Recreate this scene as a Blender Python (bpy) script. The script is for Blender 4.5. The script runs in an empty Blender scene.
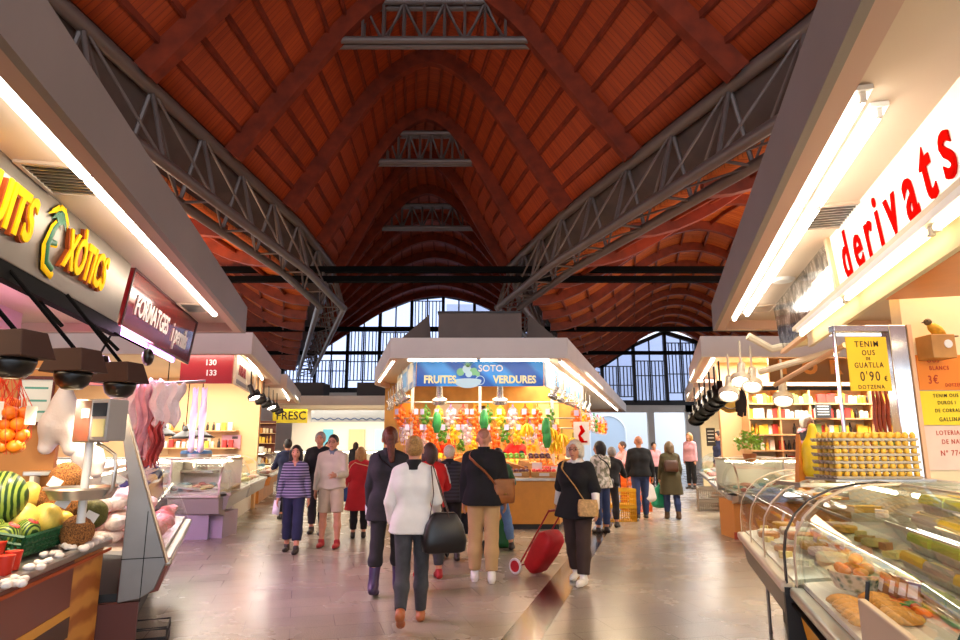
import bpy, math, random
import numpy as np
from mathutils import Matrix, Vector
random.seed(7); RNG = np.random.default_rng(5)
C = bpy.context.scene.collection
SC = bpy.context.scene
PI = math.pi
# ---------------------------------------------------------------- materials
def lin(h):
    if not isinstance(h, str): return tuple(h)
    h = h.lstrip('#'); c = [int(h[i:i+2], 16)/255 for i in (0, 2, 4)]
    return tuple(x/12.92 if x <= .04045 else ((x+.055)/1.055)**2.4 for x in c)
MC = {}
def mat(name, col, rough=.5, metal=0., var=0., vscale=8., bump=0., bscale=40., emis=None, estr=0., coat=0., sub=0., trans=0., spec=None):
    if name in MC: return MC[name]
    m = bpy.data.materials.new(name); m.use_nodes = True
    nt = m.node_tree; p = nt.nodes['Principled BSDF']; L = nt.links.new
    c = lin(col); p.inputs['Base Color'].default_value = (*c, 1)
    p.inputs['Roughness'].default_value = rough; p.inputs['Metallic'].default_value = metal
    if coat: p.inputs['Coat Weight'].default_value = coat; p.inputs['Coat Roughness'].default_value = .08
    if spec is not None: p.inputs['Specular IOR Level'].default_value = spec
    if sub: p.inputs['Subsurface Weight'].default_value = sub; p.inputs['Subsurface Radius'].default_value = (.02, .01, .005)
    if trans: p.inputs['Transmission Weight'].default_value = trans
    if emis is not None:
        p.inputs['Emission Color'].default_value = (*lin(emis), 1); p.inputs['Emission Strength'].default_value = estr
    if var or bump:
        tc = nt.nodes.new('ShaderNodeTexCoord')
    if var:
        n = nt.nodes.new('ShaderNodeTexNoise'); n.inputs['Scale'].default_value = vscale; n.inputs['Detail'].default_value = 4
        L(tc.outputs['Object'], n.inputs['Vector'])
        r = nt.nodes.new('ShaderNodeValToRGB')
        r.color_ramp.elements[0].position = .3; r.color_ramp.elements[1].position = .7
        r.color_ramp.elements[0].color = (*[max(0, x*(1-var)) for x in c], 1)
        r.color_ramp.elements[1].color = (*[min(1, x*(1+var)) for x in c], 1)
        L(n.outputs['Fac'], r.inputs['Fac']); L(r.outputs['Color'], p.inputs['Base Color'])
    if bump:
        n2 = nt.nodes.new('ShaderNodeTexNoise'); n2.inputs['Scale'].default_value = bscale; n2.inputs['Detail'].default_value = 3
        L(tc.outputs['Object'], n2.inputs['Vector'])
        b = nt.nodes.new('ShaderNodeBump'); b.inputs['Strength'].default_value = bump; b.inputs['Distance'].default_value = .02
        L(n2.outputs['Fac'], b.inputs['Height']); L(b.outputs['Normal'], p.inputs['Normal'])
    MC[name] = m; return m
def emit(name, col, s):
    if name in MC: return MC[name]
    m = bpy.data.materials.new(name); m.use_nodes = True; nt = m.node_tree; nt.nodes.clear()
    e = nt.nodes.new('ShaderNodeEmission'); o = nt.nodes.new('ShaderNodeOutputMaterial')
    e.inputs[0].default_value = (*lin(col), 1); e.inputs[1].default_value = s
    nt.links.new(e.outputs[0], o.inputs[0]); MC[name] = m; return m
def ramp2(name, c1, c2, kind='wave', scale=10., axis='Z', rough=.6, pos=(.48, .52), dist=0., detail=2., coord='Object', metal=0., bump=0.):
    """two-colour pattern: wave bands, noise blotches or voronoi cells"""
    if name in MC: return MC[name]
    m = bpy.data.materials.new(name); m.use_nodes = True; nt = m.node_tree; L = nt.links.new
    p = nt.nodes['Principled BSDF']; p.inputs['Roughness'].default_value = rough; p.inputs['Metallic'].default_value = metal
    tc = nt.nodes.new('ShaderNodeTexCoord')
    if kind == 'wave':
        t = nt.nodes.new('ShaderNodeTexWave'); t.bands_direction = axis; t.inputs['Distortion'].default_value = dist; t.inputs['Detail'].default_value = detail
    elif kind == 'noise':
        t = nt.nodes.new('ShaderNodeTexNoise'); t.inputs['Detail'].default_value = detail; t.inputs['Distortion'].default_value = dist
    else:
        t = nt.nodes.new('ShaderNodeTexVoronoi')
    t.inputs['Scale'].default_value = scale
    L(tc.outputs[coord], t.inputs['Vector'])
    r = nt.nodes.new('ShaderNodeValToRGB'); e = r.color_ramp.elements
    e[0].position, e[1].position = pos; e[0].color = (*lin(c1), 1); e[1].color = (*lin(c2), 1)
    out = t.outputs['Distance'] if kind == 'voronoi' else t.outputs['Fac'] if 'Fac' in t.outputs else t.outputs[0]
    L(out, r.inputs['Fac']); L(r.outputs['Color'], p.inputs['Base Color'])
    if bump:
        b = nt.nodes.new('ShaderNodeBump'); b.inputs['Strength'].default_value = bump; b.inputs['Distance'].default_value = .02
        L(out, b.inputs['Height']); L(b.outputs['Normal'], p.inputs['Normal'])
    MC[name] = m; return m
def glass(name, tint='#ffffff', refl=.12, clear=1.):
    """thin pane: mostly clear, mirror-like at grazing angles"""
    if name in MC: return MC[name]
    m = bpy.data.materials.new(name); m.use_nodes = True; nt = m.node_tree; nt.nodes.clear(); L = nt.links.new
    t = nt.nodes.new('ShaderNodeBsdfTransparent'); g = nt.nodes.new('ShaderNodeBsdfGlossy'); mx = nt.nodes.new('ShaderNodeMixShader')
    f = nt.nodes.new('ShaderNodeFresnel'); f.inputs[0].default_value = 1.45
    a = nt.nodes.new('ShaderNodeMath'); a.operation = 'MULTIPLY_ADD'; a.inputs[1].default_value = .26; a.inputs[2].default_value = refl*.3; a.use_clamp = True
    o = nt.nodes.new('ShaderNodeOutputMaterial')
    t.inputs[0].default_value = (*[x*clear for x in lin(tint)], 1); g.inputs['Roughness'].default_value = .02
    L(f.outputs[0], a.inputs[0]); L(a.outputs[0], mx.inputs[0]); L(t.outputs[0], mx.inputs[1]); L(g.outputs[0], mx.inputs[2]); L(mx.outputs[0], o.inputs[0])
    MC[name] = m; return m
# ---------------------------------------------------------------- mesh builder
def V(*a): return Vector(a[0] if len(a) == 1 else a)
def T(x=0, y=0, z=0, rz=0, rx=0, ry=0, s=1):
    return Matrix.Translation((x, y, z)) @ Matrix.Rotation(rz, 4, 'Z') @ Matrix.Rotation(ry, 4, 'Y') @ Matrix.Rotation(rx, 4, 'X') @ Matrix.Scale(s, 4)
class B:
    def __init__(s): s.v = []; s.f = []; s.mi = []
    def add(s, vs, fs, mi=0, M=None):
        o = len(s.v)
        s.v += [tuple(M @ V(p)) if M is not None else tuple(p) for p in vs]
        s.f += [tuple(i+o for i in f) for f in fs]; s.mi += [mi]*len(fs); return s
    def box(s, c, d, M=None, mi=0):
        x, y, z = c; a, b, h = d[0]/2, d[1]/2, d[2]/2
        vs = [(x+i*a, y+j*b, z+k*h) for k in (-1, 1) for j in (-1, 1) for i in (-1, 1)]
        return s.add(vs, [(0, 2, 3, 1), (4, 5, 7, 6), (0, 1, 5, 4), (2, 6, 7, 3), (0, 4, 6, 2), (1, 3, 7, 5)], mi, M)
    def bx(s, x0, x1, y0, y1, z0, z1, mi=0, M=None):
        return s.box(((x0+x1)/2, (y0+y1)/2, (z0+z1)/2), (abs(x1-x0), abs(y1-y0), abs(z1-z0)), M, mi)
    def rings(s, rs, mi=0, M=None, caps=True, closed=False):
        n = len(rs[0]); vs = [p for r in rs for p in r]; fs = []
        m = len(rs)
        for i in range(m if closed else m-1):
            for j in range(n):
                a, b = i*n+j, i*n+(j+1) % n; c, d = ((i+1) % m)*n+(j+1) % n, ((i+1) % m)*n+j
                fs.append((a, b, c, d))
        if caps and not closed: fs += [tuple(range(n))[::-1], tuple(range((m-1)*n, m*n))]
        return s.add(vs, fs, mi, M)
    def path(s, pts, r, n=8, mi=0, M=None, closed=False, sy=1.):
        pts = [V(p) for p in pts]; rs = []; m = len(pts); N = None
        rr = r if isinstance(r, (list, tuple)) else [r]*m
        for i, p in enumerate(pts):
            if closed: t = pts[(i+1) % m]-pts[i-1]
            else: t = pts[min(i+1, m-1)]-pts[max(i-1, 0)]
            t = t.normalized() if t.length > 1e-9 else V(0, 0, 1)
            if N is None:
                N = t.cross(V(0, 0, 1) if abs(t.z) < .95 else V(1, 0, 0)).normalized()
            else:
                N = N-t*N.dot(t); N = N.normalized() if N.length > 1e-6 else t.orthogonal().normalized()
            Bn = t.cross(N)
            rs.append([p+N*(rr[i]*math.cos(2*PI*k/n))+Bn*(rr[i]*sy*math.sin(2*PI*k/n)) for k in range(n)])
        return s.rings(rs, mi, M, closed=closed)
    def tube(s, a, b, r, r2=None, n=10, mi=0, M=None): return s.path([a, b], [r, r if r2 is None else r2], n, mi, M)
    def lathe(s, prof, n=20, c=(0, 0, 0), mi=0, M=None, caps=True):
        rs = [[(c[0]+r*math.cos(2*PI*k/n), c[1]+r*math.sin(2*PI*k/n), c[2]+z) for k in range(n)] for r, z in prof]
        return s.rings(rs, mi, M, caps)
    def ball(s, c, r, n=12, mi=0, M=None, m=None):
        if not isinstance(r, (list, tuple)): r = (r, r, r)
        m = m or max(4, n//2); rs = []
        for i in range(1, m):
            a = -PI/2+PI*i/m
            rs.append([(c[0]+r[0]*math.cos(a)*math.cos(2*PI*k/n), c[1]+r[1]*math.cos(a)*math.sin(2*PI*k/n), c[2]+r[2]*math.sin(a)) for k in range(n)])
        vs = [p for q in rs for p in q]+[(c[0], c[1], c[2]-r[2]), (c[0], c[1], c[2]+r[2])]; fs = []
        for i in range(m-2):
            for j in range(n): fs.append((i*n+j, i*n+(j+1) % n, (i+1)*n+(j+1) % n, (i+1)*n+j))
        k = (m-1)*n
        for j in range(n):
            fs.append((k, (j+1) % n, j)); fs.append((k+1, (m-2)*n+j, (m-2)*n+(j+1) % n))
        return s.add(vs, fs, mi, M)
    def prism(s, poly, a, b, M=None, mi=0):
        """polygon in (y,z), extruded along x from a to b"""
        n = len(poly); vs = [(a, *p) for p in poly]+[(b, *p) for p in poly]
        fs = [(i, (i+1) % n, n+(i+1) % n, n+i) for i in range(n)]+[tuple(range(n))[::-1], tuple(range(n, 2*n))]
        return s.add(vs, fs, mi, M)
    def grid(s, P, mi=0, M=None, thick=0.):
        m, n = len(P), len(P[0]); vs = [p for r in P for p in r]; fs = []
        for i in range(m-1):
            for j in range(n-1): fs.append((i*n+j, i*n+j+1, (i+1)*n+j+1, (i+1)*n+j))
        return s.add(vs, fs, mi, M)
    def mesh(s, name, mats, smooth=40):
        me = bpy.data.meshes.new(name); me.from_pydata(s.v, [], s.f)
        for m in (mats if isinstance(mats, (list, tuple)) else [mats]): me.materials.append(m)
        if any(s.mi): me.polygons.foreach_set('material_index', s.mi)
        if smooth:
            me.polygons.foreach_set('use_smooth', [True]*len(s.f)); me.set_sharp_from_angle(angle=math.radians(smooth))
        me.update(); return me
    def obj(s, name, mats, parent=None, M=None, smooth=40, bevel=0., solid=0.):
        o = bpy.data.objects.new(name, s.mesh(name, mats, smooth)); C.objects.link(o)
        if parent is not None: o.parent = parent
        if M is not None: o.matrix_basis = M
        if bevel:
            md = o.modifiers.new('edge', 'BEVEL'); md.width = bevel; md.segments = 2; md.limit_method = 'ANGLE'; md.angle_limit = .7
        if solid:
            md = o.modifiers.new('thick', 'SOLIDIFY'); md.thickness = solid; md.offset = 0
        return o
def tag(o, label, cat, group=None, kind=None):
    o['label'] = label; o['category'] = cat
    if group: o['group'] = group
    if kind: o['kind'] = kind
    return o
def thing(name, label, cat, M=None, group=None):
    o = bpy.data.objects.new(name, None); C.objects.link(o); o.empty_display_size = .1
    if M is not None: o.matrix_basis = M
    return tag(o, label, cat, group)
def struct(o):
    o['kind'] = 'structure'; return o
KIDS = {}
def dup(root, M, label=None, group=None):
    def rec(o, par):
        c = o.copy(); C.objects.link(c)
        if par is not None: c.parent = par
        for k in [x for x in bpy.data.objects if x.parent == o]: rec(k, c)
        return c
    r = rec(root, None); r.matrix_basis = M
    if label: r['label'] = label
    if group: r['group'] = group
    return r
def text_B(s, size, extr=.004, off=0., xscale=1., align='CENTER', spacing=1.):
    """lettering as mesh; lies in local x (reading) / z (up), faces -y"""
    cu = bpy.data.curves.new('t', 'FONT'); cu.body = s; cu.size = size; cu.extrude = extr; cu.offset = off; cu.align_x = align; cu.align_y = 'CENTER'
    cu.space_character = spacing; cu.resolution_u = 3
    o = bpy.data.objects.new('t', cu); C.objects.link(o)
    dg = bpy.context.evaluated_depsgraph_get(); me = bpy.data.meshes.new_from_object(o.evaluated_get(dg))
    b = B(); b.v = [(v.co.x*xscale, -v.co.z, v.co.y) for v in me.vertices]; b.f = [tuple(p.vertices) for p in me.polygons]; b.mi = [0]*len(b.f)
    bpy.data.objects.remove(o); bpy.data.meshes.remove(me); bpy.data.curves.remove(cu)
    return b
# ---------------------------------------------------------------- camera
FPX, CAMH = 640., 1.62
TH = math.atan(125/FPX)
cam = bpy.data.cameras.new('camera'); cam.sensor_width = 36; cam.lens = 36*FPX/960
camo = bpy.data.objects.new('camera', cam); C.objects.link(camo)
camo.location = (0, 0, CAMH); camo.rotation_euler = (PI/2+TH, 0, 0); cam.clip_start = .05; SC.camera = camo
SC.view_settings.view_transform = 'Standard'; SC.view_settings.look = 'None'; SC.view_settings.gamma = 1
# ---------------------------------------------------------------- plan of the hall
# aisle fronts: seen from the aisle, x runs to the right, y into the stall
def frame(ox, oy, ux, uy):
    n = math.hypot(ux, uy); ux, uy = ux/n, uy/n
    return Matrix(((ux, -uy, 0, ox), (uy, ux, 0, oy), (0, 0, 1, 0), (0, 0, 0, 1)))
FL = frame(-1.447, 0, -.2193, 1)       # left aisle front, x away from the camera
FR = frame(.844, 0, -.279, -1)         # right aisle front, x towards the camera
def xl_lip(y): return -1.447-.2193*y
def xr_lip(y): return .844+.279*y
# ================================================================ hall: floor, roof, trusses, far walls
def make_floor():
    m = bpy.data.materials.new('polished_terrazzo'); m.use_nodes = True; nt = m.node_tree; L = nt.links.new; N = nt.nodes.new
    p = nt.nodes['Principled BSDF']; tc = N('ShaderNodeTexCoord')
    br = N('ShaderNodeTexBrick'); br.offset = .5; br.inputs['Scale'].default_value = 1.; br.inputs['Mortar Size'].default_value = .004
    br.inputs['Brick Width'].default_value = .8; br.inputs['Row Height'].default_value = .4
    br.inputs['Color1'].default_value = (*lin('#a69c8b'), 1); br.inputs['Color2'].default_value = (*lin('#aea390'), 1); br.inputs['Mortar'].default_value = (*lin('#857a6c'), 1)
    mp = N('ShaderNodeMapping'); mp.inputs['Rotation'].default_value = (0, 0, -.27)
    L(tc.outputs['Object'], mp.inputs[0]); L(mp.outputs[0], br.inputs['Vector'])
    n1 = N('ShaderNodeTexNoise'); n1.inputs['Scale'].default_value = 1.1; n1.inputs['Detail'].default_value = 5
    n2 = N('ShaderNodeTexNoise'); n2.inputs['Scale'].default_value = 90; n2.inputs['Detail'].default_value = 2
    for n in (n1, n2): L(tc.outputs['Object'], n.inputs['Vector'])
    mx = N('ShaderNodeMix'); mx.data_type = 'RGBA'; mx.blend_type = 'MULTIPLY'; mx.inputs[0].default_value = .7
    r = N('ShaderNodeValToRGB'); r.color_ramp.elements[0].position = .3; r.color_ramp.elements[1].position = .7
    r.color_ramp.elements[0].color = (.68, .65, .66, 1); r.color_ramp.elements[1].color = (1, 1, 1, 1)
    L(n1.outputs['Fac'], r.inputs[0]); L(br.outputs['Color'], mx.inputs[6]); L(r.outputs[0], mx.inputs[7])
    mx2 = N('ShaderNodeMix'); mx2.data_type = 'RGBA'; mx2.blend_type = 'MULTIPLY'; mx2.inputs[0].default_value = .5
    r2 = N('ShaderNodeValToRGB'); r2.color_ramp.elements[0].position = .38; r2.color_ramp.elements[1].position = .55
    r2.color_ramp.elements[0].color = (.5, .47, .45, 1); r2.color_ramp.elements[1].color = (1, 1, 1, 1)
    L(n2.outputs['Fac'], r2.inputs[0]); L(mx.outputs[2], mx2.inputs[6]); L(r2.outputs[0], mx2.inputs[7]); L(mx2.outputs[2], p.inputs['Base Color'])
    mr = N('ShaderNodeMapRange'); mr.inputs[3].default_value = .16; mr.inputs[4].default_value = .36
    L(n1.outputs['Fac'], mr.inputs[0]); L(mr.outputs[0], p.inputs['Roughness'])
    b = N('ShaderNodeBump'); b.inputs['Strength'].default_value = .08; b.inputs['Distance'].default_value = .02
    L(n1.outputs['Fac'], b.inputs['Height']); L(b.outputs[0], p.inputs['Normal'])
    return m
bb = B(); bb.bx(-26, 26, -6, 60, -.2, 0); struct(bb.obj('floor', make_floor()))
# dark stone band running along the aisle (4 mm inlay)
sm = mat('dark_stone', '#2a2422', .22, var=.25, vscale=3, coat=.4)
def band(x0, y0, y1, w):
    b = B(); dx = .279
    a = (x0+dx*y0, y0); c = (x0+dx*y1, y1)
    b.add([(a[0]-w, a[1], .0), (a[0]+w, a[1], .0), (c[0]+w, c[1], .0), (c[0]-w, c[1], .0),
           (a[0]-w, a[1], .004), (a[0]+w, a[1], .004), (c[0]+w, c[1], .004), (c[0]-w, c[1], .004)],
          [(4, 5, 6, 7), (0, 1, 5, 4), (1, 2, 6, 5), (2, 3, 7, 6), (3, 0, 4, 7)])
    o = b.obj('trim_1', sm); struct(o); return o
band(-1.28, 1.5, 40, .17)

# ---- roof
def lerp_tab(t, y):
    for (y0, a), (y1, b) in zip(t, t[1:]):
        if y <= y1: return a+(b-a)*(y-y0)/(y1-y0)
    return t[-1][1]
XL = [(-8, -7.6), (8.7, -6.05), (17.6, -5.25), (22.3, -5.3), (46, -12.6)]
XR = [(-8, 9.4), (8.8, 5.0), (17, 2.3), (22.3, 1.05), (46, 6.6)]
def xl(y): return lerp_tab(XL, y)
def xr(y): return lerp_tab(XR, y)
ZS, ZA = 8.0, 12.6
def prof(u):
    a = 1.36*(1-abs(u)); h = max(0, .4-abs(a-1))/.4; return max(0., min(a, 1)-h*h*.1)
def vault(y, u, off=0.):
    a, b = xl(y), xr(y); return V((a+b)/2+u*(b-a)/2, y, ZS+(ZA-ZS)*prof(u)+off)
def side_vault(y, u, sgn, off=0.):
    """the lower waves of the roof beside the central one"""
    e = xl(y)-.75 if sgn < 0 else xr(y)+.75
    w = 12.5
    x = e+sgn*(u+1)/2*w
    return V(x, y, 6.9+2.9*(.5+.5*math.cos(PI*u))+off)
def board_mat(name, c1, c2):
    m = bpy.data.materials.new(name); m.use_nodes = True; nt = m.node_tree; L = nt.links.new; N = nt.nodes.new
    p = nt.nodes['Principled BSDF']; p.inputs['Roughness'].default_value = .62
    tc = N('ShaderNodeTexCoord'); w = N('ShaderNodeTexWave'); w.bands_direction = 'Y'; w.wave_profile = 'SAW'; w.inputs['Scale'].default_value = 2.6; w.inputs['Distortion'].default_value = 0
    L(tc.outputs['Object'], w.inputs['Vector'])
    n = N('ShaderNodeTexNoise'); n.inputs['Scale'].default_value = 1.; n.inputs['Detail'].default_value = 3
    mp = N('ShaderNodeMapping'); mp.inputs['Scale'].default_value = (.6, 9, .6); L(tc.outputs['Object'], mp.inputs[0]); L(mp.outputs[0], n.inputs['Vector'])
    r = N('ShaderNodeValToRGB'); r.color_ramp.elements[0].position = .3; r.color_ramp.elements[1].position = .7
    r.color_ramp.elements[0].color = (*lin(c1), 1); r.color_ramp.elements[1].color = (*lin(c2), 1)
    L(n.outputs['Fac'], r.inputs[0])
    g = N('ShaderNodeValToRGB'); g.color_ramp.elements[0].color = (.25, .22, .2, 1); g.color_ramp.elements[1].position = .14
    L(w.outputs['Fac'], g.inputs[0])
    mx = N('ShaderNodeMix'); mx.data_type = 'RGBA'; mx.blend_type = 'MULTIPLY'; mx.inputs[0].default_value = 1
    L(r.outputs[0], mx.inputs[6]); L(g.outputs[0], mx.inputs[7]); L(mx.outputs[2], p.inputs['Base Color'])
    return m
boards = board_mat('red_cedar_boards', '#97340f', '#b84a16')
boards_lit = board_mat('lit_side_boards', '#cc5a1c', '#e8823a')  # brighter light on the side waves is put into this lighter board colour
beamw = mat('red_glulam', '#7e2c0e', .85, var=.3, vscale=3, bump=.1, bscale=12)
beamw2 = mat('brown_glulam', '#8a3a1c', .55, var=.3, vscale=3)
steel = mat('brown_painted_steel', '#6f625c', .42, metal=.25, var=.1, vscale=2)
dark = mat('black_steel', '#0b0a0a', .8, spec=.08)
ys = [-8+54*i/54 for i in range(55)]
NU = 28
def sheet(fn, name, m):
    b = B(); P = [[fn(y, -1+2*j/NU) for j in range(NU+1)] for y in ys]; b.grid([r[::-1] for r in P]); o = b.obj(name, m, smooth=30, solid=.12)
    return struct(o)
sheet(lambda y, u: vault(y, u, .1), 'ceiling', boards)
sheet(lambda y, u: side_vault(y, u, -1, .1), 'ceiling', boards_lit)
sheet(lambda y, u: side_vault(y, u, 1, .1), 'ceiling', boards_lit)
# valley panels between the waves
valley = mat('grey_valley_panel', '#5d4d46', .8, var=.15, vscale=1.5)
for sgn in (-1, 1):
    b = B(); P = []
    for y in ys:
        e = xl(y) if sgn < 0 else xr(y)
        P.append([V(e, y, ZS+.16), V(e+sgn*.35, y, 7.55), V(e+sgn*.8, y, 7.0)])
    b.grid(P if sgn > 0 else [r[::-1] for r in P]); struct(b.obj('ceiling_panel', valley, solid=.05))
def arch(fn, y, w, dpt, n=36, m=None, name='ceiling_beam'):
    rs = []
    for i in range(n+1):
        u = -1+2*i/n; p = fn(y, u); q = fn(y, min(1, u+.01))-fn(y, max(-1, u-.01)); q.y = 0; q.normalize(); nn = V(-q.z, 0, q.x)
        if nn.z < 0: nn = -nn
        rs.append([p+V(0, -w/2, 0), p+V(0, w/2, 0), p+V(0, w/2, 0)-nn*dpt, p+V(0, -w/2, 0)-nn*dpt])
    b = B(); b.rings(rs); return struct(b.obj(name, m or beamw, smooth=30))
RIBS = [.4+3.2*i for i in range(15)]
for y in RIBS: arch(lambda yy, u: vault(yy, u, .04), y, .24, .42)
for y in [2+2.6*i for i in range(17)]:
    for s in (-1, 1): arch(lambda yy, u, s=s: side_vault(yy, u, s, .04), y, .2, .34, 24, beamw2)
# purlins along the hall, under the boards
def purlin(fn, u, m, y0=-8, y1=45.5, sz=.11):
    b = B(); rs = []
    n = 40
    for i in range(n+1):
        y = y0+(y1-y0)*i/n; p = fn(y, u); h = sz/2
        rs.append([p+V(-h*.6, 0, .06), p+V(h*.6, 0, .06), p+V(h*.6, 0, -h*1.7), p+V(-h*.6, 0, -h*1.7)])
    b.rings(rs); return struct(b.obj('ceiling_beam', m, smooth=0))
for i in range(1, 24):
    u = -1+2*i/24
    # even spacing along the arch
    purlin(vault, math.copysign(abs(u)**.92, u), beamw)
for s in (-1, 1):
    for i in range(1, 13): purlin(lambda y, u, s=s: side_vault(y, u, s), -1+2*i/13, beamw2, 4)
# ---- long triangular trusses that carry the waves
def truss(name, label, pts, z_top, z_bot, half, r=.1, step=1.6):
    root = thing(name, label, 'roof truss', T(pts[0][0], pts[0][1], 0))
    o = V(pts[0][0], pts[0][1], 0)
    def dens(z, off):
        out = []
        for a, b in zip(pts, pts[1:]):
            d = V(b[0]-a[0], b[1]-a[1], 0); L = d.length; d.normalize(); n = V(d.y, -d.x, 0)
            k = max(1, int(L/step))
            for i in range(k): out.append(V(a[0], a[1], z)+d*(L*i/k)+n*off-o)
        out.append(V(pts[-1][0], pts[-1][1], z)+n*off-o); return out
    top = dens(z_top, 0); ba = dens(z_bot, half); bc = dens(z_bot, -half)
    B().path(top, r, 10).obj('upper_chord', steel, root)
    B().path(ba, r*.85, 10).obj('lower_chord', steel, root); B().path(bc, r*.85, 10).obj('lower_chord', steel, root)
    for i in range(len(top)):
        b = B(); b.tube(top[i], ba[i], .045, n=6); b.tube(top[i], bc[i], .045, n=6); b.tube(ba[i], bc[i], .03, n=6)
        b.obj('strut', steel, root)
        if i+1 < len(top):
            b = B(); b.tube(top[i], ba[i+1], .028, n=6); b.tube(top[i], bc[i+1], .028, n=6); b.tube(ba[i], bc[i+1], .022, n=6)
            b.obj('diagonal', steel, root)
    return root
truss('roof_truss', 'long brown tubular roof truss above the fruit stall with yellow sign letters', [(-7.5, -7), (-6.05, 8.7), (-5.25, 17.6), (-5.3, 22.3)], 7.9, 6.45, .38, .13)
truss('roof_truss', 'long brown tubular roof truss slanting above the egg stall canopy', [(9.2, -7), (5.0, 8.8), (2.3, 17), (1.05, 22.3)], 7.9, 6.45, .38, .13)
truss('roof_truss', 'distant grey tubular truss splaying towards the FRESC stall end', [(-5.3, 22.3), (-12.5, 45.6)], 7.9, 6.45, .45, .13, 1.9)
truss('roof_truss', 'distant grey tubular truss splaying above the SOTO stall towards the exit', [(1.05, 22.3), (6.5, 45.6)], 7.9, 6.45, .45, .13, 1.9)
# ---- lattice trusses across the central wave
def lattice(y, label, zb=10.75, zt=11.75):
    def half(z):
        u = 0
        while u < 1 and ZS+(ZA-ZS)*prof(u) > z+.05: u += .01
        a, b = xl(y), xr(y); c = (a+b)/2; h = (b-a)/2*u; return c-h, c+h
    root = thing('lattice_truss', label, 'roof truss', T(0, y, 0))
    for dy in (-.11, .11):
        a0, a1 = half(zb); b0, b1 = half(zt); b = B(); b.tube((a0, dy, zb), (a1, dy, zb), .085, n=10); b.obj('lower_chord', steel, root)
        b = B(); b.tube((b0, dy, zt), (b1, dy, zt), .085, n=10); b.obj('upper_chord', steel, root)
        n = 7
        for i in range(n+1):
            x = b0+(b1-b0)*i/n
            b = B(); b.tube((x, dy, zb), (x, dy, zt), .035, n=6)
            if i < n:
                x2 = b0+(b1-b0)*(i+1)/n; b.tube((x, dy, zb) if i % 2 else (x, dy, zt), (x2, -dy, zt) if i % 2 else (x2, -dy, zb), .03, n=6)
            b.obj('strut', steel, root)
lattice(13.3, 'brown lattice truss bridging the arch at the very top of the roof')
lattice(19.7, 'brown lattice truss bridging the arch, middle one of the three')
lattice(26.2, 'small distant lattice truss bridging the arch, lowest of the three')
# ---- black tie beams
for y, x0, x1 in ((20, -13, 13), (30, -17, 17), (38, -19, 18)):
    for k, dz in enumerate((.16, -.16) if y == 20 else (0,)):
        b = B(); b.bx(x0, x1, y-.12, y+.12, 7.02+dz-.09, 7.02+dz+.09 if y == 20 else 7.02+.12)
        struct(b.obj('beam_tie', dark))
# ---- far end: bars and panes under the waves
skyglass = glass('window_pane', '#c9d2f2', .12, .72)
YF = 46.
barm = mat('window_bar', '#1a191c', .6)
def roof_z(x, y):
    a, b = xl(y), xr(y)
    if a <= x <= b: return ZS+(ZA-ZS)*prof((x-(a+b)/2)/((b-a)/2))
    s = -1 if x < a else 1; e = a-.75 if s < 0 else b+.75; u = (x-e)*s/12.5*2-1
    if u < -1: return 7.
    return 6.9+2.9*(.5+.5*math.cos(PI*min(1, u)))
nwin = 0
def window(x0, x1, y, z0, ztop, fr=.22):
    global nwin; nwin += 1
    root = bpy.data.objects.new('window_%d' % nwin, None); C.objects.link(root); root.location = (x0, y, z0); struct(root)
    za, zb = ztop(x0)-z0, ztop(x1)-z0; w = x1-x0
    b = B(); b.bx(-fr/2, fr/2, -.15, .15, 0, za); b.bx(0, w, -.15, .15, -.2, .15)
    b.add([(0, -.15, za-.3), (w, -.15, zb-.3), (w, -.15, zb), (0, -.15, za), (0, .15, za-.3), (w, .15, zb-.3), (w, .15, zb), (0, .15, za)],
          [(0, 1, 2, 3), (7, 6, 5, 4), (0, 4, 5, 1), (3, 2, 6, 7)])
    b.obj('frame', barm, root, smooth=0)
    b = B(); b.add([(0, .05, 0), (w, .05, 0), (w, .05, zb), (0, .05, za)], [(0, 1, 2, 3)]); b.obj('pane', skyglass, root, smooth=0)
    b = B(); k = int(w/.24)
    rnd = random.Random(nwin)
    zc = min(za, zb)
    lo, hi = (0, zc*.7) if nwin % 2 else (zc*.15, zc*.95)
    for i in range(1, k):
        x = w*i/k; b.bx(x-.035, x+.035, -.08, -.02, lo, hi)
    for z in (lo, hi, zc*.45): b.bx(0, w, -.09, -.03, z-.035, z+.035)
    b.bx(w*.5-.05, w*.5+.05, -.1, 0, 0, (za+zb)/2-.1)
    b.obj('bar', barm, root, smooth=0)
for x0 in np.arange(-16.5, 16, 2.3):
    window(float(x0), float(x0)+2.3, YF, 5.5 if x0 < 7 else 4.6, lambda x: min(12.6, roof_z(x, YF)+.05))
# end walls under the windows, with the exit opening at the right
wallm = mat('pale_plaster', '#cfc9c0', .8, var=.06, vscale=1)
greyw = mat('dark_grey_board', '#4a4644', .8)
b = B(); b.bx(-17, 7.2, YF-.1, YF+.2, 0, 5.4); b.bx(7.2, 16.5, YF-.1, YF+.2, 3.9, 4.6); b.bx(14.6, 16.5, YF-.1, YF+.2, 0, 4.6); b.bx(11.9, 12.35, YF-.15, YF+.2, 0, 3.9)
struct(b.obj('wall_back', wallm, smooth=0))
# hall side walls, glazed above stall height by daylight gaps
b = B(); b.bx(-20.2, -20, -6, YF, 0, 5.2); struct(b.obj('wall_left', wallm, smooth=0))
b = B(); b.bx(19.8, 20, -6, YF, 0, 5.2); struct(b.obj('wall_right', wallm, smooth=0))
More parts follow.
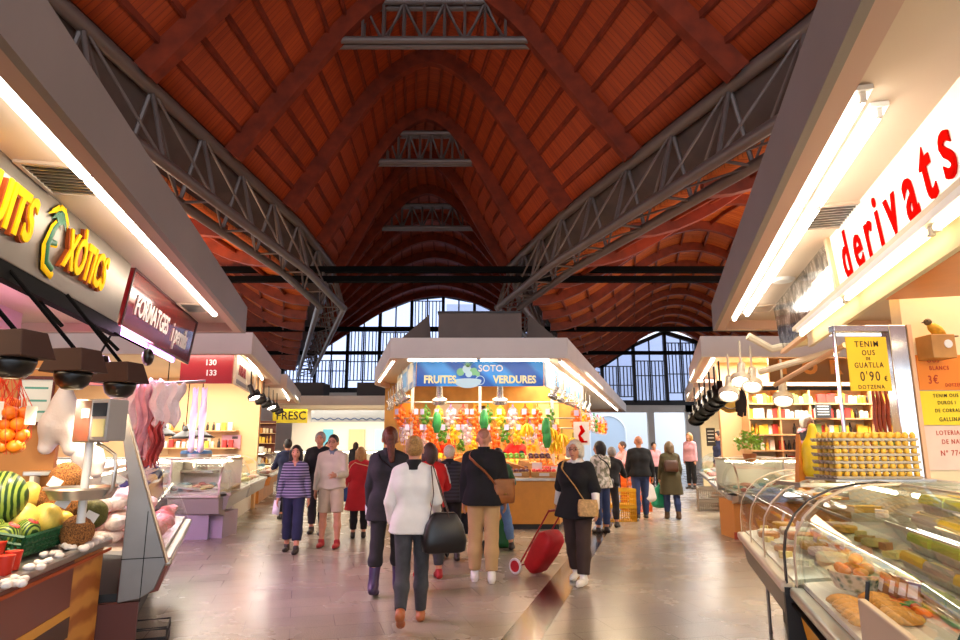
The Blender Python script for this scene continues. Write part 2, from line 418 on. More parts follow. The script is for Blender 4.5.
# street outside the exit: a pale house with an arched doorway
hm = mat('white_stucco', '#e9edf2', .9); hm2 = mat('pale_blue_door', '#c2d2e4', .6)
hr = thing('building', 'white building with an arched doorway seen outside the exit', 'building', T(11, 56, 0))
b = B(); b.bx(-14, 14, 0, 1, 0, 14); b.obj('wall', hm, hr, smooth=0)
pts = [(1.5*math.cos(a), 2.6+1.5*math.sin(a)) for a in [PI*i/16 for i in range(17)]]
b = B(); poly = [(-1.5, 0), (1.5, 0)]+pts
b.add([(x, -.06, z) for x, z in poly], [tuple(range(len(poly)))]); b.obj('door', hm2, hr, smooth=0)
b = B(); b.path([(1.55, -.05, 0)]+[(x*1.03, -.05, z) for x, z in pts]+[(-1.55, -.05, 0)], .09, 6); b.obj('arch_surround', hm, hr)
# ================================================================ people: distance-field bodies and clothes
def smin(a, b, k):
    h = np.maximum(k-np.abs(a-b), 0)/k
    return np.minimum(a, b)-h*h*k*.25
class Field:
    def __init__(s, lo, hi, h):
        s.h = h; s.rs = 1.; s.lo = np.array(lo, float); n = np.ceil((np.array(hi)-s.lo)/h).astype(int)+1
        s.n = n; s.F = np.full(n, 1., np.float32)
        s.ax = [(s.lo[i]+h*np.arange(n[i])).astype(np.float32) for i in range(3)]
    def _win(s, lo, hi, m):
        i0 = np.maximum(0, np.floor((np.array(lo)-m-s.lo)/s.h).astype(int)); i1 = np.minimum(s.n, np.ceil((np.array(hi)+m-s.lo)/s.h).astype(int)+1)
        if np.any(i1 <= i0): return None, None
        sl = tuple(slice(a, b) for a, b in zip(i0, i1))
        g = np.meshgrid(s.ax[0][sl[0]], s.ax[1][sl[1]], s.ax[2][sl[2]], indexing='ij', sparse=True); return sl, g
    def put(s, sl, d, k, sub=False):
        f = s.F[sl]
        if sub: s.F[sl] = np.maximum(f, -d)
        else: s.F[sl] = smin(f, d.astype(np.float32), k) if k > 0 else np.minimum(f, d)
    def cone(s, a, b, ra, rb=None, k=.03, flat=False, flata=False, sub=False):
        rb = ra if rb is None else rb; ra, rb = ra*s.rs, rb*s.rs; a = np.array(a, float); b = np.array(b, float); R = max(ra, rb)
        sl, g = s._win(np.minimum(a, b)-R, np.maximum(a, b)+R, k+.03)
        if sl is None: return s
        ba = b-a; L2 = float(ba@ba)+1e-9
        px, py, pz = g[0]-a[0], g[1]-a[1], g[2]-a[2]
        t = (px*ba[0]+py*ba[1]+pz*ba[2])/L2; tc = np.clip(t, 0, 1)
        d = np.sqrt((px-ba[0]*tc)**2+(py-ba[1]*tc)**2+(pz-ba[2]*tc)**2)-(ra+(rb-ra)*tc)
        if flat: d = np.maximum(d, (t-1)*math.sqrt(L2))
        if flata: d = np.maximum(d, -t*math.sqrt(L2))
        s.put(sl, d, k, sub); return s
    def ell(s, c, r, k=.02, R=None, sub=False):
        c = np.array(c, float); r = np.array(r, float)*s.rs; m = r.max()
        sl, g = s._win(c-m, c+m, k+.02)
        if sl is None: return s
        p = [g[i]-c[i] for i in range(3)]
        if R is not None:
            R = np.array(R); p = [p[0]*R[0][i]+p[1]*R[1][i]+p[2]*R[2][i] for i in range(3)]
        k0 = np.sqrt((p[0]/r[0])**2+(p[1]/r[1])**2+(p[2]/r[2])**2); k1 = np.sqrt((p[0]/r[0]**2)**2+(p[1]/r[1]**2)**2+(p[2]/r[2]**2)**2)
        s.put(sl, k0*(k0-1)/np.maximum(k1, 1e-6), k, sub); return s
    def cut(s, p, n):
        """keep the side that n points away from"""
        p = np.array(p, float); n = np.array(n, float); n /= np.linalg.norm(n)
        g = np.meshgrid(*s.ax, indexing='ij', sparse=True)
        s.F = np.maximum(s.F, (g[0]-p[0])*n[0]+(g[1]-p[1])*n[1]+(g[2]-p[2])*n[2]).astype(np.float32); return s
    def mesh(s, name, m, parent=None):
        F = np.pad(s.F, 1, constant_values=1.); n = F.shape; h = s.h; lo = s.lo-h
        ins = F < 0
        c = np.zeros(tuple(x-1 for x in n), np.int8)
        off = [(i, j, k) for i in (0, 1) for j in (0, 1) for k in (0, 1)]
        sub = lambda A, o: A[o[0]:n[0]-1+o[0], o[1]:n[1]-1+o[1], o[2]:n[2]-1+o[2]]
        for o in off: c += sub(ins, o)
        act = (c > 0) & (c < 8); idx = np.argwhere(act); ids = np.full(act.shape, -1, np.int64); ids[act] = np.arange(len(idx))
        vals = {o: sub(F, o)[act] for o in off}
        acc = np.zeros((len(idx), 3)); cnt = np.zeros(len(idx))
        for a in off:
            for ax in range(3):
                if a[ax]: continue
                b = list(a); b[ax] = 1; b = tuple(b); va, vb = vals[a], vals[b]; x = (va < 0) != (vb < 0)
                t = np.where(x, va/np.where(x, va-vb, 1), 0); q = np.array(a, float)[None].repeat(len(idx), 0); q[:, ax] += t
                acc[x] += q[x]; cnt[x] += 1
        v = (idx+acc/cnt[:, None])*h+lo
        fs = []
        for ax in range(3):
            u, w = [(1, 2), (2, 0), (0, 1)][ax]
            A = [slice(1, -1)]*3; A[ax] = slice(0, n[ax]-1); Bs = [slice(1, -1)]*3; Bs[ax] = slice(1, n[ax])
            e = ins[tuple(A)] != ins[tuple(Bs)]; p = np.argwhere(e); sg = ins[tuple(A)][e]
            p = p+1; p[:, ax] -= 1
            def at(du, dw):
                q = p.copy(); q[:, u] -= du; q[:, w] -= dw; return ids[q[:, 0], q[:, 1], q[:, 2]]
            Q = np.stack([at(1, 1), at(0, 1), at(0, 0), at(1, 0)], 1)
            Q[~sg] = Q[~sg][:, ::-1]; fs.append(Q)
        fs = np.concatenate(fs)
        me = bpy.data.meshes.new(name); me.vertices.add(len(v)); me.vertices.foreach_set('co', v.astype(np.float32).ravel())
        me.loops.add(len(fs)*4); me.loops.foreach_set('vertex_index', fs.astype(np.int32).ravel())
        me.polygons.add(len(fs)); me.polygons.foreach_set('loop_start', np.arange(len(fs), dtype=np.int32)*4)
        me.polygons.foreach_set('use_smooth', np.ones(len(fs), bool)); me.update(); me.validate(); me.materials.append(m)
        o = bpy.data.objects.new(name, me); C.objects.link(o)
        if parent is not None: o.parent = parent
        return o

SKIN = mat('skin', '#c98d6e', .5, var=.08, vscale=20, sub=.05); SKIN2 = mat('skin_tan', '#b0745a', .5, var=.08, vscale=20, sub=.05)
EYEM = mat('eye_dark', '#2a1a14', .2); LIP = mat('lip', '#a4564a', .5)
def nv(v): v = np.array(v, float); return v/np.linalg.norm(v)
class Fig:
    HK = 1.1
    """one person; local axes: x to the person's right, y the way they face, z up"""
    def __init__(s, label, x, y, head, H=1.7, lean=0., legs=((0, 0, .02), (0, 0, .02)), arms=((0, .08, .15, 0), (0, .08, .15, 0)), yaw=0., nod=0., vox=.0125,
                 build=1., skin=None, female=False, z=0., sit=None, group=None):
        """legs: (flex, knee, abduction) for left, right; arms: (flex, abduction, elbow, inward)"""
        s.S = H/1.7; s.label = label; s.vox = vox/s.S; s.b = build; s.fem = female; s.skin = skin or SKIN
        sa, ca = math.sin(lean), math.cos(lean); s.u = np.array([0, sa, ca]); s.f = np.array([0, ca, -sa]); s.ex = np.array([1., 0, 0])
        s.P = np.array([0, 0, .93]); s.J = {}
        J = s.J
        for i, sg in ((0, -1), (1, 1)):
            fl, kn, ab = legs[i]; hip = s.P+np.array([sg*.088, 0, -.03]); d = nv((sg*math.sin(ab), math.sin(fl), -math.cos(fl))); knee = hip+.42*d
            d2 = nv((sg*math.sin(ab)*.6, math.sin(fl-kn), -math.cos(fl-kn))); ank = knee+.41*d2
            J['hip', i], J['knee', i], J['ank', i], J['sh', i] = hip, knee, ank, d2
            tp = max(0, min(1.2, (kn-fl)*.8)) if kn-fl > .25 else (-.25 if fl-kn > .25 else 0)
            J['toe', i] = tp
        zmin = 9
        for i in (0, 1):
            a = J['ank', i]; tp = J['toe', i]
            ff = np.array([0, math.cos(tp), -math.sin(tp)]); fu = np.array([0, math.sin(tp), math.cos(tp)])
            heel = a-.05*ff-.045*fu; ball = a+.12*ff-.055*fu; toe = a+.17*ff-.05*fu
            J['heel', i], J['ball', i], J['toep', i], J['fu', i], J['ff', i] = heel, ball, toe, fu, ff
            zmin = min(zmin, heel[2]-.035, ball[2]-.027, toe[2]-.027)
        if sit is not None: zmin = s.P[2]-sit/s.S
        dz = np.array([0, 0, -zmin])
        for k in list(J):
            if isinstance(J[k], np.ndarray) and k[0] in ('hip', 'knee', 'ank', 'heel', 'ball', 'toep'): J[k] = J[k]+dz
        s.P = s.P+dz
        for i, sg in ((0, -1), (1, 1)):
            fl, ab, el, inw = arms[i]; ab += .05; sh = s.at(sg*(.172+.05*(build-1) if not female else .15+.03*(build-1)), 0, .44)
            c = np.array([sg*math.sin(ab), math.sin(fl+lean*.0)*math.cos(ab), -math.cos(fl)*math.cos(ab)]); c = nv(c); elb = sh+.285*c
            c2 = nv((sg*(math.sin(ab)*.4)-sg*math.sin(inw), math.sin(fl+el)*math.cos(inw), -math.cos(fl+el)*math.cos(inw))); wr = elb+.245*c2
            J['shd', i], J['elb', i], J['wr', i], J['fd', i] = sh, elb, wr, c2
        s.yaw, s.nod = yaw, nod
        cy, sy = math.cos(yaw), math.sin(yaw)
        hf = nv(s.f*0+np.array([-sy*1., cy, 0])); tilt = nod
        hu = nv(s.u*.5+np.array([0, 0, .5])); hu = nv(hu*math.cos(tilt)+hf*math.sin(tilt)); hf = nv(hf-hu*(hf@hu)); hr = np.cross(hf, hu)
        s.hf, s.hu, s.hr = hf, hu, hr
        s.nk = s.at(0, -.005, .5); s.hc = s.nk+hu*.158+hf*.025
        s.HR = np.stack([hr, hf, hu], 1)
        s.root = thing('person', label, 'person', T(x, y, z, head, s=s.S), group)
        pts = np.array([v for k, v in J.items() if isinstance(v, np.ndarray) and k[0] in ('hip', 'knee', 'ank', 'heel', 'toep', 'shd', 'elb', 'wr')]+[s.hc+hu*.16, s.hc-hf*.14, s.hc+hf*.14])
        s.lo = pts.min(0)-np.array([.24, .24, .08]); s.hi = pts.max(0)+np.array([.24, .24, .05])
    def at(s, x, y, z): return s.P+s.ex*x+s.f*y+s.u*z
    def h(s, x, y, z): k = s.HK; return s.hc+s.hr*x*k+s.hf*y*k+s.hu*z*k
    def field(s): return Field(s.lo, s.hi, s.vox)
    def torso(s, F, e=0., top=True, k=.05):
        b = s.b*(.95 if s.fem else 1); hipr = (.108 if s.fem else .1)*b
        for g in (-1, 1):
            F.cone(s.at(g*.075*b, -.015, -.02), s.at(g*.055*b, 0, .15), hipr+e, (.08 if s.fem else .094)*b+e, k)
            F.cone(s.at(g*.055*b, 0, .15), s.at(g*.075*b, 0, .33), (.08 if s.fem else .094)*b+e, .108*b+e, k)
            F.cone(s.at(g*.075*b, 0, .33), s.at(g*.1*(.9 if s.fem else 1), -.01, .43), .106*b+e, .066+e, k)
            F.cone(s.at(g*.022, -.014, .497), s.J['shd', 0 if g < 0 else 1], .043+e*.8, .042+e*.8, k)
            if s.fem: F.ell(s.at(g*.075*b, .085*b, .3), np.array([.06, .055, .06])+e, .04)
        return F
    def body(s):
        F = s.field(); s.torso(F, -.004)
        F.cone(s.at(0, -.01, .46), s.h(0, -.02, -.06), .052, .05, .03)
        F.rs = s.HK
        F.ell(s.h(0, -.012, .025), (.074, .094, .09), .02, s.HR); F.cone(s.h(0, .025, -.03), s.h(0, .055, -.085), .055, .028, .035)
        F.ell(s.h(0, .07, -.005), (.05, .025, .06), .03, s.HR)
        F.cone(s.h(0, .09, .015), s.h(0, .11, -.028), .008, .0135, .012)
        F.ell(s.h(0, .092, -.058), (.022, .01, .012), .01, s.HR)
        for g in (-1, 1):
            F.ell(s.h(g*.076, -.008, -.005), (.011, .02, .033), .008, s.HR); F.ell(s.h(g*.032, .1, .012), (.016, .014, .011), 0, s.HR, sub=True)
        F.rs = 1.
        for i, sg in ((0, -1), (1, 1)):
            J = s.J
            F.cone(J['hip', i], J['knee', i], .082*s.b, .054, .04); F.cone(J['knee', i], J['knee', i]*.6+J['ank', i]*.4+np.array([0, -.012, 0]), .053, .057, .03)
            F.cone(J['knee', i]*.6+J['ank', i]*.4+np.array([0, -.012, 0]), J['ank', i], .056, .036, .03)
            F.cone(J['heel', i]+J['fu', i]*.01, J['ball', i], .03, .027, .03); F.cone(J['ball', i], J['toep', i], .027, .02, .02)
            F.cone(J['shd', i], J['elb', i], .046*s.b, .037, .04); F.cone(J['elb', i], J['wr', i], .038, .025, .02)
            # hand
            d = J['fd', i]; n = nv(np.array([-sg, 0, 0])-d*(np.array([-sg, 0, 0])@d)); t = np.cross(n, d)*sg
            if t[1] < 0: t = -t       # thumb side faces forward
            w = J['wr', i]
            F.cone(w+t*.014, w+d*.085+t*.022, .02, .014, .02); F.cone(w-t*.014, w+d*.08-t*.022, .02, .014, .02)
            for q, (o, L) in enumerate(((.031, .068), (.0105, .075), (-.0105, .07), (-.031, .055))):
                a = w+d*.08+t*o; m_ = a+nv(d+n*.25+t*o*2)*L*.5; e_ = m_+nv(d+n*.75)*L*.5
                F.cone(a, m_, .0095, .009, .006); F.cone(m_, e_, .009, .0075, .006)
            a = w+d*.02+t*.026; m_ = a+nv(d*.8+t*.7+n*.3)*.042; F.cone(a, m_, .0125, .0105, .01); F.cone(m_, m_+nv(d+n*.4+t*.1)*.032, .0105, .008, .008)
        o = F.mesh('body', s.skin, s.root)
        return s
    def face(s, eyes=True):
        if eyes:
            for g in (-1, 1):
                B().ball(tuple(s.h(g*.032, .084, .012)), .0095, 10).obj('eye', EYEM, s.root)
                b = B(); b.path([tuple(s.h(g*.016, .098, .034)), tuple(s.h(g*.034, .096, .04)), tuple(s.h(g*.052, .083, .033))], .0032, 6); b.obj('eyebrow', EYEM, s.root)
            b = B(); b.path([tuple(s.h(-.024, .093, -.057)), tuple(s.h(-.008, .102, -.054)), tuple(s.h(.008, .102, -.054)), tuple(s.h(.024, .093, -.057))], [.002, .006, .006, .002], 6); b.obj('mouth', LIP, s.root)
        return s
    def top(s, m, name='jacket', sleeve=1., hem=-.06, e=.02, flare=0., neck=.545, arm_e=None, collar=None, vneck=False, k=.05):
        F = s.field(); s.torso(F, e, k=k); ae = e if arm_e is None else arm_e
        if hem < -.03:
            for g in (-1, 1):
                F.cone(s.at(g*.075*s.b, -.01, 0), s.at(g*(.085+flare*.3)*s.b, 0, hem), .108*s.b+e, .112*s.b+e+flare, k, flat=True)
            F.cone(s.at(0, 0, 0), s.at(0, 0, hem), .1*s.b+e, .1*s.b+e+flare, k, flat=True)
        F.cut(s.at(0, 0, hem), -s.u); F.cut(s.at(0, 0, neck), s.u)
        if vneck: F.cone(s.at(0, .15, .56), s.at(0, .2*s.b, .36), .11, .065, 0, sub=True)
        F.cone(s.at(0, -.01, .45), s.at(0, -.004, .62), .058, .062, 0, sub=True)
        for i in (0, 1):
            J = s.J
            if sleeve > 0:
                F.cone(J['shd', i], J['elb', i] if sleeve >= .5 else J['shd', i]+(J['elb', i]-J['shd', i])*sleeve*2, .046*s.b+ae, .043+ae*.8, .018, flat=sleeve < .5)
                if sleeve > .5:
                    q = J['elb', i]+(J['wr', i]-J['elb', i])*min(1, (sleeve-.5)*2); F.cone(J['elb', i], q, .043+ae*.8, .033+ae*.6, .012, flat=True)
        o = F.mesh(name, m, s.root)
        if collar:
            F = s.field(); F.cone(s.at(0, -.014, .47), s.at(0, -.014, .57), .084, .07, 0, flat=True, flata=True); F.cone(s.at(0, -.01, .44), s.at(0, -.004, .62), .055, .055, 0, sub=True); F.cone(s.at(0, .12, .6), s.at(0, .06, .47), .05, .01, 0, sub=True)
            F.mesh('collar', collar, s.root)
        s.te = e; return s
    def trousers(s, m, name='trousers', L=1.8, e=.014, waist=.1, loose=0.):
        """L: 1 ends at the knee, 2 at the ankle"""
        F = s.field(); hipr = (.108 if s.fem else .1)*s.b
        for g in (-1, 1):
            F.cone(s.at(g*.07*s.b, -.015, -.03), s.at(g*.055*s.b, 0, .15), hipr+e, (.09 if s.fem else .1)*s.b+e, .05)
        F.cut(s.at(0, 0, waist), s.u)
        for i in (0, 1):
            J = s.J; h_, k_, a_ = J['hip', i], J['knee', i], J['ank', i]
            if L <= 1: F.cone(h_, h_+(k_-h_)*L, .088*s.b+e, .068+e+loose, .015, flat=True)
            else:
                F.cone(h_, k_, .088*s.b+e, .058+e+loose, .02); cf = k_*.6+a_*.4+np.array([0, -.012, 0]); q = k_+(a_-k_)*(L-1)
                F.cone(k_, cf, .057+e+loose, .06+e+loose, .03, flat=L < 1.4)
                if L > 1.4: F.cone(cf, q, .06+e+loose, .06+(.042-.06)*(L-1.4)/.6+e+loose*1.2, .03, flat=True)
        F.mesh(name, m, s.root); return s
    def shoes(s, m, e=.012, boot=0., sole=None):
        for i in (0, 1):
            J = s.J; F = s.field(); fu = J['fu', i]
            F.cone(J['heel', i]+fu*.004, J['ball', i], .032+e*.4, .032+e*.5, .03); F.cone(J['ball', i], J['toep', i], .031+e*.5, .022+e*.5, .03)
            F.cone(J['heel', i]+J['ff', i]*.03, J['ank', i]+fu*.01, .036+e*.5, .036+e, .03)
            if boot: F.cone(J['ank', i], J['ank', i]-J['sh', i]*boot, .04+e, .052+e, .03, flat=True)
            F.cut(J['ball', i]-fu*.03, -fu)
            o = F.mesh('shoe' if not boot else 'boot', m, s.root)
            if sole:
                F = s.field(); F.cone(J['heel', i]-fu*.012, J['ball', i]-fu*.008, .036+e*.5, .037+e*.5, .02); F.cone(J['ball', i]-fu*.008, J['toep', i]-fu*.01, .036+e*.5, .027+e*.5, .02)
                F.cut(J['ball', i]-fu*.034, -fu); F.cut(J['ball', i]-fu*.014, fu); F.mesh('sole', sole, s.root)
        return s
    def hair(s, m, style='short', e=.012):
        F = s.field(); F.rs = s.HK; r = np.array([.078, .098, .096])+e*.7
        F.ell(s.h(0, -.018, .03), r, .02, s.HR)
        if style in ('bob', 'long'):
            F.ell(s.h(0, -.045, -.02), (.086+e, .075+e, .1), .03, s.HR)
            for g in (-1, 1): F.cone(s.h(g*.07, -.01, .03), s.h(g*.078, -.015, -.1 if style == 'bob' else -.17), .03, .028, .03)
            F.cone(s.h(0, -.07, 0), s.h(0, -.075, -.1 if style == 'bob' else -.2), .06, .05, .04)
        F.cone(s.h(0, .135, -.1), s.h(0, .115, .04), .08, .06, 0, sub=True)
        F.cone(s.h(-.09, .06, -.12), s.h(-.075, .07, -.01), .05, .035, 0, sub=True) if style == 'short' else None
        F.cone(s.h(.09, .06, -.12), s.h(.075, .07, -.01), .05, .035, 0, sub=True) if style == 'short' else None
        if style == 'curly':
            F.ell(s.h(0, -.04, .0), (.094, .08, .095), .03, s.HR)
            for g in (-1, 1): F.cone(s.h(g*.078, -.01, .03), s.h(g*.082, -.0, -.055), .032, .03, .03)
            F.cone(s.h(0, .14, -.08), s.h(0, .125, .03), .085, .06, 0, sub=True)
        if style == 'short':
            for g in (-1, 1): F.ell(s.h(g*.085, .0, -.012), (.02, .026, .04), 0, s.HR, sub=True)
            F.cone(s.h(0, -.05, -.12), s.h(0, .1, -.12), .055, .06, 0, sub=True)
        if style == 'bun': F.ell(s.h(0, -.085, .085), (.045, .045, .042), .015, s.HR); F.cone(s.h(0, -.03, -.16), s.h(0, .1, -.14), .07, .06, 0, sub=True)
        if style == 'tail':
            F.cone(s.h(0, -.09, .06), s.h(.01, -.135, .02), .03, .035, .03); F.cone(s.h(.01, -.135, .02), s.h(.03, -.125, -.2), .045, .03, .03); F.cone(s.h(0, -.03, -.17), s.h(0, .1, -.15), .06, .06, 0, sub=True)
        F.mesh('hair', m, s.root); return s
    def glasses(s, m):
        b = B()
        for g in (-1, 1):
            b.path([tuple(s.h(g*.033+.021*math.cos(a), .108, .012+.016*math.sin(a))) for a in np.linspace(0, 2*PI, 12, endpoint=False)], .0025, 5, closed=True)
            b.tube(tuple(s.h(g*.054, .106, .016)), tuple(s.h(g*.08, .0, .015)), .0025, n=5)
        b.tube(tuple(s.h(-.012, .11, .014)), tuple(s.h(.012, .11, .014)), .0025, n=5)
        b.obj('glasses', m, s.root); return s
    def w(s, p):
        """a point of the figure in the world"""
        return s.root.matrix_basis @ V(p)
    def strap(s, m, a, b, side_lo=1, name='strap', n=15, wdt=.02, parent=None, e=.035):
        pass
cl = lambda n, c, r=.85, v=.1, vs=9, b=.12: mat(n, c, r, var=v*(.4 if lin(c)[1] > .3 else 1), vscale=vs, bump=b, bscale=60)
# ================================================================ the people in the aisle
def gp(px, py, z=0.):
    """ground point seen at a pixel of the 960x640 frame"""
    dx, dy = (px-480)/FPX, (320-py)/FPX
    up = math.sin(TH)+dy*math.cos(TH); fw = math.cos(TH)-dy*math.sin(TH); t = (z-CAMH)/up
    return dx*t, fw*t
navy = cl('navy_cloth', '#1c2140'); black = cl('black_cloth', '#131215', .9, .3); jean = cl('blue_denim', '#2c3c66'); jeanl = cl('light_denim', '#5d7fae')
khaki = cl('khaki_cotton', '#bd9a6c'); cream = cl('cream_knit', '#cbbfa8'); white = cl('white_cotton', '#e6e2dd'); red = cl('red_wool', '#b01a22'); redb = cl('bright_red_cotton', '#d21f1c')
grey = cl('grey_denim', '#3c3c40', .85, .3); olive = cl('olive_parka', '#4a4228'); brownp = cl('dark_brown_trousers', '#3a2a26'); charcoal = cl('charcoal_coat', '#221f24', .85, .3)
stripe = ramp2('purple_stripes', '#332c4c', '#8d86a0', 'wave', 7, 'Z', .85, (.35, .65)); plaid = ramp2('dark_quilt', '#15141a', '#2b2b36', 'wave', 6, 'Z', .7, (.4, .6))
floral = ramp2('pale_floral', '#8f8f7a', '#e6e0d6', 'noise', 14, rough=.85, pos=(.42, .55)); pinkc = cl('pink_shirt', '#c9929a')
redst = ramp2('red_white_track', '#c8232a', '#c8232a', 'wave', 8, 'Y', .8)
shoer = mat('red_suede', '#a32222', .7); shoeb = mat('dark_leather', '#241a17', .45); shoew = mat('white_trainer', '#e9e6e2', .6); shoet = mat('tan_leather', '#a85e33', .5); solew = mat('white_sole', '#dcd8d0', .7); soleb = mat('black_sole', '#111', .7) if False else mat('black_sole', '#111111', .7)
hb = mat('dark_hair', '#1d1310', .5, var=.3, vscale=60, bump=.5, bscale=90); hbr = mat('brown_hair', '#3b2216', .5, var=.3, vscale=60, bump=.5, bscale=90); hau = mat('auburn_hair', '#5e2b17', .45, var=.4, vscale=50, bump=.5, bscale=90)
hbl = mat('blonde_hair', '#a0763f', .45, var=.4, vscale=50, bump=.5, bscale=90); hgr = mat('grey_hair', '#8d8680', .55, var=.25, vscale=60, bump=.5, bscale=90); hwh = mat('white_hair', '#d2c6b2', .55, var=.2, vscale=60, bump=.5, bscale=90); hst = mat('stubble_hair', '#a56f55', .6, var=.15, vscale=80)
tanl = mat('tan_bag_leather', '#8f5426', .45, var=.2, vscale=10); blkl = mat('black_bag_leather', '#141113', .38, var=.2, vscale=10); brs = mat('brass', '#b48b4c', .3, metal=.9); steelc = mat('chrome', '#c9c9cc', .18, metal=1.)
def ring_at(f, z, phi, e):
    zs = [-.5, -.1, 0, .15, .35, .44, .5, .53]; aw = [.2, .185, .18, .15, .18, .17, .1, .07]; bw = [.15, .125, .12, .1, .112, .1, .07, .06]
    a = np.interp(z, zs, aw)*(.5+.5*f.b)+e; b = np.interp(z, zs, bw)*f.b+e
    return f.at(a*math.sin(phi), b*math.cos(phi), z)
def drape(f, pts, e=.045, n=6):
    """points over the torso given as (height, angle from the front clockwise in turns)"""
    out = []
    for (z0, p0), (z1, p1) in zip(pts, pts[1:]):
        for i in range(n): t = i/n; out.append(ring_at(f, z0+(z1-z0)*t, 2*PI*(p0+(p1-p0)*t), e))
    out.append(ring_at(f, pts[-1][0], 2*PI*pts[-1][1], e)); return [tuple(p) for p in out]
def bag(f, name, label, m, c, size, strap_pts, strap_m=None, flap=False, rot=0., strap_w=.014, cat='bag', soft=0., tip=0.):
    r = thing(name, label, cat, f.root.matrix_basis.copy())
    w, d, h = size; R = Matrix.Translation(V(*c)) @ Matrix.Rotation(rot, 4, 'Z') @ Matrix.Rotation(tip, 4, 'X')
    b = B(); rs = []
    for t, sx, sy in ((-.5, .84, .8), (-.46, .96, 1.), (-.2, 1.02, 1.06+soft), (.2, 1.-soft*.5, .9), (.46, .9-soft*1.1, .55), (.5, .84-soft*1.2, .42)):
        rs.append([(w/2*sx*math.copysign(abs(math.cos(a))**.45, math.cos(a)), d/2*sy*math.copysign(abs(math.sin(a))**.6, math.sin(a)), h*t) for a in np.linspace(0, 2*PI, 24, endpoint=False)])
    b.rings(rs, 0, R); b.obj('bag_body', m, r, smooth=50)
    if flap:
        b = B(); rs = []
        for t, sy in ((.53, .3), (.5, .75), (.2, 1.12), (-.12, 1.16)):
            rs.append([(w/2*1.02*math.copysign(abs(math.cos(a))**.4, math.cos(a)), d/2*sy*math.copysign(abs(math.sin(a))**.6, math.sin(a)), h*t) for a in np.linspace(0, 2*PI, 24, endpoint=False)])
        b.rings(rs, 0, R, caps=False); b.obj('flap', m, r, smooth=50)
        b = B(); b.box((0, 0, -.1*h), (.03, d*1.24, .02), R); b.obj('buckle', brs, r)
    for sp in strap_pts:
        b = B(); b.path(sp, strap_w, 8, sy=.35); b.obj('strap', strap_m or m, r)
    return r
STEP = .32
# 1 woman in the purple striped jumper
x, y = gp(291, 552)
p = Fig('woman in purple striped jumper and navy cropped trousers walking towards us', x, y, PI+.05, 1.6, legs=((.22, .08, .03), (-.12, .1, .03)), arms=((-.12, .16, .15, -.02), (.1, .16, .2, 0)), female=True, yaw=.1, vox=.0115)
p.body().face().top(stripe, 'jumper', 1., -.07, .014, .012, neck=.53).trousers(navy, L=1.72, e=.012, loose=.012).shoes(shoeb).hair(hb, 'bob', .004)
q = p.J['wr', 1]
b = B(); b.add([(0, -.01, 0), (.1, .0, .02), (.12, .02, -.2), (.01, 0, -.23)], [(0, 1, 2, 3)]); o = b.obj('leaflet', mat('paper', '#e4e0e4', .8), M=p.root.matrix_basis @ T(q[0]-.04, q[1]+.02, q[2]-.04), solid=.003); tag(o, 'white leaflet held by the woman in the striped jumper', 'leaflet')
# 2 man in cream sweatshirt and shorts
x, y = gp(329, 547)
p = Fig('man in cream sweatshirt and pale shorts walking towards us, one hand raised', x, y, PI-.03, 1.76, legs=((.1, .06, .07), (-.02, .03, .07)), arms=((.28, .12, 1.25, .45), (-.05, .14, .2, 0)), vox=.0115)
p.body().face().top(cream, 'sweatshirt', 1., -.06, .024, .01, collar=cl('checked_collar', '#6b7280')).trousers(mat('pale_chino', '#bfae92', .85, var=.08), 'shorts', L=.92, e=.016, loose=.016).shoes(shoer, sole=soleb).hair(hb, 'short', .002).glasses(MC['black_sole'])
# 3 older man in an open black jacket behind them
x, y = gp(316, 534)
p = Fig('grey-haired man in open black jacket walking behind the man in shorts', x, y, PI, 1.83, legs=((.1, .05, .03), (-.05, .1, .03)), arms=((.1, .12, .4, .1), (.3, .12, 1.3, .4)), vox=.014)
p.body().face().top(white, 'shirt', .3, -.02, .012).top(black, 'jacket', 1., -.1, .028, .01, vneck=True).trousers(charcoal).shoes(shoeb).hair(hgr, 'short')
# 4 person in dark blue at the cheese counters further down
x, y = gp(285, 519)
p = Fig('person in dark blue coat standing at the far stall counter under the canopy', x, y, .6, 1.72, arms=((.5, .15, .9, .2), (.4, .15, .8, .2)), lean=.15, vox=.017)
p.body().top(navy, 'coat', 1., -.35, .03, .02).trousers(black).shoes(shoeb).hair(hb, 'short')
# 5 woman in the red coat
x, y = gp(358, 538)
p = Fig('woman in red coat with short fair hair standing with her back to us', x, y, .25, 1.56, arms=((.1, .15, .5, 0), (.3, .12, 1.0, .2)), female=True, build=1.06, vox=.0125)
p.body().top(red, 'coat', 1., -.42, .03, .035).trousers(black).shoes(shoeb).hair(hbl, 'bob', .0)
bag(p, 'handbag', 'blue handbag hanging at the side of the woman in the red coat', mat('blue_leather', '#1f4a82', .4), (-.27, .02, .82), (.26, .14, .26), [drape(p, [(.02, .75), (.3, .72), (.49, .62), (.42, .4), (.2, .2), (.0, .1)], .05)], mat('beige_strap', '#c9a77a', .6))
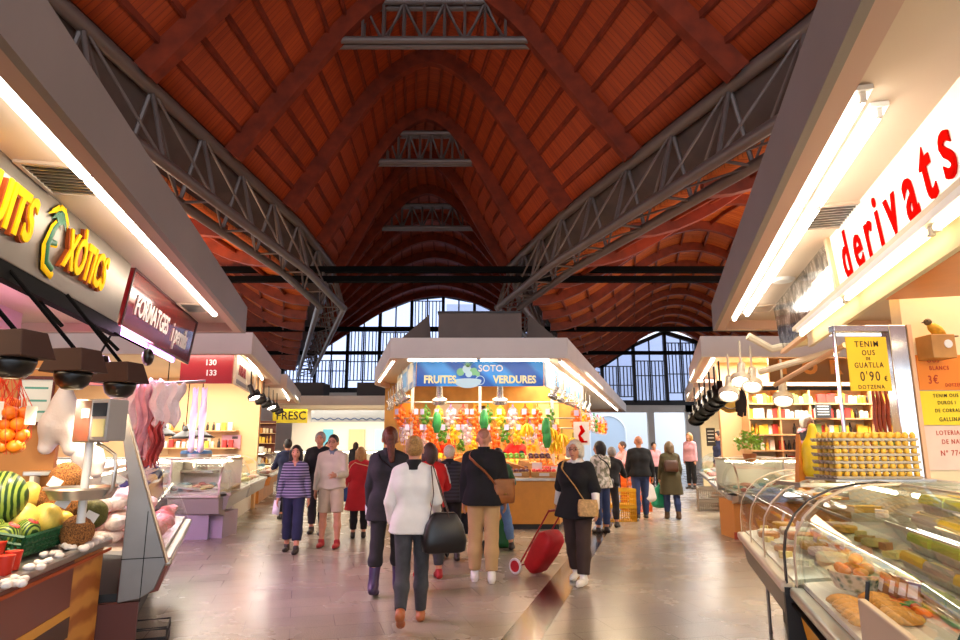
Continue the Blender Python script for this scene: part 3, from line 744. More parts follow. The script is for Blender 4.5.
# 6 tall woman in long dark coat, auburn ponytail
x, y = gp(386, 594)
p = Fig('tall woman in dark jacket and purple boots with long auburn ponytail, back to us', x, y, -.05, 1.78, legs=((-.18, .1, .02), (.16, .06, .02)), arms=((.05, .14, .3, 0), (0, .14, .25, 0)), female=True, vox=.011, yaw=.12)
p.body().top(charcoal, 'jacket', 1., -.2, .026, .02, collar=charcoal).trousers(charcoal, L=1.5).shoes(mat('purple_boot', '#3d2850', .4, var=.4, vscale=6), boot=.3).hair(hau, 'tail', .006)
q = p.J['wr', 0]
b = B(); b.path([(0, -.05, .1), (0, .0, 0), (.01, .08, -.12)], [.03, .034, .03], 12); o = b.obj('paper_roll', mat('paper', '#e4e0e4', .8), M=p.root.matrix_basis @ T(q[0]-.02, q[1]+.03, q[2]-.08)); tag(o, 'rolled white paper held by the tall woman with the auburn ponytail', 'paper roll')
bag(p, 'crossbody_bag', 'small black crossbody bag at the hip of the tall ponytailed woman', blkl, (.2, .03, .86), (.2, .09, .18), [drape(p, [(-.02, .28), (.2, .34), (.4, .5), (.5, .62), (.44, .8), (.25, 1.), (.0, 1.2)], .04)])
# 7 woman in the white blazer
x, y = gp(411, 624)
p = Fig('woman in white blazer and dark jeans with blonde bun walking away', x, y, .04, 1.68, legs=((-.22, .5, -.02), (.16, .05, -.01)), arms=((.05, .22, .55, .15), (.25, .2, .75, .1)), female=True, vox=.0105, yaw=-.1)
p.body().top(black, 'scarf', 0, .2, .012, neck=.55).top(white, 'blazer', 1., -.12, .02, .014, collar=black).trousers(grey, L=1.95, e=.008).shoes(shoet, e=.006).hair(hbl, 'bun', .002)
bag(p, 'tote_bag', 'large black leather tote on the shoulder of the woman in the white blazer', blkl, (.3, -.1, .83), (.42, .17, .36), [[tuple(p.at(.16, -.125, .0)), tuple(p.at(.2, -.14, .25)), tuple(p.at(.17, -.08, .5)), tuple(p.at(.19, .07, .48)), tuple(p.at(.25, .09, .2)), tuple(p.at(.3, .0, .02))], [tuple(p.at(.36, -.13, .0)), tuple(p.at(.27, -.14, .25)), tuple(p.at(.185, -.07, .52)), tuple(p.at(.2, .08, .47)), tuple(p.at(.29, .07, .2)), tuple(p.at(.36, .0, .02))]], mat('brown_strap', '#4a2418', .45), rot=.25, soft=.3)
# 8 child-height person in red track jacket in front of her
x, y = gp(428, 578)
p = Fig('person in red white-striped track jacket and red shoes, mostly behind the white blazer', x, y, .3, 1.62, legs=((.05, .04, .06), (-.06, .04, .06)), arms=((.5, .3, .9, .1), (.5, .3, .9, .1)), vox=.0125)
p.body().top(redb, 'track_jacket', 1., -.05, .024, .0, collar=redb).trousers(grey).shoes(shoer).hair(hbr, 'bob', .0)
for i in (0, 1):
    a, e_ = p.J['shd', i], p.J['elb', i]; sg = (-1, 1)[i]
    for o_ in (-.02, .02):
        b = B(); b.path([tuple(a+np.array([sg*.03+o_*.3, -.04+o_, .06])), tuple(a*.6+e_*.4+np.array([sg*.05, -.05+o_, .01])), tuple(a*.2+e_*.8+np.array([sg*.045, -.05+o_, 0]))], .009, 6); b.obj('sleeve_stripe', solew, p.root)
# 9 elderly man with white hair pushing a folding pushchair
x, y = gp(449, 560)
p = Fig('white-haired person in dark quilted jacket bending over a pushchair', x, y, .15, 1.6, lean=.18, legs=((.1, .1, .03), (-.1, .1, .03)), arms=((.5, .14, .6, .1), (.5, .14, .6, .1)), build=1.05, yaw=-.5, vox=.0125)
p.body().face(False).top(plaid, 'quilted_jacket', 1., -.1, .03, .02, collar=black).trousers(black).shoes(shoeb).hair(hwh, 'short', .004)
# 10 man in black jacket and khaki trousers
x, y = gp(484, 581)
p = Fig('bald man in black jacket and khaki trousers with his back to us', x, y, -.02, 1.8, legs=((.04, .03, .03), (-.08, .12, .0)), arms=((.05, .13, .25, .02), (0, .17, .35, .05)), build=1.1, vox=.011)
p.body().top(black, 'jacket', 1., -.1, .028, .012, collar=black).trousers(khaki, L=1.9, e=.016, loose=.006).shoes(shoew, sole=solew).hair(hst, 'short', -.012)
bag(p, 'messenger_bag', 'tan leather messenger bag worn across the bald man in black', tanl, (.23, -.06, 1.0), (.27, .1, .27), [drape(p, [(.0, .3), (.15, .4), (.3, .5), (.42, .6), (.51, .72)], .05), drape(p, [(.51, .72), (.45, .85), (.3, 1.0), (.1, 1.15), (.02, 1.25)], .05)], tanl, flap=True, rot=.35, strap_w=.024)
for gx in (-.1, .1):
    for gz in (.3, .12):
        B().ball(tuple(ring_at(p, gz, 2*PI*(.5+gx*.9), .037)), .009, 8).obj('stud', steelc, p.root)
# 11 person in light jeans bending to the fruit counter, hidden behind the bald man
x, y = gp(511, 551)
p = Fig('person in light blue jeans leaning at the fruit counter behind the bald man', x-.24, y+.1, -.2, 1.6, lean=.5, legs=((.1, .05, .05), (-.05, .02, .3)), arms=((.7, .15, .6, .1), (.7, .15, .6, .1)), vox=.013)
p.body().top(cl('green_jacket', '#2c5a3c'), 'jacket', 1., -.05, .028).trousers(jeanl, e=.016).shoes(shoeb).hair(hb, 'short')
# 12 white-haired woman with the red shopping trolley
x, y = gp(579, 583)
p = Fig('white-haired woman in black top walking with a red shopping trolley', x, y, PI-.55, 1.64, legs=((.2, .06, .05), (-.16, .16, .05)), arms=((.1, .34, .25, .0), (-.35, .36, .1, -.15)), build=1.2, female=True, yaw=.1, vox=.0105)
p.body().face().top(white, 'polo_neck', 1., .02, .016, neck=.55, arm_e=.014, collar=white).top(black, 'tunic', .55, -.18, .026, .03, vneck=True, neck=.51, arm_e=.036).trousers(brownp, L=1.93, e=.016, loose=.012).shoes(shoew, sole=solew).hair(hwh, 'curly', .01).glasses(MC['black_sole'])
trolley_lady = p
bag(p, 'crossbody_bag', 'beige quilted crossbody bag on the woman with the red trolley', mat('beige_quilt', '#c09a62', .6, var=.3, vscale=30, bump=.4), (-.22, .17, .92), (.25, .13, .2), [drape(p, [(.05, .88), (.2, .95), (.35, 1.03), (.47, 1.12), (.53, 1.22)], .05), drape(p, [(.53, .22), (.46, .4), (.3, .52), (.1, .68), (.02, .82)], .05)], mat('beige_strap2', '#b58a52', .6), rot=.3, strap_w=.022)
# trolley
def trolley(M):
    r = thing('shopping_trolley', 'red two-wheeled shopping trolley pulled by the white-haired woman', 'trolley', M)
    rb = mat('red_trolley_cloth', '#c01620', .6, var=.15, vscale=6, bump=.2, bscale=12)
    A = Matrix.Rotation(-.62, 4, 'X')
    b = B(); rs = []
    for z, w, d in ((.1, .28, .17), (.14, .34, .22), (.4, .37, .27), (.6, .36, .25), (.66, .3, .14)):
        rs.append([(w/2*math.copysign(abs(math.cos(a))**.5, math.cos(a)), .14+d/2*math.copysign(abs(math.sin(a))**.5, math.sin(a)), z) for a in np.linspace(0, 2*PI, 28, endpoint=False)])
    b.rings(rs, 0, A); b.obj('bag_body', rb, r, smooth=50)
    b = B()
    for s in (-.15, .15): b.tube((s, .01, .05), (s, .01, .92), .011, n=8, M=A)
    b.tube((-.15, .01, .92), (.15, .01, .92), .016, n=8, M=A); b.tube((-.2, .01, .05), (.2, .01, .05), .011, n=8, M=A); b.obj('frame', mat('red_tube', '#a01018', .35), r)
    for s in (-.22, .22):
        c = A @ V(s, .01, .05)
        b = B(); b.path([(c.x, c.y+.085*math.cos(a), c.z+.085*math.sin(a)) for a in np.linspace(0, 2*PI, 24, endpoint=False)], .016, 8, closed=True); w = b.obj('wheel', mat('white_tyre', '#d9d2cc', .6), r)
        b = B(); b.tube((c.x-.015, c.y, c.z), (c.x+.015, c.y, c.z), .07, n=20); b.obj('hub', mat('red_hub', '#b51a22', .4), w)
    b = text_B('shop & go', .07, .002, .001); b.obj('lettering', solew, r, A @ T(0, .003, .44))
    return r
hx = p.w(p.J['wr', 1]+p.J['fd', 1]*.08)
A = (hx.x-.0, hx.y)
# handle end sits in her hand: the trolley leans forward from its wheels to the hand
hd = math.atan2(0.95, .3)
tr = trolley(T())
hl = Matrix.Rotation(-.62, 4, 'X') @ V(0, .01, .92); wl = Matrix.Rotation(-.62, 4, 'X') @ V(.22, .01, .05)
dirx, diry = (hx.x-gp(532, 573)[0], hx.y-gp(532, 573)[1]); ang = math.atan2(diry, dirx)-PI/2
hl.z = hl.z-wl.z+.1
sc_ = 1.
tr.matrix_basis = T(hx.x, hx.y, 0) @ Matrix.Rotation(ang, 4, 'Z') @ T(-hl.x, -hl.y, .1-wl.z)
# 13 woman in floral jacket at the fruit stall
x, y = gp(597, 537)
p = Fig('dark-haired woman in pale floral jacket at the fruit stall corner', x+.2, y+.5, .5, 1.66, arms=((.3, .15, .6, .1), (.3, .15, .9, .2)), female=True, yaw=.4, vox=.0135)
p.body().top(floral, 'jacket', 1., -.1, .028, .015, collar=floral).trousers(jean).shoes(shoeb).hair(hb, 'bob', .008)
bag(p, 'crossbody_bag', 'small dark bag with thin strap worn over the floral jacket', blkl, (.23, .02, .93), (.18, .09, .16), [drape(p, [(.0, .25), (.2, .36), (.4, .5), (.52, .66)], .045)], strap_w=.012)
# 14 old man in black jacket sitting by the crates
x, y = gp(611, 527)
p = Fig('old grey-haired man in black jacket bending by the yellow crates', x, y, -.5, 1.6, lean=.45, legs=((.3, .35, .06), (.1, .2, .06)), arms=((.6, .12, .7, .2), (.6, .12, .7, .2)), vox=.0135)
p.body().top(black, 'jacket', 1., -.08, .03, .01, collar=black).trousers(charcoal).shoes(shoeb).hair(hgr, 'short')
# 15 couple walking off
x, y = gp(642, 520)
p = Fig('man in black sweater and blue jeans walking away with shopping', x, y, -.1, 1.78, legs=((-.18, .1, .03), (.16, .04, .03)), arms=((-.05, .18, .25, 0), (.1, .22, .2, 0)), build=1.1, vox=.0135)
p.body().top(black, 'sweater', 1., -.06, .026, .008).trousers(jean, L=1.97).shoes(shoeb, sole=solew).hair(hst, 'short', -.01)
man15 = p
x, y = gp(673, 519)
p = Fig('woman in olive parka and tall brown boots walking away', x, y, -.05, 1.67, legs=((.1, .05, .03), (-.1, .12, .03)), arms=((.05, .15, .35, 0), (.0, .15, .4, .1)), female=True, build=1.05, vox=.0135)
p.body().top(olive, 'parka', 1., -.4, .03, .025).trousers(jean).shoes(mat('brown_boot', '#5a4026', .6), boot=.28).hair(mat('ash_hair', '#6b563b', .5, var=.3, vscale=60), 'bob', .01)
bag(p, 'shoulder_bag', 'brown leather bag on the back of the woman in the olive parka', mat('brown_leather', '#4a2a1a', .45), (-.02, -.19, 1.18), (.32, .1, .26), [drape(p, [(.3, .38), (.45, .33), (.52, .25)], .05)], strap_w=.014)
def carrier(label, m, M, s=1.):
    r = thing('carrier_bag', label, 'bag', M)
    F = Field((-.25, -.16, -.5), (.25, .16, .06), .014); [F.cone((g*.1, 0, -.38), (g*.075, 0, -.14), .085, .055, .07) for g in (-1, 1)]; F.cone((0, .01, -.38), (0, .01, -.16), .1, .07, .07); F.cone((-.07, 0, -.12), (-.01, 0, -.03), .03, .014, .03); F.cone((.07, 0, -.12), (.01, 0, -.03), .03, .014, .03)
    F.mesh('bag_body', m, r); b = B(); b.path([(-.02, 0, -.04), (0, 0, .02), (.02, 0, -.04)], .012, 6); b.obj('handle', m, r); return r
q = man15.w(man15.J['wr', 1]+man15.J['fd', 1]*.1)
carrier('white plastic carrier bag held by the man in blue jeans', mat('white_plastic', '#e2ddd8', .4, bump=.4, bscale=20), T(q.x-.1, q.y, q.z+.0, .4, s=.95))
q = p.w(p.J['wr', 0]+p.J['fd', 0]*.1)
carrier('full green plastic carrier bag held by the woman in the olive parka', mat('green_plastic', '#17a077', .35, bump=.5, bscale=20), T(q.x, q.y, q.z, .2, s=1.15))
x, y = gp(503, 549); carrier('dark green bag standing on the floor behind the bald man', mat('dark_green_bag', '#1f6a34', .5, bump=.4, bscale=20), T(x, y+.15, .47))
# far figures
x, y = gp(656, 492)
p = Fig('distant person in pink shirt standing near the bright exit', x, y, PI, 1.68, vox=.02)
p.body().top(pinkc, 'shirt', 1., -.06, .024).trousers(black).shoes(shoeb).hair(hb, 'short')
x, y = gp(625, 505)
p = Fig('person in mauve top with arms folded behind the yellow crates', x, y, PI*.6, 1.68, arms=((.5, .2, 1.6, .5), (.5, .2, 1.6, .5)), vox=.018)
p.body().top(pinkc, 'top', 1., -.1, .022).trousers(navy).shoes(shoeb).hair(hbr, 'short')
x, y = gp(303, 512)
p = Fig('dark-haired person in black coat far behind the grey-haired man', x+.55, y, PI, 1.66, vox=.02)
p.body().top(black, 'coat', 1., -.3, .03).trousers(black).shoes(shoeb).hair(hb, 'bob')
# ================================================================ stall canopies, strip lights and signs
def pw(px, py, Y):
    """world point at depth Y seen at a pixel of the 960x640 frame"""
    dx, dy = (px-480)/FPX, (320-py)/FPX
    t = Y/(math.cos(TH)-dy*math.sin(TH)); return V(dx*t, Y, CAMH+t*(math.sin(TH)+dy*math.cos(TH)))
ZL, ZF, ZSO = 3.27, 3.67, 3.40       # lip, top of fascia, soffit
fas = mat('grey_fascia', '#8d827c', .55, var=.06, vscale=1.2); sof = mat('cream_soffit', '#d8c4ae', .5, var=.04, vscale=1); lipm = mat('pinkish_lip', '#c9a595', .5)
cream_p = mat('cream_panel', '#e3d3b5', .6); white_e = mat('white_enamel', '#e8e6e0', .35); inox = mat('brushed_steel', '#b9b4ae', .28, metal=.9, var=.12, vscale=5); grille = mat('grille_black', '#181513', .6)
TUBE = emit('tube_white', '#fff6e6', 15.); TUBEW = emit('tube_warm', '#ffe2ac', 8.); TUBEP = emit('tube_pink', '#e08cff', 9.)
def tube_light(label, a, b, m=None, up=.05, group='canopy strip lights', rad=.022):
    """fluorescent fitting between two points: housing above, tube below, end caps"""
    a, b = V(a), V(b); r = thing('strip_light', label, 'light', Matrix.Translation(a), group)
    d = b-a; L = d.length; d.normalize(); n = max(1, round(L/1.5)); s = V(-d.y, d.x, 0)
    q = B(); q.add([s*.045+V(0, 0, up), -s*.045+V(0, 0, up), -s*.045+V(0, 0, .025), s*.045+V(0, 0, .025)]+[d*L+s*.045+V(0, 0, up), d*L-s*.045+V(0, 0, up), d*L-s*.045+V(0, 0, .025), d*L+s*.045+V(0, 0, .025)],
          [(0, 1, 2, 3), (7, 6, 5, 4), (0, 4, 5, 1), (1, 5, 6, 2), (2, 6, 7, 3), (3, 7, 4, 0)]); q.obj('housing', white_e, r, smooth=0)
    for i in range(n):
        p, e = d*(L*i/n+.04), d*(L*(i+1)/n-.04)
        B().tube(p, e, rad, n=8).obj('tube', m or TUBE, r)
        for c in (p, e): B().box(c, (.03, .03, .05)).obj('end_cap', white_e, r, smooth=0)
    return r
def vent(label, M, w=.55, h=.32):
    r = thing('air_vent', label, 'vent', M, 'canopy air vents')
    b = B(); t = .03
    for x0, x1, y0, y1 in ((-w/2-t, -w/2, -h/2-t, h/2+t), (w/2, w/2+t, -h/2-t, h/2+t), (-w/2, w/2, -h/2-t, -h/2), (-w/2, w/2, h/2, h/2+t)): b.bx(x0, x1, y0, y1, -.02, 0)
    b.obj('frame', sof, r, smooth=0); b = B(); b.bx(-w/2, w/2, -h/2, h/2, -.004, 0); b.obj('grille', grille, r, smooth=0)
    b = B()
    for i in range(9):
        x = -w/2+w*(i+.5)/9; b.bx(x-.008, x+.008, -h/2, h/2, -.016, -.006)
    b.obj('slat', inox, r, smooth=0); return r
def inset(pts, d):
    n = len(pts); out = []
    for i in range(n):
        p0, p1, p2 = V(*pts[i-1]), V(*pts[i]), V(*pts[(i+1) % n]); a = (p1-p0).normalized(); b = (p2-p1).normalized()
        na, nb = V(-a.y, a.x), V(-b.y, b.x); k = (na+nb).normalized(); out.append(p1+k*(d/max(.3, k.dot(na))))
    return out
fas_lit = mat('lit_fascia', '#cfc2b6', .5, var=.05, vscale=1.2)  # lighter copy of the grey fascia: the light on it is in the colour
def canopy(label, pts, zl=ZL, zf=ZF, zs=ZSO, fas=None):
    fas = fas or fas_lit
    """pts anticlockwise; fascia all round, lip, soffit and top"""
    r = thing('stall_canopy', label, 'canopy', T(pts[0][0], pts[0][1], 0)); o = V(*pts[0]); n = len(pts)
    P = [V(*p)-o for p in pts]; I = [p-o for p in inset(pts, .05)]; I2 = [p-o for p in inset(pts, .16)]
    for i in range(n):
        a, b, c, d = P[i], P[(i+1) % n], I[(i+1) % n], I[i]
        q = B(); q.add([(*p, z) for z in (zl, zf) for p in (a, b, c, d)], [(3, 2, 1, 0), (4, 5, 6, 7), (0, 1, 5, 4), (1, 2, 6, 5), (2, 3, 7, 6), (3, 0, 4, 7)]); q.obj('fascia_panel', fas, r, smooth=0)
        c2, d2 = I2[(i+1) % n], I2[i]
        q = B(); q.add([(*p, z) for z in (zl+.003, zs) for p in (d, c, c2, d2)], [(3, 2, 1, 0), (4, 5, 6, 7), (0, 1, 5, 4), (1, 2, 6, 5), (2, 3, 7, 6), (3, 0, 4, 7)]); q.obj('lip', lipm, r, smooth=0)
    q = B(); q.add([(*p, z) for z in (zs, zs+.04) for p in I], [tuple(range(n))[::-1], tuple(range(n, 2*n))]+[(i, (i+1) % n, n+(i+1) % n, n+i) for i in range(n)]); q.obj('soffit_panel', sof, r, smooth=0)
    q = B(); q.add([(*p, z) for z in (zf-.06, zf-.02) for p in I], [tuple(range(n))[::-1], tuple(range(n, 2*n))]+[(i, (i+1) % n, n+(i+1) % n, n+i) for i in range(n)]); q.obj('roof_panel', fas, r, smooth=0)
    return r
# canopy outlines
cL1 = [(xl_lip(-1.5), -1.5), (xl_lip(9.5), 9.5), (-9.5, 9.5), (-9.5, -1.5)]
cL2 = [(xl_lip(11.7)-.2, 11.7), (xl_lip(17.8)-.2, 17.8), (-12, 17.8), (-12, 11.7)]
cL3 = [(xl_lip(18.8)-.1, 18.8), (xl_lip(26)-.1, 26), (-13, 26), (-13, 18.8)]
cR1 = [(9.5, -1.5), (9.5, 9.3), (xr_lip(9.3), 9.3), (xr_lip(-1.5), -1.5)]
cR2 = [(14, 12.1), (14, 17.4), (xr_lip(17.4), 17.4), (xr_lip(12.1), 12.1)]
cR3 = [(15, 18.6), (15, 25), (xr_lip(25)+.15, 25), (xr_lip(18.6)+.15, 18.6)]
cC = [(-1.74, 12.3), (1.70, 12.3), (1.7+.279*20.7, 33), (-1.2, 33), (-2.95, 17.9), (-2.85, 17.35)]
cF = [(-9.5, 27.2), (-2.6, 27.2), (-2.6, 33), (-9.5, 33)]
def ccw(p): return p if sum(a[0]*b[1]-b[0]*a[1] for a, b in zip(p, p[1:]+p[:1])) > 0 else p[::-1]
canopy('long grey canopy over the FRUITS EXOTICS fruit stall and meat counter', ccw(cL1), fas=fas); canopy('brightly lit canopy over the second stall with the red price sign', ccw(cL2)); canopy('short brightly lit canopy furthest along beyond the red sign stall', ccw(cL3))
canopy('long grey canopy over the derivats egg and cheese stall', ccw(cR1), fas=fas); canopy('brightly lit canopy over the deli stall with the product shelves', ccw(cR2)); canopy('small canopy just before the bright exit', ccw(cR3))
canopy('wedge-shaped canopy of the central SOTO fruit stall', ccw(cC)); canopy('pale blue-lit canopy of the FRESC stall across the hall end', ccw(cF))
def on_l(s, d, z): return FL @ V(s, d, z)
def on_r(s, d, z): return FR @ V(s, d, z)
tube_light('long white strip light under the canopy above the yellow FRUITS EXOTICS letters', on_l(2.55, .26, 3.34), on_l(8.7, .26, 3.34), rad=.034)
tube_light('white strip light pair under the derivats canopy, the one by the lip', on_r(-9.2, .25, 3.34), on_r(-3.1, .25, 3.34), rad=.026); tube_light('white strip light pair under the derivats canopy, the inner one', on_r(-8.9, .38, 3.34), on_r(-3.3, .38, 3.34), rad=.026)
a = V(*cL2[0], 3.35); b = V(*cL2[1], 3.35); tube_light('strip light along the aisle edge of the red price sign stall', a+V(-.3, .5, 0), b+V(-.3, -.6, 0))
tube_light('strip light across the near edge of the red price sign stall', V(-4.6, 11.95, 3.35), V(-9, 11.95, 3.35))
a = V(*cL3[0], 3.35); b = V(*cL3[1], 3.35); tube_light('short strip light on the canopy furthest down the aisle', a+V(-.3, .5, 0), b+V(-.3, -.6, 0))
tube_light('strip light across the front above the blue SOTO banner', V(-1.45, 12.48, 3.25), V(1.4, 12.48, 3.25), up=.14)
tube_light('strip light on the narrow side of the SOTO canopy', V(-1.72, 12.7, 3.27), V(-2.68, 17.0, 3.27), up=.12); tube_light('strip light on the long side of the SOTO canopy towards the exit', V(1.6, 12.75, 3.25), V(6.6, 31, 3.25), up=.14)
tube_light('strip light on the aisle side of the deli stall canopy', V(xr_lip(12.6)+.3, 12.6, 3.34), V(xr_lip(17)+.3, 17, 3.34)); tube_light('strip light on the small canopy before the exit', V(xr_lip(19)+.5, 19, 3.34), V(xr_lip(24.5)+.5, 24.5, 3.34))
tube_light('strip light along the front of the FRESC stall canopy', V(-9, 27.5, 3.33), V(-2.9, 27.5, 3.33))
vent('louvred vent in the soffit just above the FRUITS EXOTICS sign', FL @ T(4.3, .49, ZSO), .5, .3); vent('louvred vent in the soffit above the FORMATGES sign end', FL @ T(8.55, .5, ZSO), .5, .25)
vent('louvred vent in the soffit between the derivats letters and the strip lights', FR @ T(-5.15, .56, ZSO)); vent('small louvred vent in the soffit at the far end above the mirror panel', FR @ T(-8.75, .55, ZSO), .4, .25)
vent('small vent in the soffit of the SOTO canopy corner', T(-1.55, 13.2, ZSO), .4, .2); vent('small vent in the soffit of the red price sign stall', FL @ T(14, .75, ZSO), .4, .2)
b = B(); b.lathe([(.0, -.03), (.1, -.03), (.13, 0)], 24); o = b.obj('ceiling_speaker', white_e, M=FR @ T(-7.2, .55, ZSO)); tag(o, 'round white speaker set in the soffit near the mirror panel', 'speaker')
# small steel hanger above each ceiling: grey boxes and sail-like baffles on the SOTO canopy
brn = mat('taupe_board', '#6a5a50', .7, var=.08, vscale=2); dkg = mat('charcoal_board', '#423d3b', .75)
r = thing('duct_box', 'large brown box standing on top of the SOTO canopy', 'duct', T(.05, 14, ZF-.02))
b = B(); b.bx(-.95, .85, -.4, .6, 0, .78); b.obj('casing', brn, r, bevel=.01); b = B(); b.bx(-.97, .87, -.42, .62, .78, .82); b.obj('top_plate', dkg, r)
for lab, x, s in (('brown triangular baffle leaning on the narrow end of the SOTO canopy', -1.55, 1), ('brown triangular baffle leaning on the exit end of the SOTO canopy', 1.5, -1)):
    b = B(); b.prism([(-.5, 0), (.5, 0), (.42, .85)], -.03, .03, Matrix.Rotation(PI/2 if s < 0 else -PI/2, 4, 'Z')); o = b.obj('roof_baffle', brn, M=T(x, 14, ZF-.02) @ Matrix.Rotation(.35*s, 4, 'Z')); tag(o, lab, 'baffle')
for i, (x, y, w) in enumerate(((-8.0, 27.6, 2.5), (-4.1, 27.6, 2.4))):
    b = B(); b.bx(-w/2, w/2, 0, 1.2, 0, .62); o = b.obj('duct_box', dkg, M=T(x, y, ZF-.02), bevel=.01); tag(o, ('dark box on the FRESC canopy above the yellow sign', 'dark box on the FRESC canopy above the blue wave stripe')[i], 'duct')
# ---- sign boards
def lay(face_pt, xdir, up):
    """matrix whose x runs along the text, z up the board, y into the board"""
    x = V(xdir).normalized(); z = V(up); z = (z-x*z.dot(x)).normalized(); y = z.cross(x)
    return Matrix(((x.x, y.x, z.x, face_pt[0]), (x.y, y.y, z.y, face_pt[1]), (x.z, y.z, z.z, face_pt[2]), (0, 0, 0, 1)))
def put_text(par, name, s, m, x, z, size, M0=None, extr=.004, off=0., xs=1., side=None, y=-.004, align='CENTER', rot=0., spacing=1.):
    b = text_B(s, size, extr, off, xs, align, spacing)
    o = b.obj(name, m, par, T(x, y-extr, z) @ Matrix.Rotation(-rot, 4, 'Y'), smooth=0)
    return o
DSG = .69
steelsign = mat('satin_steel_sign', '#857a6c', .34, metal=.85, var=.1, vscale=1.5); yel = mat('yellow_letter', '#ffc814', .7, spec=.1); org = mat('orange_letter_side', '#a8480c', .6); grn = mat('green_letter', '#14673f', .45); wht = mat('white_letter', '#f2efe9', .5)
up_l = FL.to_3x3() @ V(0, -.08, .6)
S = lay(on_l(0, DSG+.07, 2.8), FL.to_3x3() @ V(1, 0, 0), up_l)
r = thing('shop_sign', 'brushed steel sign with yellow FRUITS EXOTICS letters above the fruit stall', 'sign', S)
b = B(); b.bx(.8, 6.52, 0, .06, 0, .61); b.obj('board', steelsign, r, bevel=.012)
b = B(); b.bx(.8, 6.52, -.015, .05, -.05, 0); b.obj('trim', dark, r)
def letters(r, s, x, z, size, xs=.8, align='LEFT'):
    put_text(r, 'lettering', s, org, x-.014, z-.012, size, extr=.014, off=.014, xs=xs, y=-.001, align=align)
    put_text(r, 'lettering', s, yel, x, z, size, extr=.006, off=.012, xs=xs, y=-.029, align=align)
letters(r, 'FRUITS', 4.45, .31, .42, .68, 'RIGHT'); letters(r, 'X\u00d2TICS', 5.0, .31, .41, .6, 'LEFT')
# palm-shaped E
e = B(); e.path([(.12, 0, -.2), (.0, 0, -.17), (-.05, 0, -.05), (-.02, 0, .08), (.03, 0, .16)], [.028, .034, .034, .03, .022], 8); e.path([(-.04, 0, -.02), (.08, 0, .0)], [.026, .02], 8)
for a in range(7):
    t = PI*(a/6)-.1; e.path([(.03, 0, .15), (.03+.07*math.cos(t), 0, .19+.06*math.sin(t)), (.03+.14*math.cos(t), 0, .14+.07*math.sin(t))], [.02, .018, .004], 6)
q = B(); q.v = [(v[0]*1.3, v[1], v[2]*1.15) for v in e.v]; q.f = e.f; q.mi = e.mi
q.v = [(a, b_*.35, c) for a, b_, c in q.v]; e.v = [(a*.95, b_*.3, c*.95) for a, b_, c in e.v]
q.obj('palm_letter', yel, r, T(4.78, -.012, .3)); e.obj('palm_letter', grn, r, T(4.78, -.022, .305))
# second board: dark red glass with white script
redg = mat('dark_red_glass', '#7a1518', .12, coat=.6, var=.1, vscale=2)
r = thing('shop_sign', 'dark red glossy sign with white FORMATGES lettering at the stall end', 'sign', S @ T(6.62, 0, 0))
b = B(); b.bx(0, 3.05, 0, .05, -.02, .61); b.obj('board', redg, r); b = B()
for x0, x1, z0, z1 in ((0, 3.05, .585, .615), (0, 3.05, -.03, 0), (0, .03, 0, .6), (3.02, 3.05, 0, .6)): b.bx(x0, x1, -.012, 0, z0, z1)
b.obj('frame', mat('maroon_frame', '#3a0c0e', .4), r)
put_text(r, 'lettering', 'FORMATGES', wht, .28, .27, .3, off=.006, xs=.8, align='LEFT'); put_text(r, 'lettering', 'i pernils', wht, 1.86, .25, .36, off=.004, xs=.72, align='LEFT')
# right side: white light box DERIVATS, mirror strip, tube below
up_r = FR.to_3x3() @ V(0, -.05, .55)
S = lay(on_r(0, DSG+.05, 2.87), FR.to_3x3() @ V(1, 0, 0), up_r)
lightbox = mat('light_box_face', '#f3ede2', .35, emis='#fff4e0', estr=.3)
r = thing('shop_sign', 'white illuminated sign with red derivats letters above the egg stall', 'sign', S @ T(-5.75, 0, 0))
b = B(); b.bx(0, 5, 0, .08, 0, .54); b.obj('board', lightbox, r); b = B()
for x0, x1, z0, z1 in ((-.09, 5, .54, .6), (-.09, 5, -.06, 0), (-.09, 0, 0, .54)): b.bx(x0, x1, -.03, .08, z0, z1)
b.obj('frame', mat('peach_frame', '#e2b48a', .5), r, bevel=.008)
redl = mat('red_letter', '#b40a06', .9, spec=0.)
for i, (ch, x, z) in enumerate((('d', .34, .25), ('e', .66, .25), ('r', .94, .25), ('i', 1.17, .26), ('v', 1.43, .265), ('a', 1.75, .255), ('t', 2.03, .27), ('s', 2.3, .29))):
    put_text(r, 'lettering', ch, redl, x, z, .53, off=.009, xs=.82)
mirr = ramp2('mottled_mirror', '#4a4846', '#d9d6d2', 'noise', 6, rough=.12, pos=(.4, .62), metal=.85, dist=1.2)
r = thing('shop_sign', 'mottled mirror panel under the canopy beyond the derivats sign', 'sign', S @ T(-8.75, 0, 0))
b = B(); b.bx(0, 2.88, 0, .05, -.05, .54); b.obj('board', mirr, r); b = B(); b.bx(0, 2.9, -.02, .05, -.09, -.05); b.bx(0, 2.9, -.02, .05, .54, .58); b.obj('frame', mat('peach_frame', '#e2b48a'), r)
tube_light('thick warm strip light along the bottom of the derivats sign', on_r(-6.9, .62, 2.73), on_r(-1.8, .62, 2.73), TUBEW, .07)
b = B(); b.bx(-7.1, -1.5, .58, .75, 2.8, 2.84); b.bx(-7.1, -1.5, .72, .76, 2.63, 2.8); o = b.obj('lamp_trough', cream_p, M=FR.copy()); tag(o, 'cream trough holding the warm strip light below the derivats sign', 'light fitting')
orgb = mat('orange_board', '#d9741a', .35, var=.05)
b = B(); b.bx(-4.86, 0, .78, 4.5, 2.64, 2.69); o = b.obj('ceiling_panel', orgb, M=FR.copy(), smooth=0); struct(o)
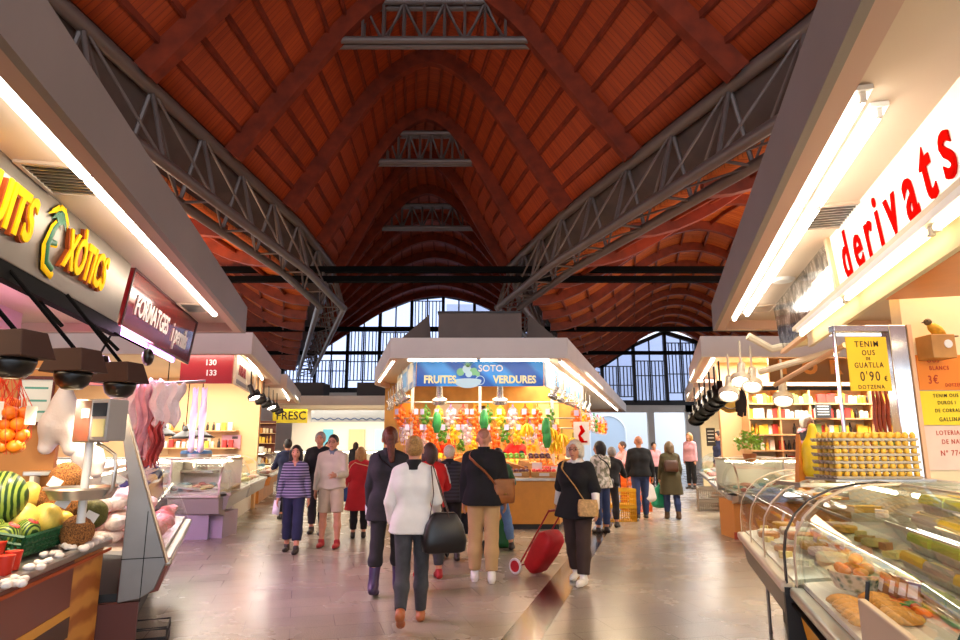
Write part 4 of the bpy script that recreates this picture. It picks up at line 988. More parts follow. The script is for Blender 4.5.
# SOTO banner and its side banners
blue = ramp2('blue_banner', '#0a55b8', '#2b95ea', 'wave', .55, 'DIAGONAL', .35, (.35, .75), dist=1.5)
r = thing('shop_banner', 'blue FRUITES SOTO VERDURES banner across the front of the central stall', 'banner', T(0, 13.1, 2.8))
b = B(); b.bx(-1.3, 1.3, 0, .05, 0, .56); b.obj('board', blue, r)
yl2 = mat('cream_yellow_letter', '#f7ecae', .5)
put_text(r, 'lettering', 'FRUITES', yl2, -.82, .13, .215, off=.008, xs=.86); put_text(r, 'lettering', 'VERDURES', yl2, .71, .13, .215, off=.008, xs=.86); put_text(r, 'lettering', 'SOTO', wht, .22, .36, .19, off=.002)
lb = mat('pale_blue_ink', '#bfe0ee', .5); lgn = mat('pale_green_ink', '#7fbf8a', .5)
q = B(); q.add([(.28*math.cos(a), -.004, -.12+.16*math.sin(a)*(1 if math.sin(a) < 0 else .25)) for a in np.linspace(0, 2*PI, 28, endpoint=False)], [tuple(range(28))]); q.obj('bowl_emblem', lb, r, T(-.25, -.002, .24))
for k, (x, z, s) in enumerate(((-.15, .02, .08), (-.02, .08, .09), (.12, .03, .08), (.02, -.02, .07), (.2, -.02, .05))):
    q = B(); q.add([(x+s*math.cos(a), -.006-k*.001, z+s*math.sin(a)) for a in np.linspace(0, 2*PI, 20, endpoint=False)], [tuple(range(20))]); q.obj('fruit_emblem', (lgn, lb)[k % 2], r, T(-.25, -.002, .27))
for k in range(5):
    a = PI*(.2+.15*k); q = B(); q.add([(-.02, -.012, .12), (.02, -.012, .12), (.16*math.cos(a), -.012, .14+.14*math.sin(a))], [(0, 1, 2)]); q.obj('leaf_emblem', lgn, r, T(-.25, -.002, .27))
q = B(); q.path([(.09*math.cos(a), 0, .09*math.sin(a)) for a in np.linspace(0, 2*PI, 20, endpoint=False)], .008, 6, closed=True); q.obj('seal_emblem', lb, r, T(.0, -.006, .12))
def side_banner(label, a, b, flip, words_):
    d = V(b)-V(a); r = thing('shop_banner', label, 'banner', lay(a if not flip else b, d if not flip else -d, (0, 0, 1)))
    L = d.length
    q = B(); q.bx(0, L, 0, .04, 0, .56); q.obj('board', ramp2('pale_banner', '#3f86c8', '#e8ecdc', 'noise', 2.2, rough=.4, pos=(.35, .55)), r)
    n = max(1, int(L/.9))
    for i in range(n):
        x = L*(i+.5)/n; q = B(); q.bx(x-L/n*.36, x+L/n*.36, -.008, 0, .12, .46); q.obj('picture_panel', mat('panel_blue', '#5aa0da', .5) if i % 2 else mat('panel_cream', '#f0ecd2', .5), r)
    for i, t in enumerate(words_): put_text(r, 'lettering', t, yl2 if i else wht, L*(.3+.4*i), .2, .2, y=-.012, off=.004)
    return r
side_banner('pale blue and yellow banner on the narrow side of the SOTO stall', (-1.36, 13.15, 2.8), (-2.15, 16.6, 2.8), True, ['FRUITES'])
side_banner('pale blue picture banner along the exit side of the SOTO stall', (1.36, 13.15, 2.8), (3.15, 19.6, 2.8), False, ['FRUITES', 'SOTO'])
# second left stall: red sign facing us, cream signs along the aisle
r = thing('shop_sign', 'red sign with white prices facing us on the second stall', 'sign', T(-4.78, 12.3, 2.78)); b = B(); b.bx(-1.0, 0, 0, .05, 0, .6); b.obj('board', mat('red_board', '#a81820', .35, coat=.3), r)
put_text(r, 'lettering', '130', wht, -.42, .4, .15, off=.004); put_text(r, 'lettering', '133', wht, -.4, .2, .15, off=.004)
Sg = lay((-4.72, 12.35, 2.78), FL.to_3x3() @ V(1, 0, 0), (0, -.0, 1))
for i, (x0, x1, t, c) in enumerate(((.05, 1.5, 'Carns', '#8a1c22'), (1.55, 3.1, 'Aviram', '#b08a50'))):
    r = thing('shop_sign', ('cream sign with dark red lettering along the second stall', 'white sign with faded gold lettering along the second stall')[i], 'sign', Sg @ T(x0, 0, 0)); b = B(); b.bx(0, x1-x0, 0, .05, 0, .6); b.obj('board', mat('cream_sign', '#e9dcc0', .4), r)
    put_text(r, 'lettering', 'AVIRAM' if i == 0 else 'OUS', mat('ink%d' % i, c, .5), (x1-x0)/2, .3, .3, off=.004, xs=.9); b = B(); b.bx(.04, x1-x0-.04, -.012, 0, .02, .1); b.obj('trim', mat('grey_trim', '#8f8a84', .4), r)
r = thing('shop_sign', 'yellow FRESC sign at the stall across the hall end', 'sign', T(-8.2, 27.9, 2.55)); b = B(); b.bx(-.75, .75, 0, .05, 0, .6); b.obj('board', mat('lemon_board', '#f2dc1e', .4), r); put_text(r, 'lettering', 'FRESC', mat('ink_black', '#1a1716', .5), .05, .3, .5, off=.004, xs=.95)
r = thing('shop_sign', 'pale panel with blue wavy stripe beside the FRESC sign', 'sign', T(-7.3, 27.9, 2.6)); b = B(); b.bx(0, 4.6, 0, .05, 0, .5); b.obj('board', mat('ice_panel', '#dbe6ea', .4), r)
b = B(); b.path([(4.5*i/90+.05, -.01, .12+.04*math.sin(i*.9)) for i in range(91)], .02, 5); b.obj('wave_stripe', mat('wave_blue', '#3f6fa8', .5), r)
# ================================================================ counters, cases, stall interiors
GL = glass('case_glass', '#f6fbf8', .1); GLE = mat('glass_edge', '#3a5a4e', .2)
alu = mat('satin_aluminium', '#c2bab0', .3, metal=.8, var=.05); brownpan = mat('taupe_metal_panel', '#5c483c', .4, metal=.3); ypan = mat('yellow_panel', '#e2a322', .4); beige = mat('beige_panel', '#cdb79b', .45)
creamr = mat('cream_bumper', '#dcc9ac', .4); blk = mat('black_plastic', '#161414', .5); ply = mat('orange_plywood', '#c47f35', .5, var=.15, vscale=3); tile = mat('white_tile', '#e4ddd2', .3)
CASE_FILL = emit('case_fill_glow', '#ffeccc', 13.)  # added glow that brightens the inside of the glass cases
PROF = [(0, .78), (0, .95), (.02, 1.08), (.08, 1.19), (.17, 1.28), (.3, 1.345), (.45, 1.38), (.62, 1.39)]
def case(name, label, M, L, base_m, panel_m, rail_m, plinth_m=None, prof=PROF, bands=(), nose=.76, panel_h=.26, deck=.8, depth=1.0, slope=.12, ends=(1, 1), arch_m=None, group=None, clear_top=False, aw=.014):
    r = thing(name, label, 'display case', M, group)
    b = B(); b.bx(.02, L-.02, .3, depth, 0, nose-panel_h); b.obj('plinth', plinth_m or blk, r, smooth=0)
    b = B(); b.prism([(-.02, nose-.03), (.03, nose-panel_h), (.32, nose-panel_h-.06), (.32, nose-.03)], 0, L); b.obj('front_panel', panel_m, r, bevel=.006)
    b = B(); b.bx(-.01, L+.01, -.05, .035, nose-.035, nose+.03); b.obj('bumper_rail', rail_m, r, bevel=.018)
    b = B(); b.prism([(.03, deck-.03), (.03, deck), (depth, deck+slope), (depth, deck+slope-.03)], .01, L-.01); b.obj('deck', base_m, r, smooth=0)
    zt = prof[-1][1]
    b = B(); b.bx(0, L, prof[-1][0], depth+.05, zt-(.012 if clear_top else .035), zt); b.obj('top_shelf', GL if clear_top else alu, r, bevel=0 if clear_top else .006)
    if clear_top: b = B(); b.bx(0, L, depth, depth+.06, zt-.04, zt+.005); b.bx(0, L, prof[-1][0]-.012, prof[-1][0]+.012, zt-.012, zt+.004); b.obj('top_rim', alu, r)
    b = B(); b.bx(0, L, depth-.03, depth, deck, zt-.035); b.obj('back_panel', base_m, r, smooth=0)
    b = B(); b.grid([[(L*i/6, y, z) for y, z in prof] for i in range(7)]); b.obj('front_glass', GL, r)
    poly = [(prof[0][0], deck-.02)]+prof+[(depth, zt-.03), (depth, deck-.02)]
    for k, x in enumerate((.004, L-.004)):
        if ends[k]: B().add([(x, y, z) for y, z in poly], [tuple(range(len(poly)))]).obj('end_glass', GL, r, smooth=0)
    B().tube((.06, prof[-1][0]+.04, zt-.06), (L-.06, prof[-1][0]+.04, zt-.06), .013, n=8).obj('added_fill_tube', CASE_FILL, r)  # added fill tube under the top shelf
    for x in [.012, L-.012]+[L*t for t in bands]:
        b = B(); w_ = aw if x in (.012, L-.012) else .03; b.rings([[(x+w_*sx, y-.008+sz*.4, z+.002+sz) for sx, sz in ((-1, -.006), (1, -.006), (1, .006), (-1, .006))] for y, z in prof]); b.obj('glass_arch', arch_m or alu, r, smooth=30)
    return r
# ---- right: egg and cheese stall
caseA = case('display_case', 'curved glass case of cheeses, the one further along the derivats stall', FR @ T(-6.75, -.1, 0), 2.42, tile, brownpan, creamr, bands=(.3, .62), arch_m=creamr, clear_top=True, aw=.02)
b = B(); b.rings([[(2.41+sx*.03, y-.012+sz, z+.004+sz) for sx, sz in ((-1, -.004), (1, -.004), (1, .004), (-1, .004))] for y, z in PROF]); b.obj('gap_shade_band', blk, caseA, smooth=30); b = B(); b.bx(2.38, 2.44, -.03, .9, .3, .76); b.obj('gap_shade_board', blk, caseA)  # black strips stand in for the shaded gap between the two cases
caseB = case('display_case', 'curved glass case holding egg cartons and pastries beside the cheese case', FR @ T(-4.27, -.06, 0), 3.1, tile, ypan, inox, nose=.74, panel_h=.3, clear_top=True, aw=.03, arch_m=creamr)
b = B(); b.bx(1.52, 3.1, -.045, -.015, .8, 1.03); b.obj('price_rail', beige, caseB, bevel=.006)
b = B(); b.path([(1.46, y-.006, z+.002) for y, z in PROF[:3]], .008, 8); b.obj('glass_divider', blk, caseB)
b = B(); b.bx(.0, 3.1, -.045, -.015, .665, .68); b.obj('trim_strip', dark, caseB)
b = B(); b.path([(2.3, y-.008, z+.002) for y, z in PROF], .008, 6); b.obj('glass_joint', GLE, caseB)
for x in (.5, 1.7):
    b = B(); b.tube((x, .12, 0), (x, .12, .5), .015, n=8); b.obj('leg', inox, caseA)
# partition wall with a steel framed hatch
YP = 4.68
b = B(); b.bx(pw(912, 400, YP).x, 8.5, YP, YP+.12, 0, 3.4); struct(b.obj('wall_right_partition', mat('cream_wall', '#ecd9ac', .6, var=.03), smooth=0))
fr = thing('steel_hatch', 'shiny steel frame around the serving hatch behind the egg trays', 'frame', T(0, YP, 0))
x0, x1, x2, zt = pw(841, 400, YP).x, pw(893, 400, YP).x, pw(911, 400, YP).x, pw(880, 326, YP).z
shin = mat('polished_steel', '#c9c6c2', .12, metal=1., var=.15, vscale=6)
b = B(); b.tube((x0, 0, 1.4), (x0, 0, zt), .014, n=8); b.obj('slim_post', shin, fr); b = B(); b.bx(x1, x2, -.05, .05, 1.39, zt); b.obj('broad_post', shin, fr, bevel=.008); b = B(); b.bx(x0-.02, x2, -.04, .04, zt-.05, zt); b.obj('top_bar', shin, fr, bevel=.006)
b = B(); b.bx(x2, x2+.03, -.06, .02, 1.39, zt); b.obj('edge_strip', mat('peach_frame', '#e2b48a'), fr)
# handwritten and printed cards on the wall
def card(label, cat, px0, py0, px1, py1, Y, m, lines, ink, par_y=0):
    a, b_ = pw(px0, py0, Y), pw(px1, py1, Y); w, h = b_.x-a.x, a.z-b_.z
    r = thing('price_card' if cat == 'card' else cat, label, cat, T(a.x, Y, b_.z)); b = B(); b.bx(0, w, -.004, .004, 0, h); b.obj('sheet', m, r, smooth=0)
    for s, x, z, sz, xs in lines: put_text(r, 'lettering', s, ink, w*x, h*z, h*sz*.92, extr=.001, off=.0004, xs=xs*.72, y=-.0045, spacing=1.25, rot=.02)
    return r
inkm = mat('ink_dark', '#2a1c10', .7); inkr = mat('ink_red', '#b3361a', .7); yc = mat('amber_card', '#f7c21a', .6); oc = mat('orange_card', '#e8841c', .6); yc2 = mat('lemon_card', '#f3d51e', .6); lot = mat('pink_card', '#e8c9b4', .6, var=.08, vscale=5)
card('big amber handwritten card TENIM OUS DE GUATLLA 0\u00b490 hanging in the hatch', 'card', 845, 337, 892, 391, YP-.09, yc, [('TENIM', .5, .86, .17, 1.15), ('OUS', .52, .7, .15, 1.1), ('DE', .5, .59, .09, 1), ('GUATLLA', .5, .47, .15, 1.05), ("0'90", .5, .26, .27, 1), ('\u20ac', .88, .22, .14, 1), ('DOTZENA', .5, .07, .11, 1.2)], inkm)
card('orange handwritten price card pinned on the cream wall', 'card', 915, 355, 972, 390, YP-.012, oc, [('OUS', .32, .84, .2, 1.2), ('BLANCS', .42, .62, .18, 1.1), ('3\u20ac', .28, .28, .36, 1.), ('DOTZENA', .68, .14, .15, 1)], inkr)
card('lemon yellow handwritten card below the orange one on the cream wall', 'card', 919, 391, 975, 425, YP-.012, yc2, [('TENIM OUS', .5, .86, .16, 1.15), ('DUROS I', .5, .65, .16, 1.1), ('DE CORRAL', .5, .42, .16, 1.1), ('GALLINA', .52, .16, .18, 1.1)], inkm)
card('pale pink LOTERIA card with a red number on the cream wall', 'card', 923, 426, 985, 470, YP-.012, lot, [('LOTERIA', .42, .84, .16, 1.1), ('DE NADAL', .55, .64, .16, 1.1), ('N\u00ba 77485', .5, .38, .19, 1.1)], inkr)
bp = pw(938, 345, YP-.12); bh = thing('bird_box', 'wooden box with a small yellow bird perched on it, on the cream wall', 'bird box', T(bp.x, YP-.11, bp.z-.1))
b = B(); b.bx(-.085, .085, -.07, .1, 0, .17); b.obj('box', mat('pine', '#c08a45', .55, var=.2, vscale=6), bh, bevel=.004); b = B(); b.lathe([(0, 0), (.03, 0), (.03, .005), (0, .005)], 16, M=T(.03, -.07, .1, rx=PI/2)); b.obj('round_label', wht, bh)
b = B(); b.path([(-.045, 0, .255), (-.02, 0, .235), (.015, 0, .205), (.05, 0, .185), (.075, 0, .175)], [.012, .034, .042, .028, .008], 12); b.obj('bird_body', mat('yellow_bird', '#c9981e', .7, var=.3, vscale=25), bh); b = B(); b.ball((-.045, 0, .27), .027, 12); b.obj('bird_head', mat('brown_bird', '#6a5230', .6), bh); b = B(); b.tube((-.065, 0, .27), (-.095, 0, .263), .009, .001, 8); b.obj('beak', inkm, bh); b = B(); b.box((.11, 0, .165), (.09, .03, .008)); b.obj('tail', MC['brown_bird'], bh)
for s_ in (-.012, .012): B().tube((0, s_, .15), (0, s_, .18), .004, n=5).obj('leg', inkm, bh)
B().ball((-.06, -.02, .276), .005, 6).obj('eye', blk, bh)
# ---- left: fruit counter
fc = thing('market_counter', 'fruit counter with brown front and yellow stripe, steel edged top', 'counter', FL @ T(1.6, .28, 0))
Lc = 3.72; brn_f = mat('brown_laminate', '#6e3322', .35, var=.08, vscale=2); yst = mat('yellow_stripe', '#d69a2e', .4); dkb = mat('dark_brown_stripe', '#3a1c14', .4); woodp = ramp2('orange_wood', '#a8652c', '#d39648', 'wave', 1.6, 'Z', .45, (.2, .8), dist=6, detail=3)
b = B(); b.bx(0, Lc-.55, .02, .08, .55, .88); b.obj('front_panel', brn_f, fc, smooth=0); b = B(); b.bx(0, Lc-.55, .015, .08, .49, .55); b.obj('stripe', yst, fc, smooth=0)
b = B(); b.bx(0, Lc-.55, .01, .08, .36, .49); b.obj('stripe', dkb, fc, smooth=0); b = B(); b.bx(0, Lc-.55, .02, .08, .0, .36); b.obj('lower_panel', woodp, fc, smooth=0)
b = B(); b.bx(Lc-.55, Lc+.05, .03, .09, 0, .88); b.obj('wood_panel', woodp, fc, smooth=0)
b = B(); b.bx(0, Lc+.05, -.03, .05, .87, .92); b.obj('steel_edge', inox, fc, bevel=.012); b = B(); b.bx(0, Lc+.02, -.035, -.025, .83, .85); b.obj('trim', org, fc)
b = B(); b.prism([(.05, .88), (.05, .905), (1.15, 1.12), (1.15, 1.08)], 0, Lc); b.obj('display_board', inox, fc, smooth=0); b = B(); b.bx(0, Lc, .08, 1.15, 0, .86); b.obj('carcass', brn_f, fc, smooth=0)
def deck_l(y): return .905+(y-.05)/1.1*.215      # height of the sloping board
# ---- left: meat counter, turned a little from the aisle
FM = frame(-2.53, 5.42, -.385, 1)
MPROF = [(0, .74), (.06, .9), (.13, 1.05), (.22, 1.2), (.32, 1.33), (.44, 1.4), (.6, 1.42)]
mc = case('display_case', 'glass meat counter with steel end panel beside the fruit counter', FM, 2.95, tile, mat('red_brown_panel', '#7a3a2c', .4), inox, prof=MPROF, nose=.7, panel_h=.22, deck=.76, ends=(0, 1))
b = B(); poly = [(.06, .5), (-.01, .70), (.1, 1.02), (.40, 1.92), (.44, 1.92), (.31, 1.3), (.31, .42), (.16, .44)]
b.prism(poly, -.05, -.005); b.obj('end_panel', mat('grey_steel_panel', '#7e7975', .35, metal=.6, var=.1, vscale=3), mc, bevel=.006)
b = B(); b.path([(-.045, -.02, .7), (-.045, .095, 1.03), (-.045, .395, 1.93)], .022, 8, sy=.6); b.obj('edge_strip', alu, mc); b = B(); b.bx(-.055, -.05, .15, .155, .42, 1.1); b.bx(-.056, -.05, .0, .31, .74, .745); b.obj('seam', dark, mc)
b = B(); b.bx(-.05, 0, .5, .95, 0, .42); b.bx(-.06, 0, .16, .5, 0, .42); b.obj('kick_board', mat('maroon_kick', '#5a2a22', .5), mc)
cr = thing('wire_rack', 'small black wire rack on the floor under the meat counter end', 'rack', FM @ T(.1, -.05, 0)); b = B()
for z in (.02, .1, .17): b.path([(0, 0, z), (.35, 0, z), (.35, .28, z), (0, .28, z)], .008, 6, closed=True)
for i in range(6): b.tube((.07*i, 0, .02), (.07*i, 0, .17), .006, n=5)
for i in range(6): b.tube((.07*i, 0, .02), (.07*i, .28, .02), .006, n=5)
b.obj('wire', blk, cr)
# back and side walls inside the left stall
tanw = mat('tan_wall', '#c78a4c', .6, var=.1, vscale=2); pinkw = mat('pink_tile_wall', '#e4c9cf', .4)
b = B(); b.bx(.5, 5.6, 2.6, 2.7, 0, 3.4); struct(b.obj('wall_left_stall', tanw, M=FL.copy(), smooth=0)); b = B(); b.bx(5.6, 9.5, 2.9, 3.0, 0, 3.4); struct(b.obj('wall_left_stall', pinkw, M=FL.copy(), smooth=0))
b = B(); b.bx(5.56, 5.62, .8, 2.9, 0, 2.3); struct(b.obj('wall_left_partition', tanw, M=FL.copy(), smooth=0))
tube_light('pinkish strip light over the meat counter under the FORMATGES sign', on_l(6.6, .85, 2.76), on_l(9.2, .85, 2.76), TUBEP); tube_light('pinkish strip light further back over the meat counter', on_l(6.2, 1.7, 3.3), on_l(9.2, 1.7, 3.3), TUBEP)
# ---- second left stall
lav = mat('lavender_panel', '#a79ab0', .5); greyr = mat('grey_bumper', '#9a9390', .35)
case('display_case', 'glass fish counter on a lavender base facing us across the passage', T(-8.2, 11.55, 0), 3.65, tile, greyr, alu, lav, nose=.74, bands=(.55,), panel_h=.3)
case('display_case', 'glass counter along the aisle round the corner from the lavender based one', frame(-4.47, 11.75, -.2193, 1), 2.6, tile, greyr, alu, lav, bands=(.5,))
case('display_case', 'glass counter with white goods further along the second stall', frame(-5.06, 14.5, -.2193, 1), 3.2, tile, greyr, alu, tile, bands=(.5,))
case('display_case', 'far glass counter with orange base below the short canopy', frame(-5.95, 18.7, -.2193, 1), 4.5, tile, ply, alu, ply, bands=(.5,))
peach = mat('peach_wall', '#e0b27e', .6, var=.06, vscale=1)
b = B(); b.bx(-12, -5.9, 17.3, 17.4, 0, 3.4); struct(b.obj('wall_left_stall', peach, smooth=0)); b = B(); b.bx(-13, -9.6, 25.4, 25.5, 0, 3.4); struct(b.obj('wall_left_stall', peach, smooth=0))
# ---- right second stall
obase = mat('orange_laminate', '#c9833f', .5); redk = mat('red_skirting', '#a33a24', .5)
def kick(label, M, L, **k):
    r = case('display_case', label, M, L, tile, mat('steel_panel', '#b0a59a', .35, metal=.5), inox, obase, nose=.78, panel_h=.12, **k)
    b = B(); b.bx(0, L, .29, .32, 0, .12); b.obj('skirting', redk, r, smooth=0); return r
kick('glass deli counter with orange base facing us, below the white-haired vendor', T(4.45, 11.4, 0), 4.4, bands=(.4, .75))
kick('glass deli counter along the aisle beside the orange based one', frame(xr_lip(15.3)+.25, 15.3, -.279, -1), 3.7, bands=(.33, .66)); kick('glass counter further down the aisle before the exit', frame(xr_lip(20.5)+.3, 20.5, -.279, -1), 4.2, bands=(.5,))
b = B(); b.bx(5.2, 10, 14.0, 14.1, 0, 3.4); struct(b.obj('wall_right_stall', peach, smooth=0)); b = B(); b.bx(9.4, 9.5, 4.8, 9.3, 0, 3.4); struct(b.obj('wall_right_stall', mat('cream_wall', '#ecd9ac'), smooth=0))
b = B(); b.bx(5.3, 9.5, 12.55, 13.3, 0, .42); o = b.obj('platform', ply, smooth=0); tag(o, 'low wooden platform behind the orange based deli counter', 'platform')
b = B(); b.bx(9.9, 15, 21.6, 21.7, 0, 3.4); struct(b.obj('wall_right_stall', mat('cream_wall', '#ecd9ac'), smooth=0))
# ---- centre stall
def fruit_counter(label, M, L, panel_m, name='market_counter'):
    r = thing(name, label, 'counter', M)
    b = B(); b.bx(0, L, .06, .12, .1, .92); b.obj('front_panel', panel_m, r, smooth=0); b = B(); b.bx(0, L, .12, .2, 0, .1); b.obj('plinth', blk, r, smooth=0)
    b = B(); b.bx(-.01, L+.01, 0, .14, .92, .98); b.obj('edge', inox, r, bevel=.01); b = B(); b.prism([(.1, .9), (.1, .98), (1.5, 1.4), (1.5, .9)], 0, L); b.obj('stepped_top', ply, r, smooth=0)
    n = max(1, int(L/.9))
    for i in range(1, n): B().bx(L*i/n-.006, L*i/n+.006, .055, .065, .1, .92).obj('panel_joint', dkb, r, smooth=0)
    return r
fruit_counter('orange fronted fruit counter of the SOTO stall facing us', T(-1.75, 13.0, 0), 3.3, mat('orange_front', '#c98a2c', .45, var=.06)); fruit_counter('long fruit counter on the exit side of the SOTO stall', frame(1.62, 13.05, .279, 1) @ Matrix.Scale(1, 4), 6, mat('orange_front', '#c98a2c'))
fruit_counter('short fruit counter on the narrow side of the SOTO stall', frame(-2.6, 17.2, .2193, -1), 4.0, mat('orange_front', '#c98a2c'))
yw = mat('warm_yellow_panel', '#c9964a', .6, var=.3, vscale=1.5)
b = B(); b.bx(-2.8, 2.95, 18.95, 19.05, 0, 3.4); struct(b.obj('wall_centre_stall', yw, smooth=0))
post = thing('hanging_scaffold', 'white steel frame with cross rails carrying the hanging fruit of the SOTO stall', 'frame', T(0, 14.3, 0))
for x in (-1.5, 0, 1.6): B().bx(x-.03, x+.03, -.03, .03, 1.0, 3.4).obj('post', white_e, post, smooth=0)
for z in (2.55, 2.2): B().tube((-1.9, 0, z), (2.1, 0, z), .018, n=8).obj('rail', alu, post)
for i, (x0, x1, z0, z1, c) in enumerate(((-1.95, -1.55, 2.2, 2.75, '#e89a1a'), (-1.3, -.35, 2.45, 2.8, '#f4ead2'), (-.2, .7, 2.4, 2.85, '#f0c53a'), (.85, 1.55, 2.4, 2.85, '#e8b02c'), (1.65, 2.3, 2.2, 2.8, '#f3d98a'), (-.15, .15, 2.55, 2.75, '#4a2c18'))):
    b = B(); b.bx(x0, x1, -.02, .02, z0, z1); o = b.obj('poster', mat('poster%d' % i, c, .5), M=T(0, 18.92 if i else 14.6, 0), smooth=0); tag(o, ('orange panel hanging at the narrow end of the SOTO stall', 'white backboard high inside the SOTO stall', 'yellow backboard high inside the SOTO stall', 'amber backboard high inside the SOTO stall', 'pale yellow backboard near the exit corner of the SOTO stall', 'small dark backboard in the middle of the SOTO stall')[i], 'board')
po = thing('poster', 'white poster with a red emblem at the exit corner of the SOTO stall', 'poster', T(2.05, 14.2, 1.62)); b = B(); b.bx(0, .34, 0, .02, 0, .5); b.obj('sheet', wht, po, smooth=0)
b = B(); b.path([(.17, -.01, .08), (.12, -.01, .2), (.2, -.01, .3), (.15, -.01, .42)], [.05, .03, .05, .03], 8); b.bx(.05, .29, -.012, 0, .05, .09); b.obj('red_emblem', redl, po)
# FRESC stall and end
b = B(); b.bx(-9.5, -2.6, 32.8, 32.9, 0, 3.4); struct(b.obj('wall_back_stall', mat('ivory_wall', '#eadfcb', .6), smooth=0))
case('display_case', 'white counter of the FRESC stall across the hall end', T(-9.2, 28.4, 0), 6.3, tile, tile, alu, tile, bands=(.3, .6))
for i, (x, w, c) in enumerate(((-6.6, .8, '#d8b98a'), (-5.3, .5, '#a9d3dc'), (-4.3, .6, '#e8ded0'), (-7.9, .5, '#5fb0c4'))):
    b = B(); b.bx(x, x+w, 32.7, 32.8, 1.0, 2.4); o = b.obj('wall_panel', mat('fresc_panel%d' % i, c, .5), smooth=0); tag(o, ('tan panel on the FRESC stall back wall', 'narrow pale blue panel on the FRESC stall back wall', 'off-white panel on the FRESC stall back wall', 'turquoise panel on the FRESC stall back wall')[i], 'panel')
# white scale or fridge blocks seen at the exit
b = B(); b.bx(8.9, 15, 26.2, 26.3, 0, 3.4); struct(b.obj('wall_right_end', mat('cream_wall', '#ecd9ac'), smooth=0))
# ================================================================ goods
FLi, FRi = FL.inverted(), FR.inverted()
PROTO = {}
def proto(key, fn):
    if key not in PROTO: PROTO[key] = fn()
    return PROTO[key]
def put(name, mesh, label, cat, M, group=None):
    """single-mesh thing sharing mesh data"""
    o = bpy.data.objects.new(name, mesh); C.objects.link(o); o.matrix_basis = M; return tag(o, label, cat, group)
def M_at(p, rz=0, s=1., rx=0, ry=0): return T(p[0], p[1], p[2], rz, rx, ry, s)
def jig(a): return random.uniform(-a, a)
def ball_mesh(key, m, r=(1, 1, 1), n=16, bumpy=0.): 
    def f():
        b = B(); b.ball((0, 0, 0), list(r), n)
        if bumpy:
            rr = random.Random(sum(map(ord, key))); b.v = [tuple(c*(1+rr.uniform(-bumpy, bumpy)) for c in v) for v in b.v]
        return b.mesh(key, m, 60)
    return proto(key, f)
def lump_mesh(key, m, seed, r=(1, .8, .5), amp=.25, n=14):
    def f():
        b = B(); b.ball((0, 0, 0), list(r), n); rr = random.Random(seed); k = [(rr.uniform(1, 3.5), rr.uniform(1, 3.5), rr.uniform(1, 3.5), rr.uniform(0, 6)) for _ in range(3)]
        out = []
        for v in b.v:
            g = 1+amp*sum(math.sin(a*v[0]+c*v[1]+d*v[2]+e) for a, c, d, e in k)/2; out.append((v[0]*g, v[1]*g, v[2]*g))
        b.v = out; return b.mesh(key, m, 60)
    return proto(key, f)
melon_m = mat('honeydew_skin', '#e8c95a', .4, var=.08, vscale=6, sub=.05); wmel = ramp2('watermelon_skin', '#173d14', '#93a844', 'wave', 1.6, 'X', .35, (.35, .7), dist=2.2, detail=3); coco = ramp2('coconut_fibre', '#4f2a12', '#c98646', 'noise', 5, rough=.9, pos=(.35, .62), dist=2.5, detail=8, bump=.8)
coco2 = mat('green_coconut', '#5a5a20', .6, var=.4, vscale=10, bump=.4); orange_m = mat('orange_peel', '#f07a12', .4, var=.06, vscale=10, bump=.05, bscale=150, sub=.05); gcr = mat('green_crate', '#12532f', .45); tagw = mat('price_tag', '#f3efe8', .6)
def ray(px, py):
    dx, dy = (px-480)/FPX, (320-py)/FPX
    return V(dx, math.cos(TH)-dy*math.sin(TH), math.sin(TH)+dy*math.cos(TH))
def on_deck(px, py, h, lift=0.):
    """where a thing with its middle h above the fruit board is seen at that pixel"""
    d = ray(px, py)
    for i in range(400):
        p = V(0, 0, CAMH)+d*(2+i*.015); l = FLi @ p; yb = l.y-.28
        if p.z < deck_l(max(.05, yb))+h+lift: return p
    return p
def fruit(name, label, cat, px, py, r, mesh, sq=(1, 1, 1), lift=0., rz=None, group=None, Y=None):
    p = on_deck(px, py, r*sq[2], lift) if Y is None else pw(px, py, Y); return put(name, mesh, label, cat, M_at(p, random.uniform(0, 6) if rz is None else rz) @ Matrix.Diagonal((r*sq[0], r*sq[1], r*sq[2], 1)), group)
mm = ball_mesh('melon', melon_m, (1, 1, 1.08), 24)
fruit('melon', 'yellow melon on top of the heap behind the other melons', 'melon', 27, 497, .1, mm, Y=4.8)
fruit('melon', 'large yellow melon at the front of the heap beside the watermelon', 'melon', 23, 519, .098, mm, Y=4.5); fruit('melon', 'yellow melon in the middle of the front row next to the green crate', 'melon', 46, 519, .1, mm, Y=4.62); fruit('melon', 'yellow melon at the end of the front row by the coconuts', 'melon', 62, 523, .08, mm, Y=4.75)
wm = ball_mesh('watermelon', wmel, (1, 1, 1.1), 28)
fruit('watermelon', 'big striped watermelon at the edge of the melon heap', 'watermelon', 0, 498, .16, wm, rz=.4, Y=4.4)
for lab, px, py, r, m in (('hairy brown coconut with a white tag at the top of the heap', 66, 479, .115, coco), ('big brown coconut with a white tag below the top one', 63, 507, .125, coco), ('small plain brown coconut between the melons and the tagged coconuts', 42, 498, .075, coco), ('split brown coconut lying at the edge of the steel counter', 77, 532, .11, coco), ('dark green coconut under the scale pan', 93, 514, .1, coco2)):
    o = fruit('coconut', lab, 'coconut', px, py, r, ball_mesh('coconut%d' % (m == coco), m, (1, 1, 1.05), 24, .035), Y=4.85 if px > 90 else 4.7 if py > 520 else 4.85)
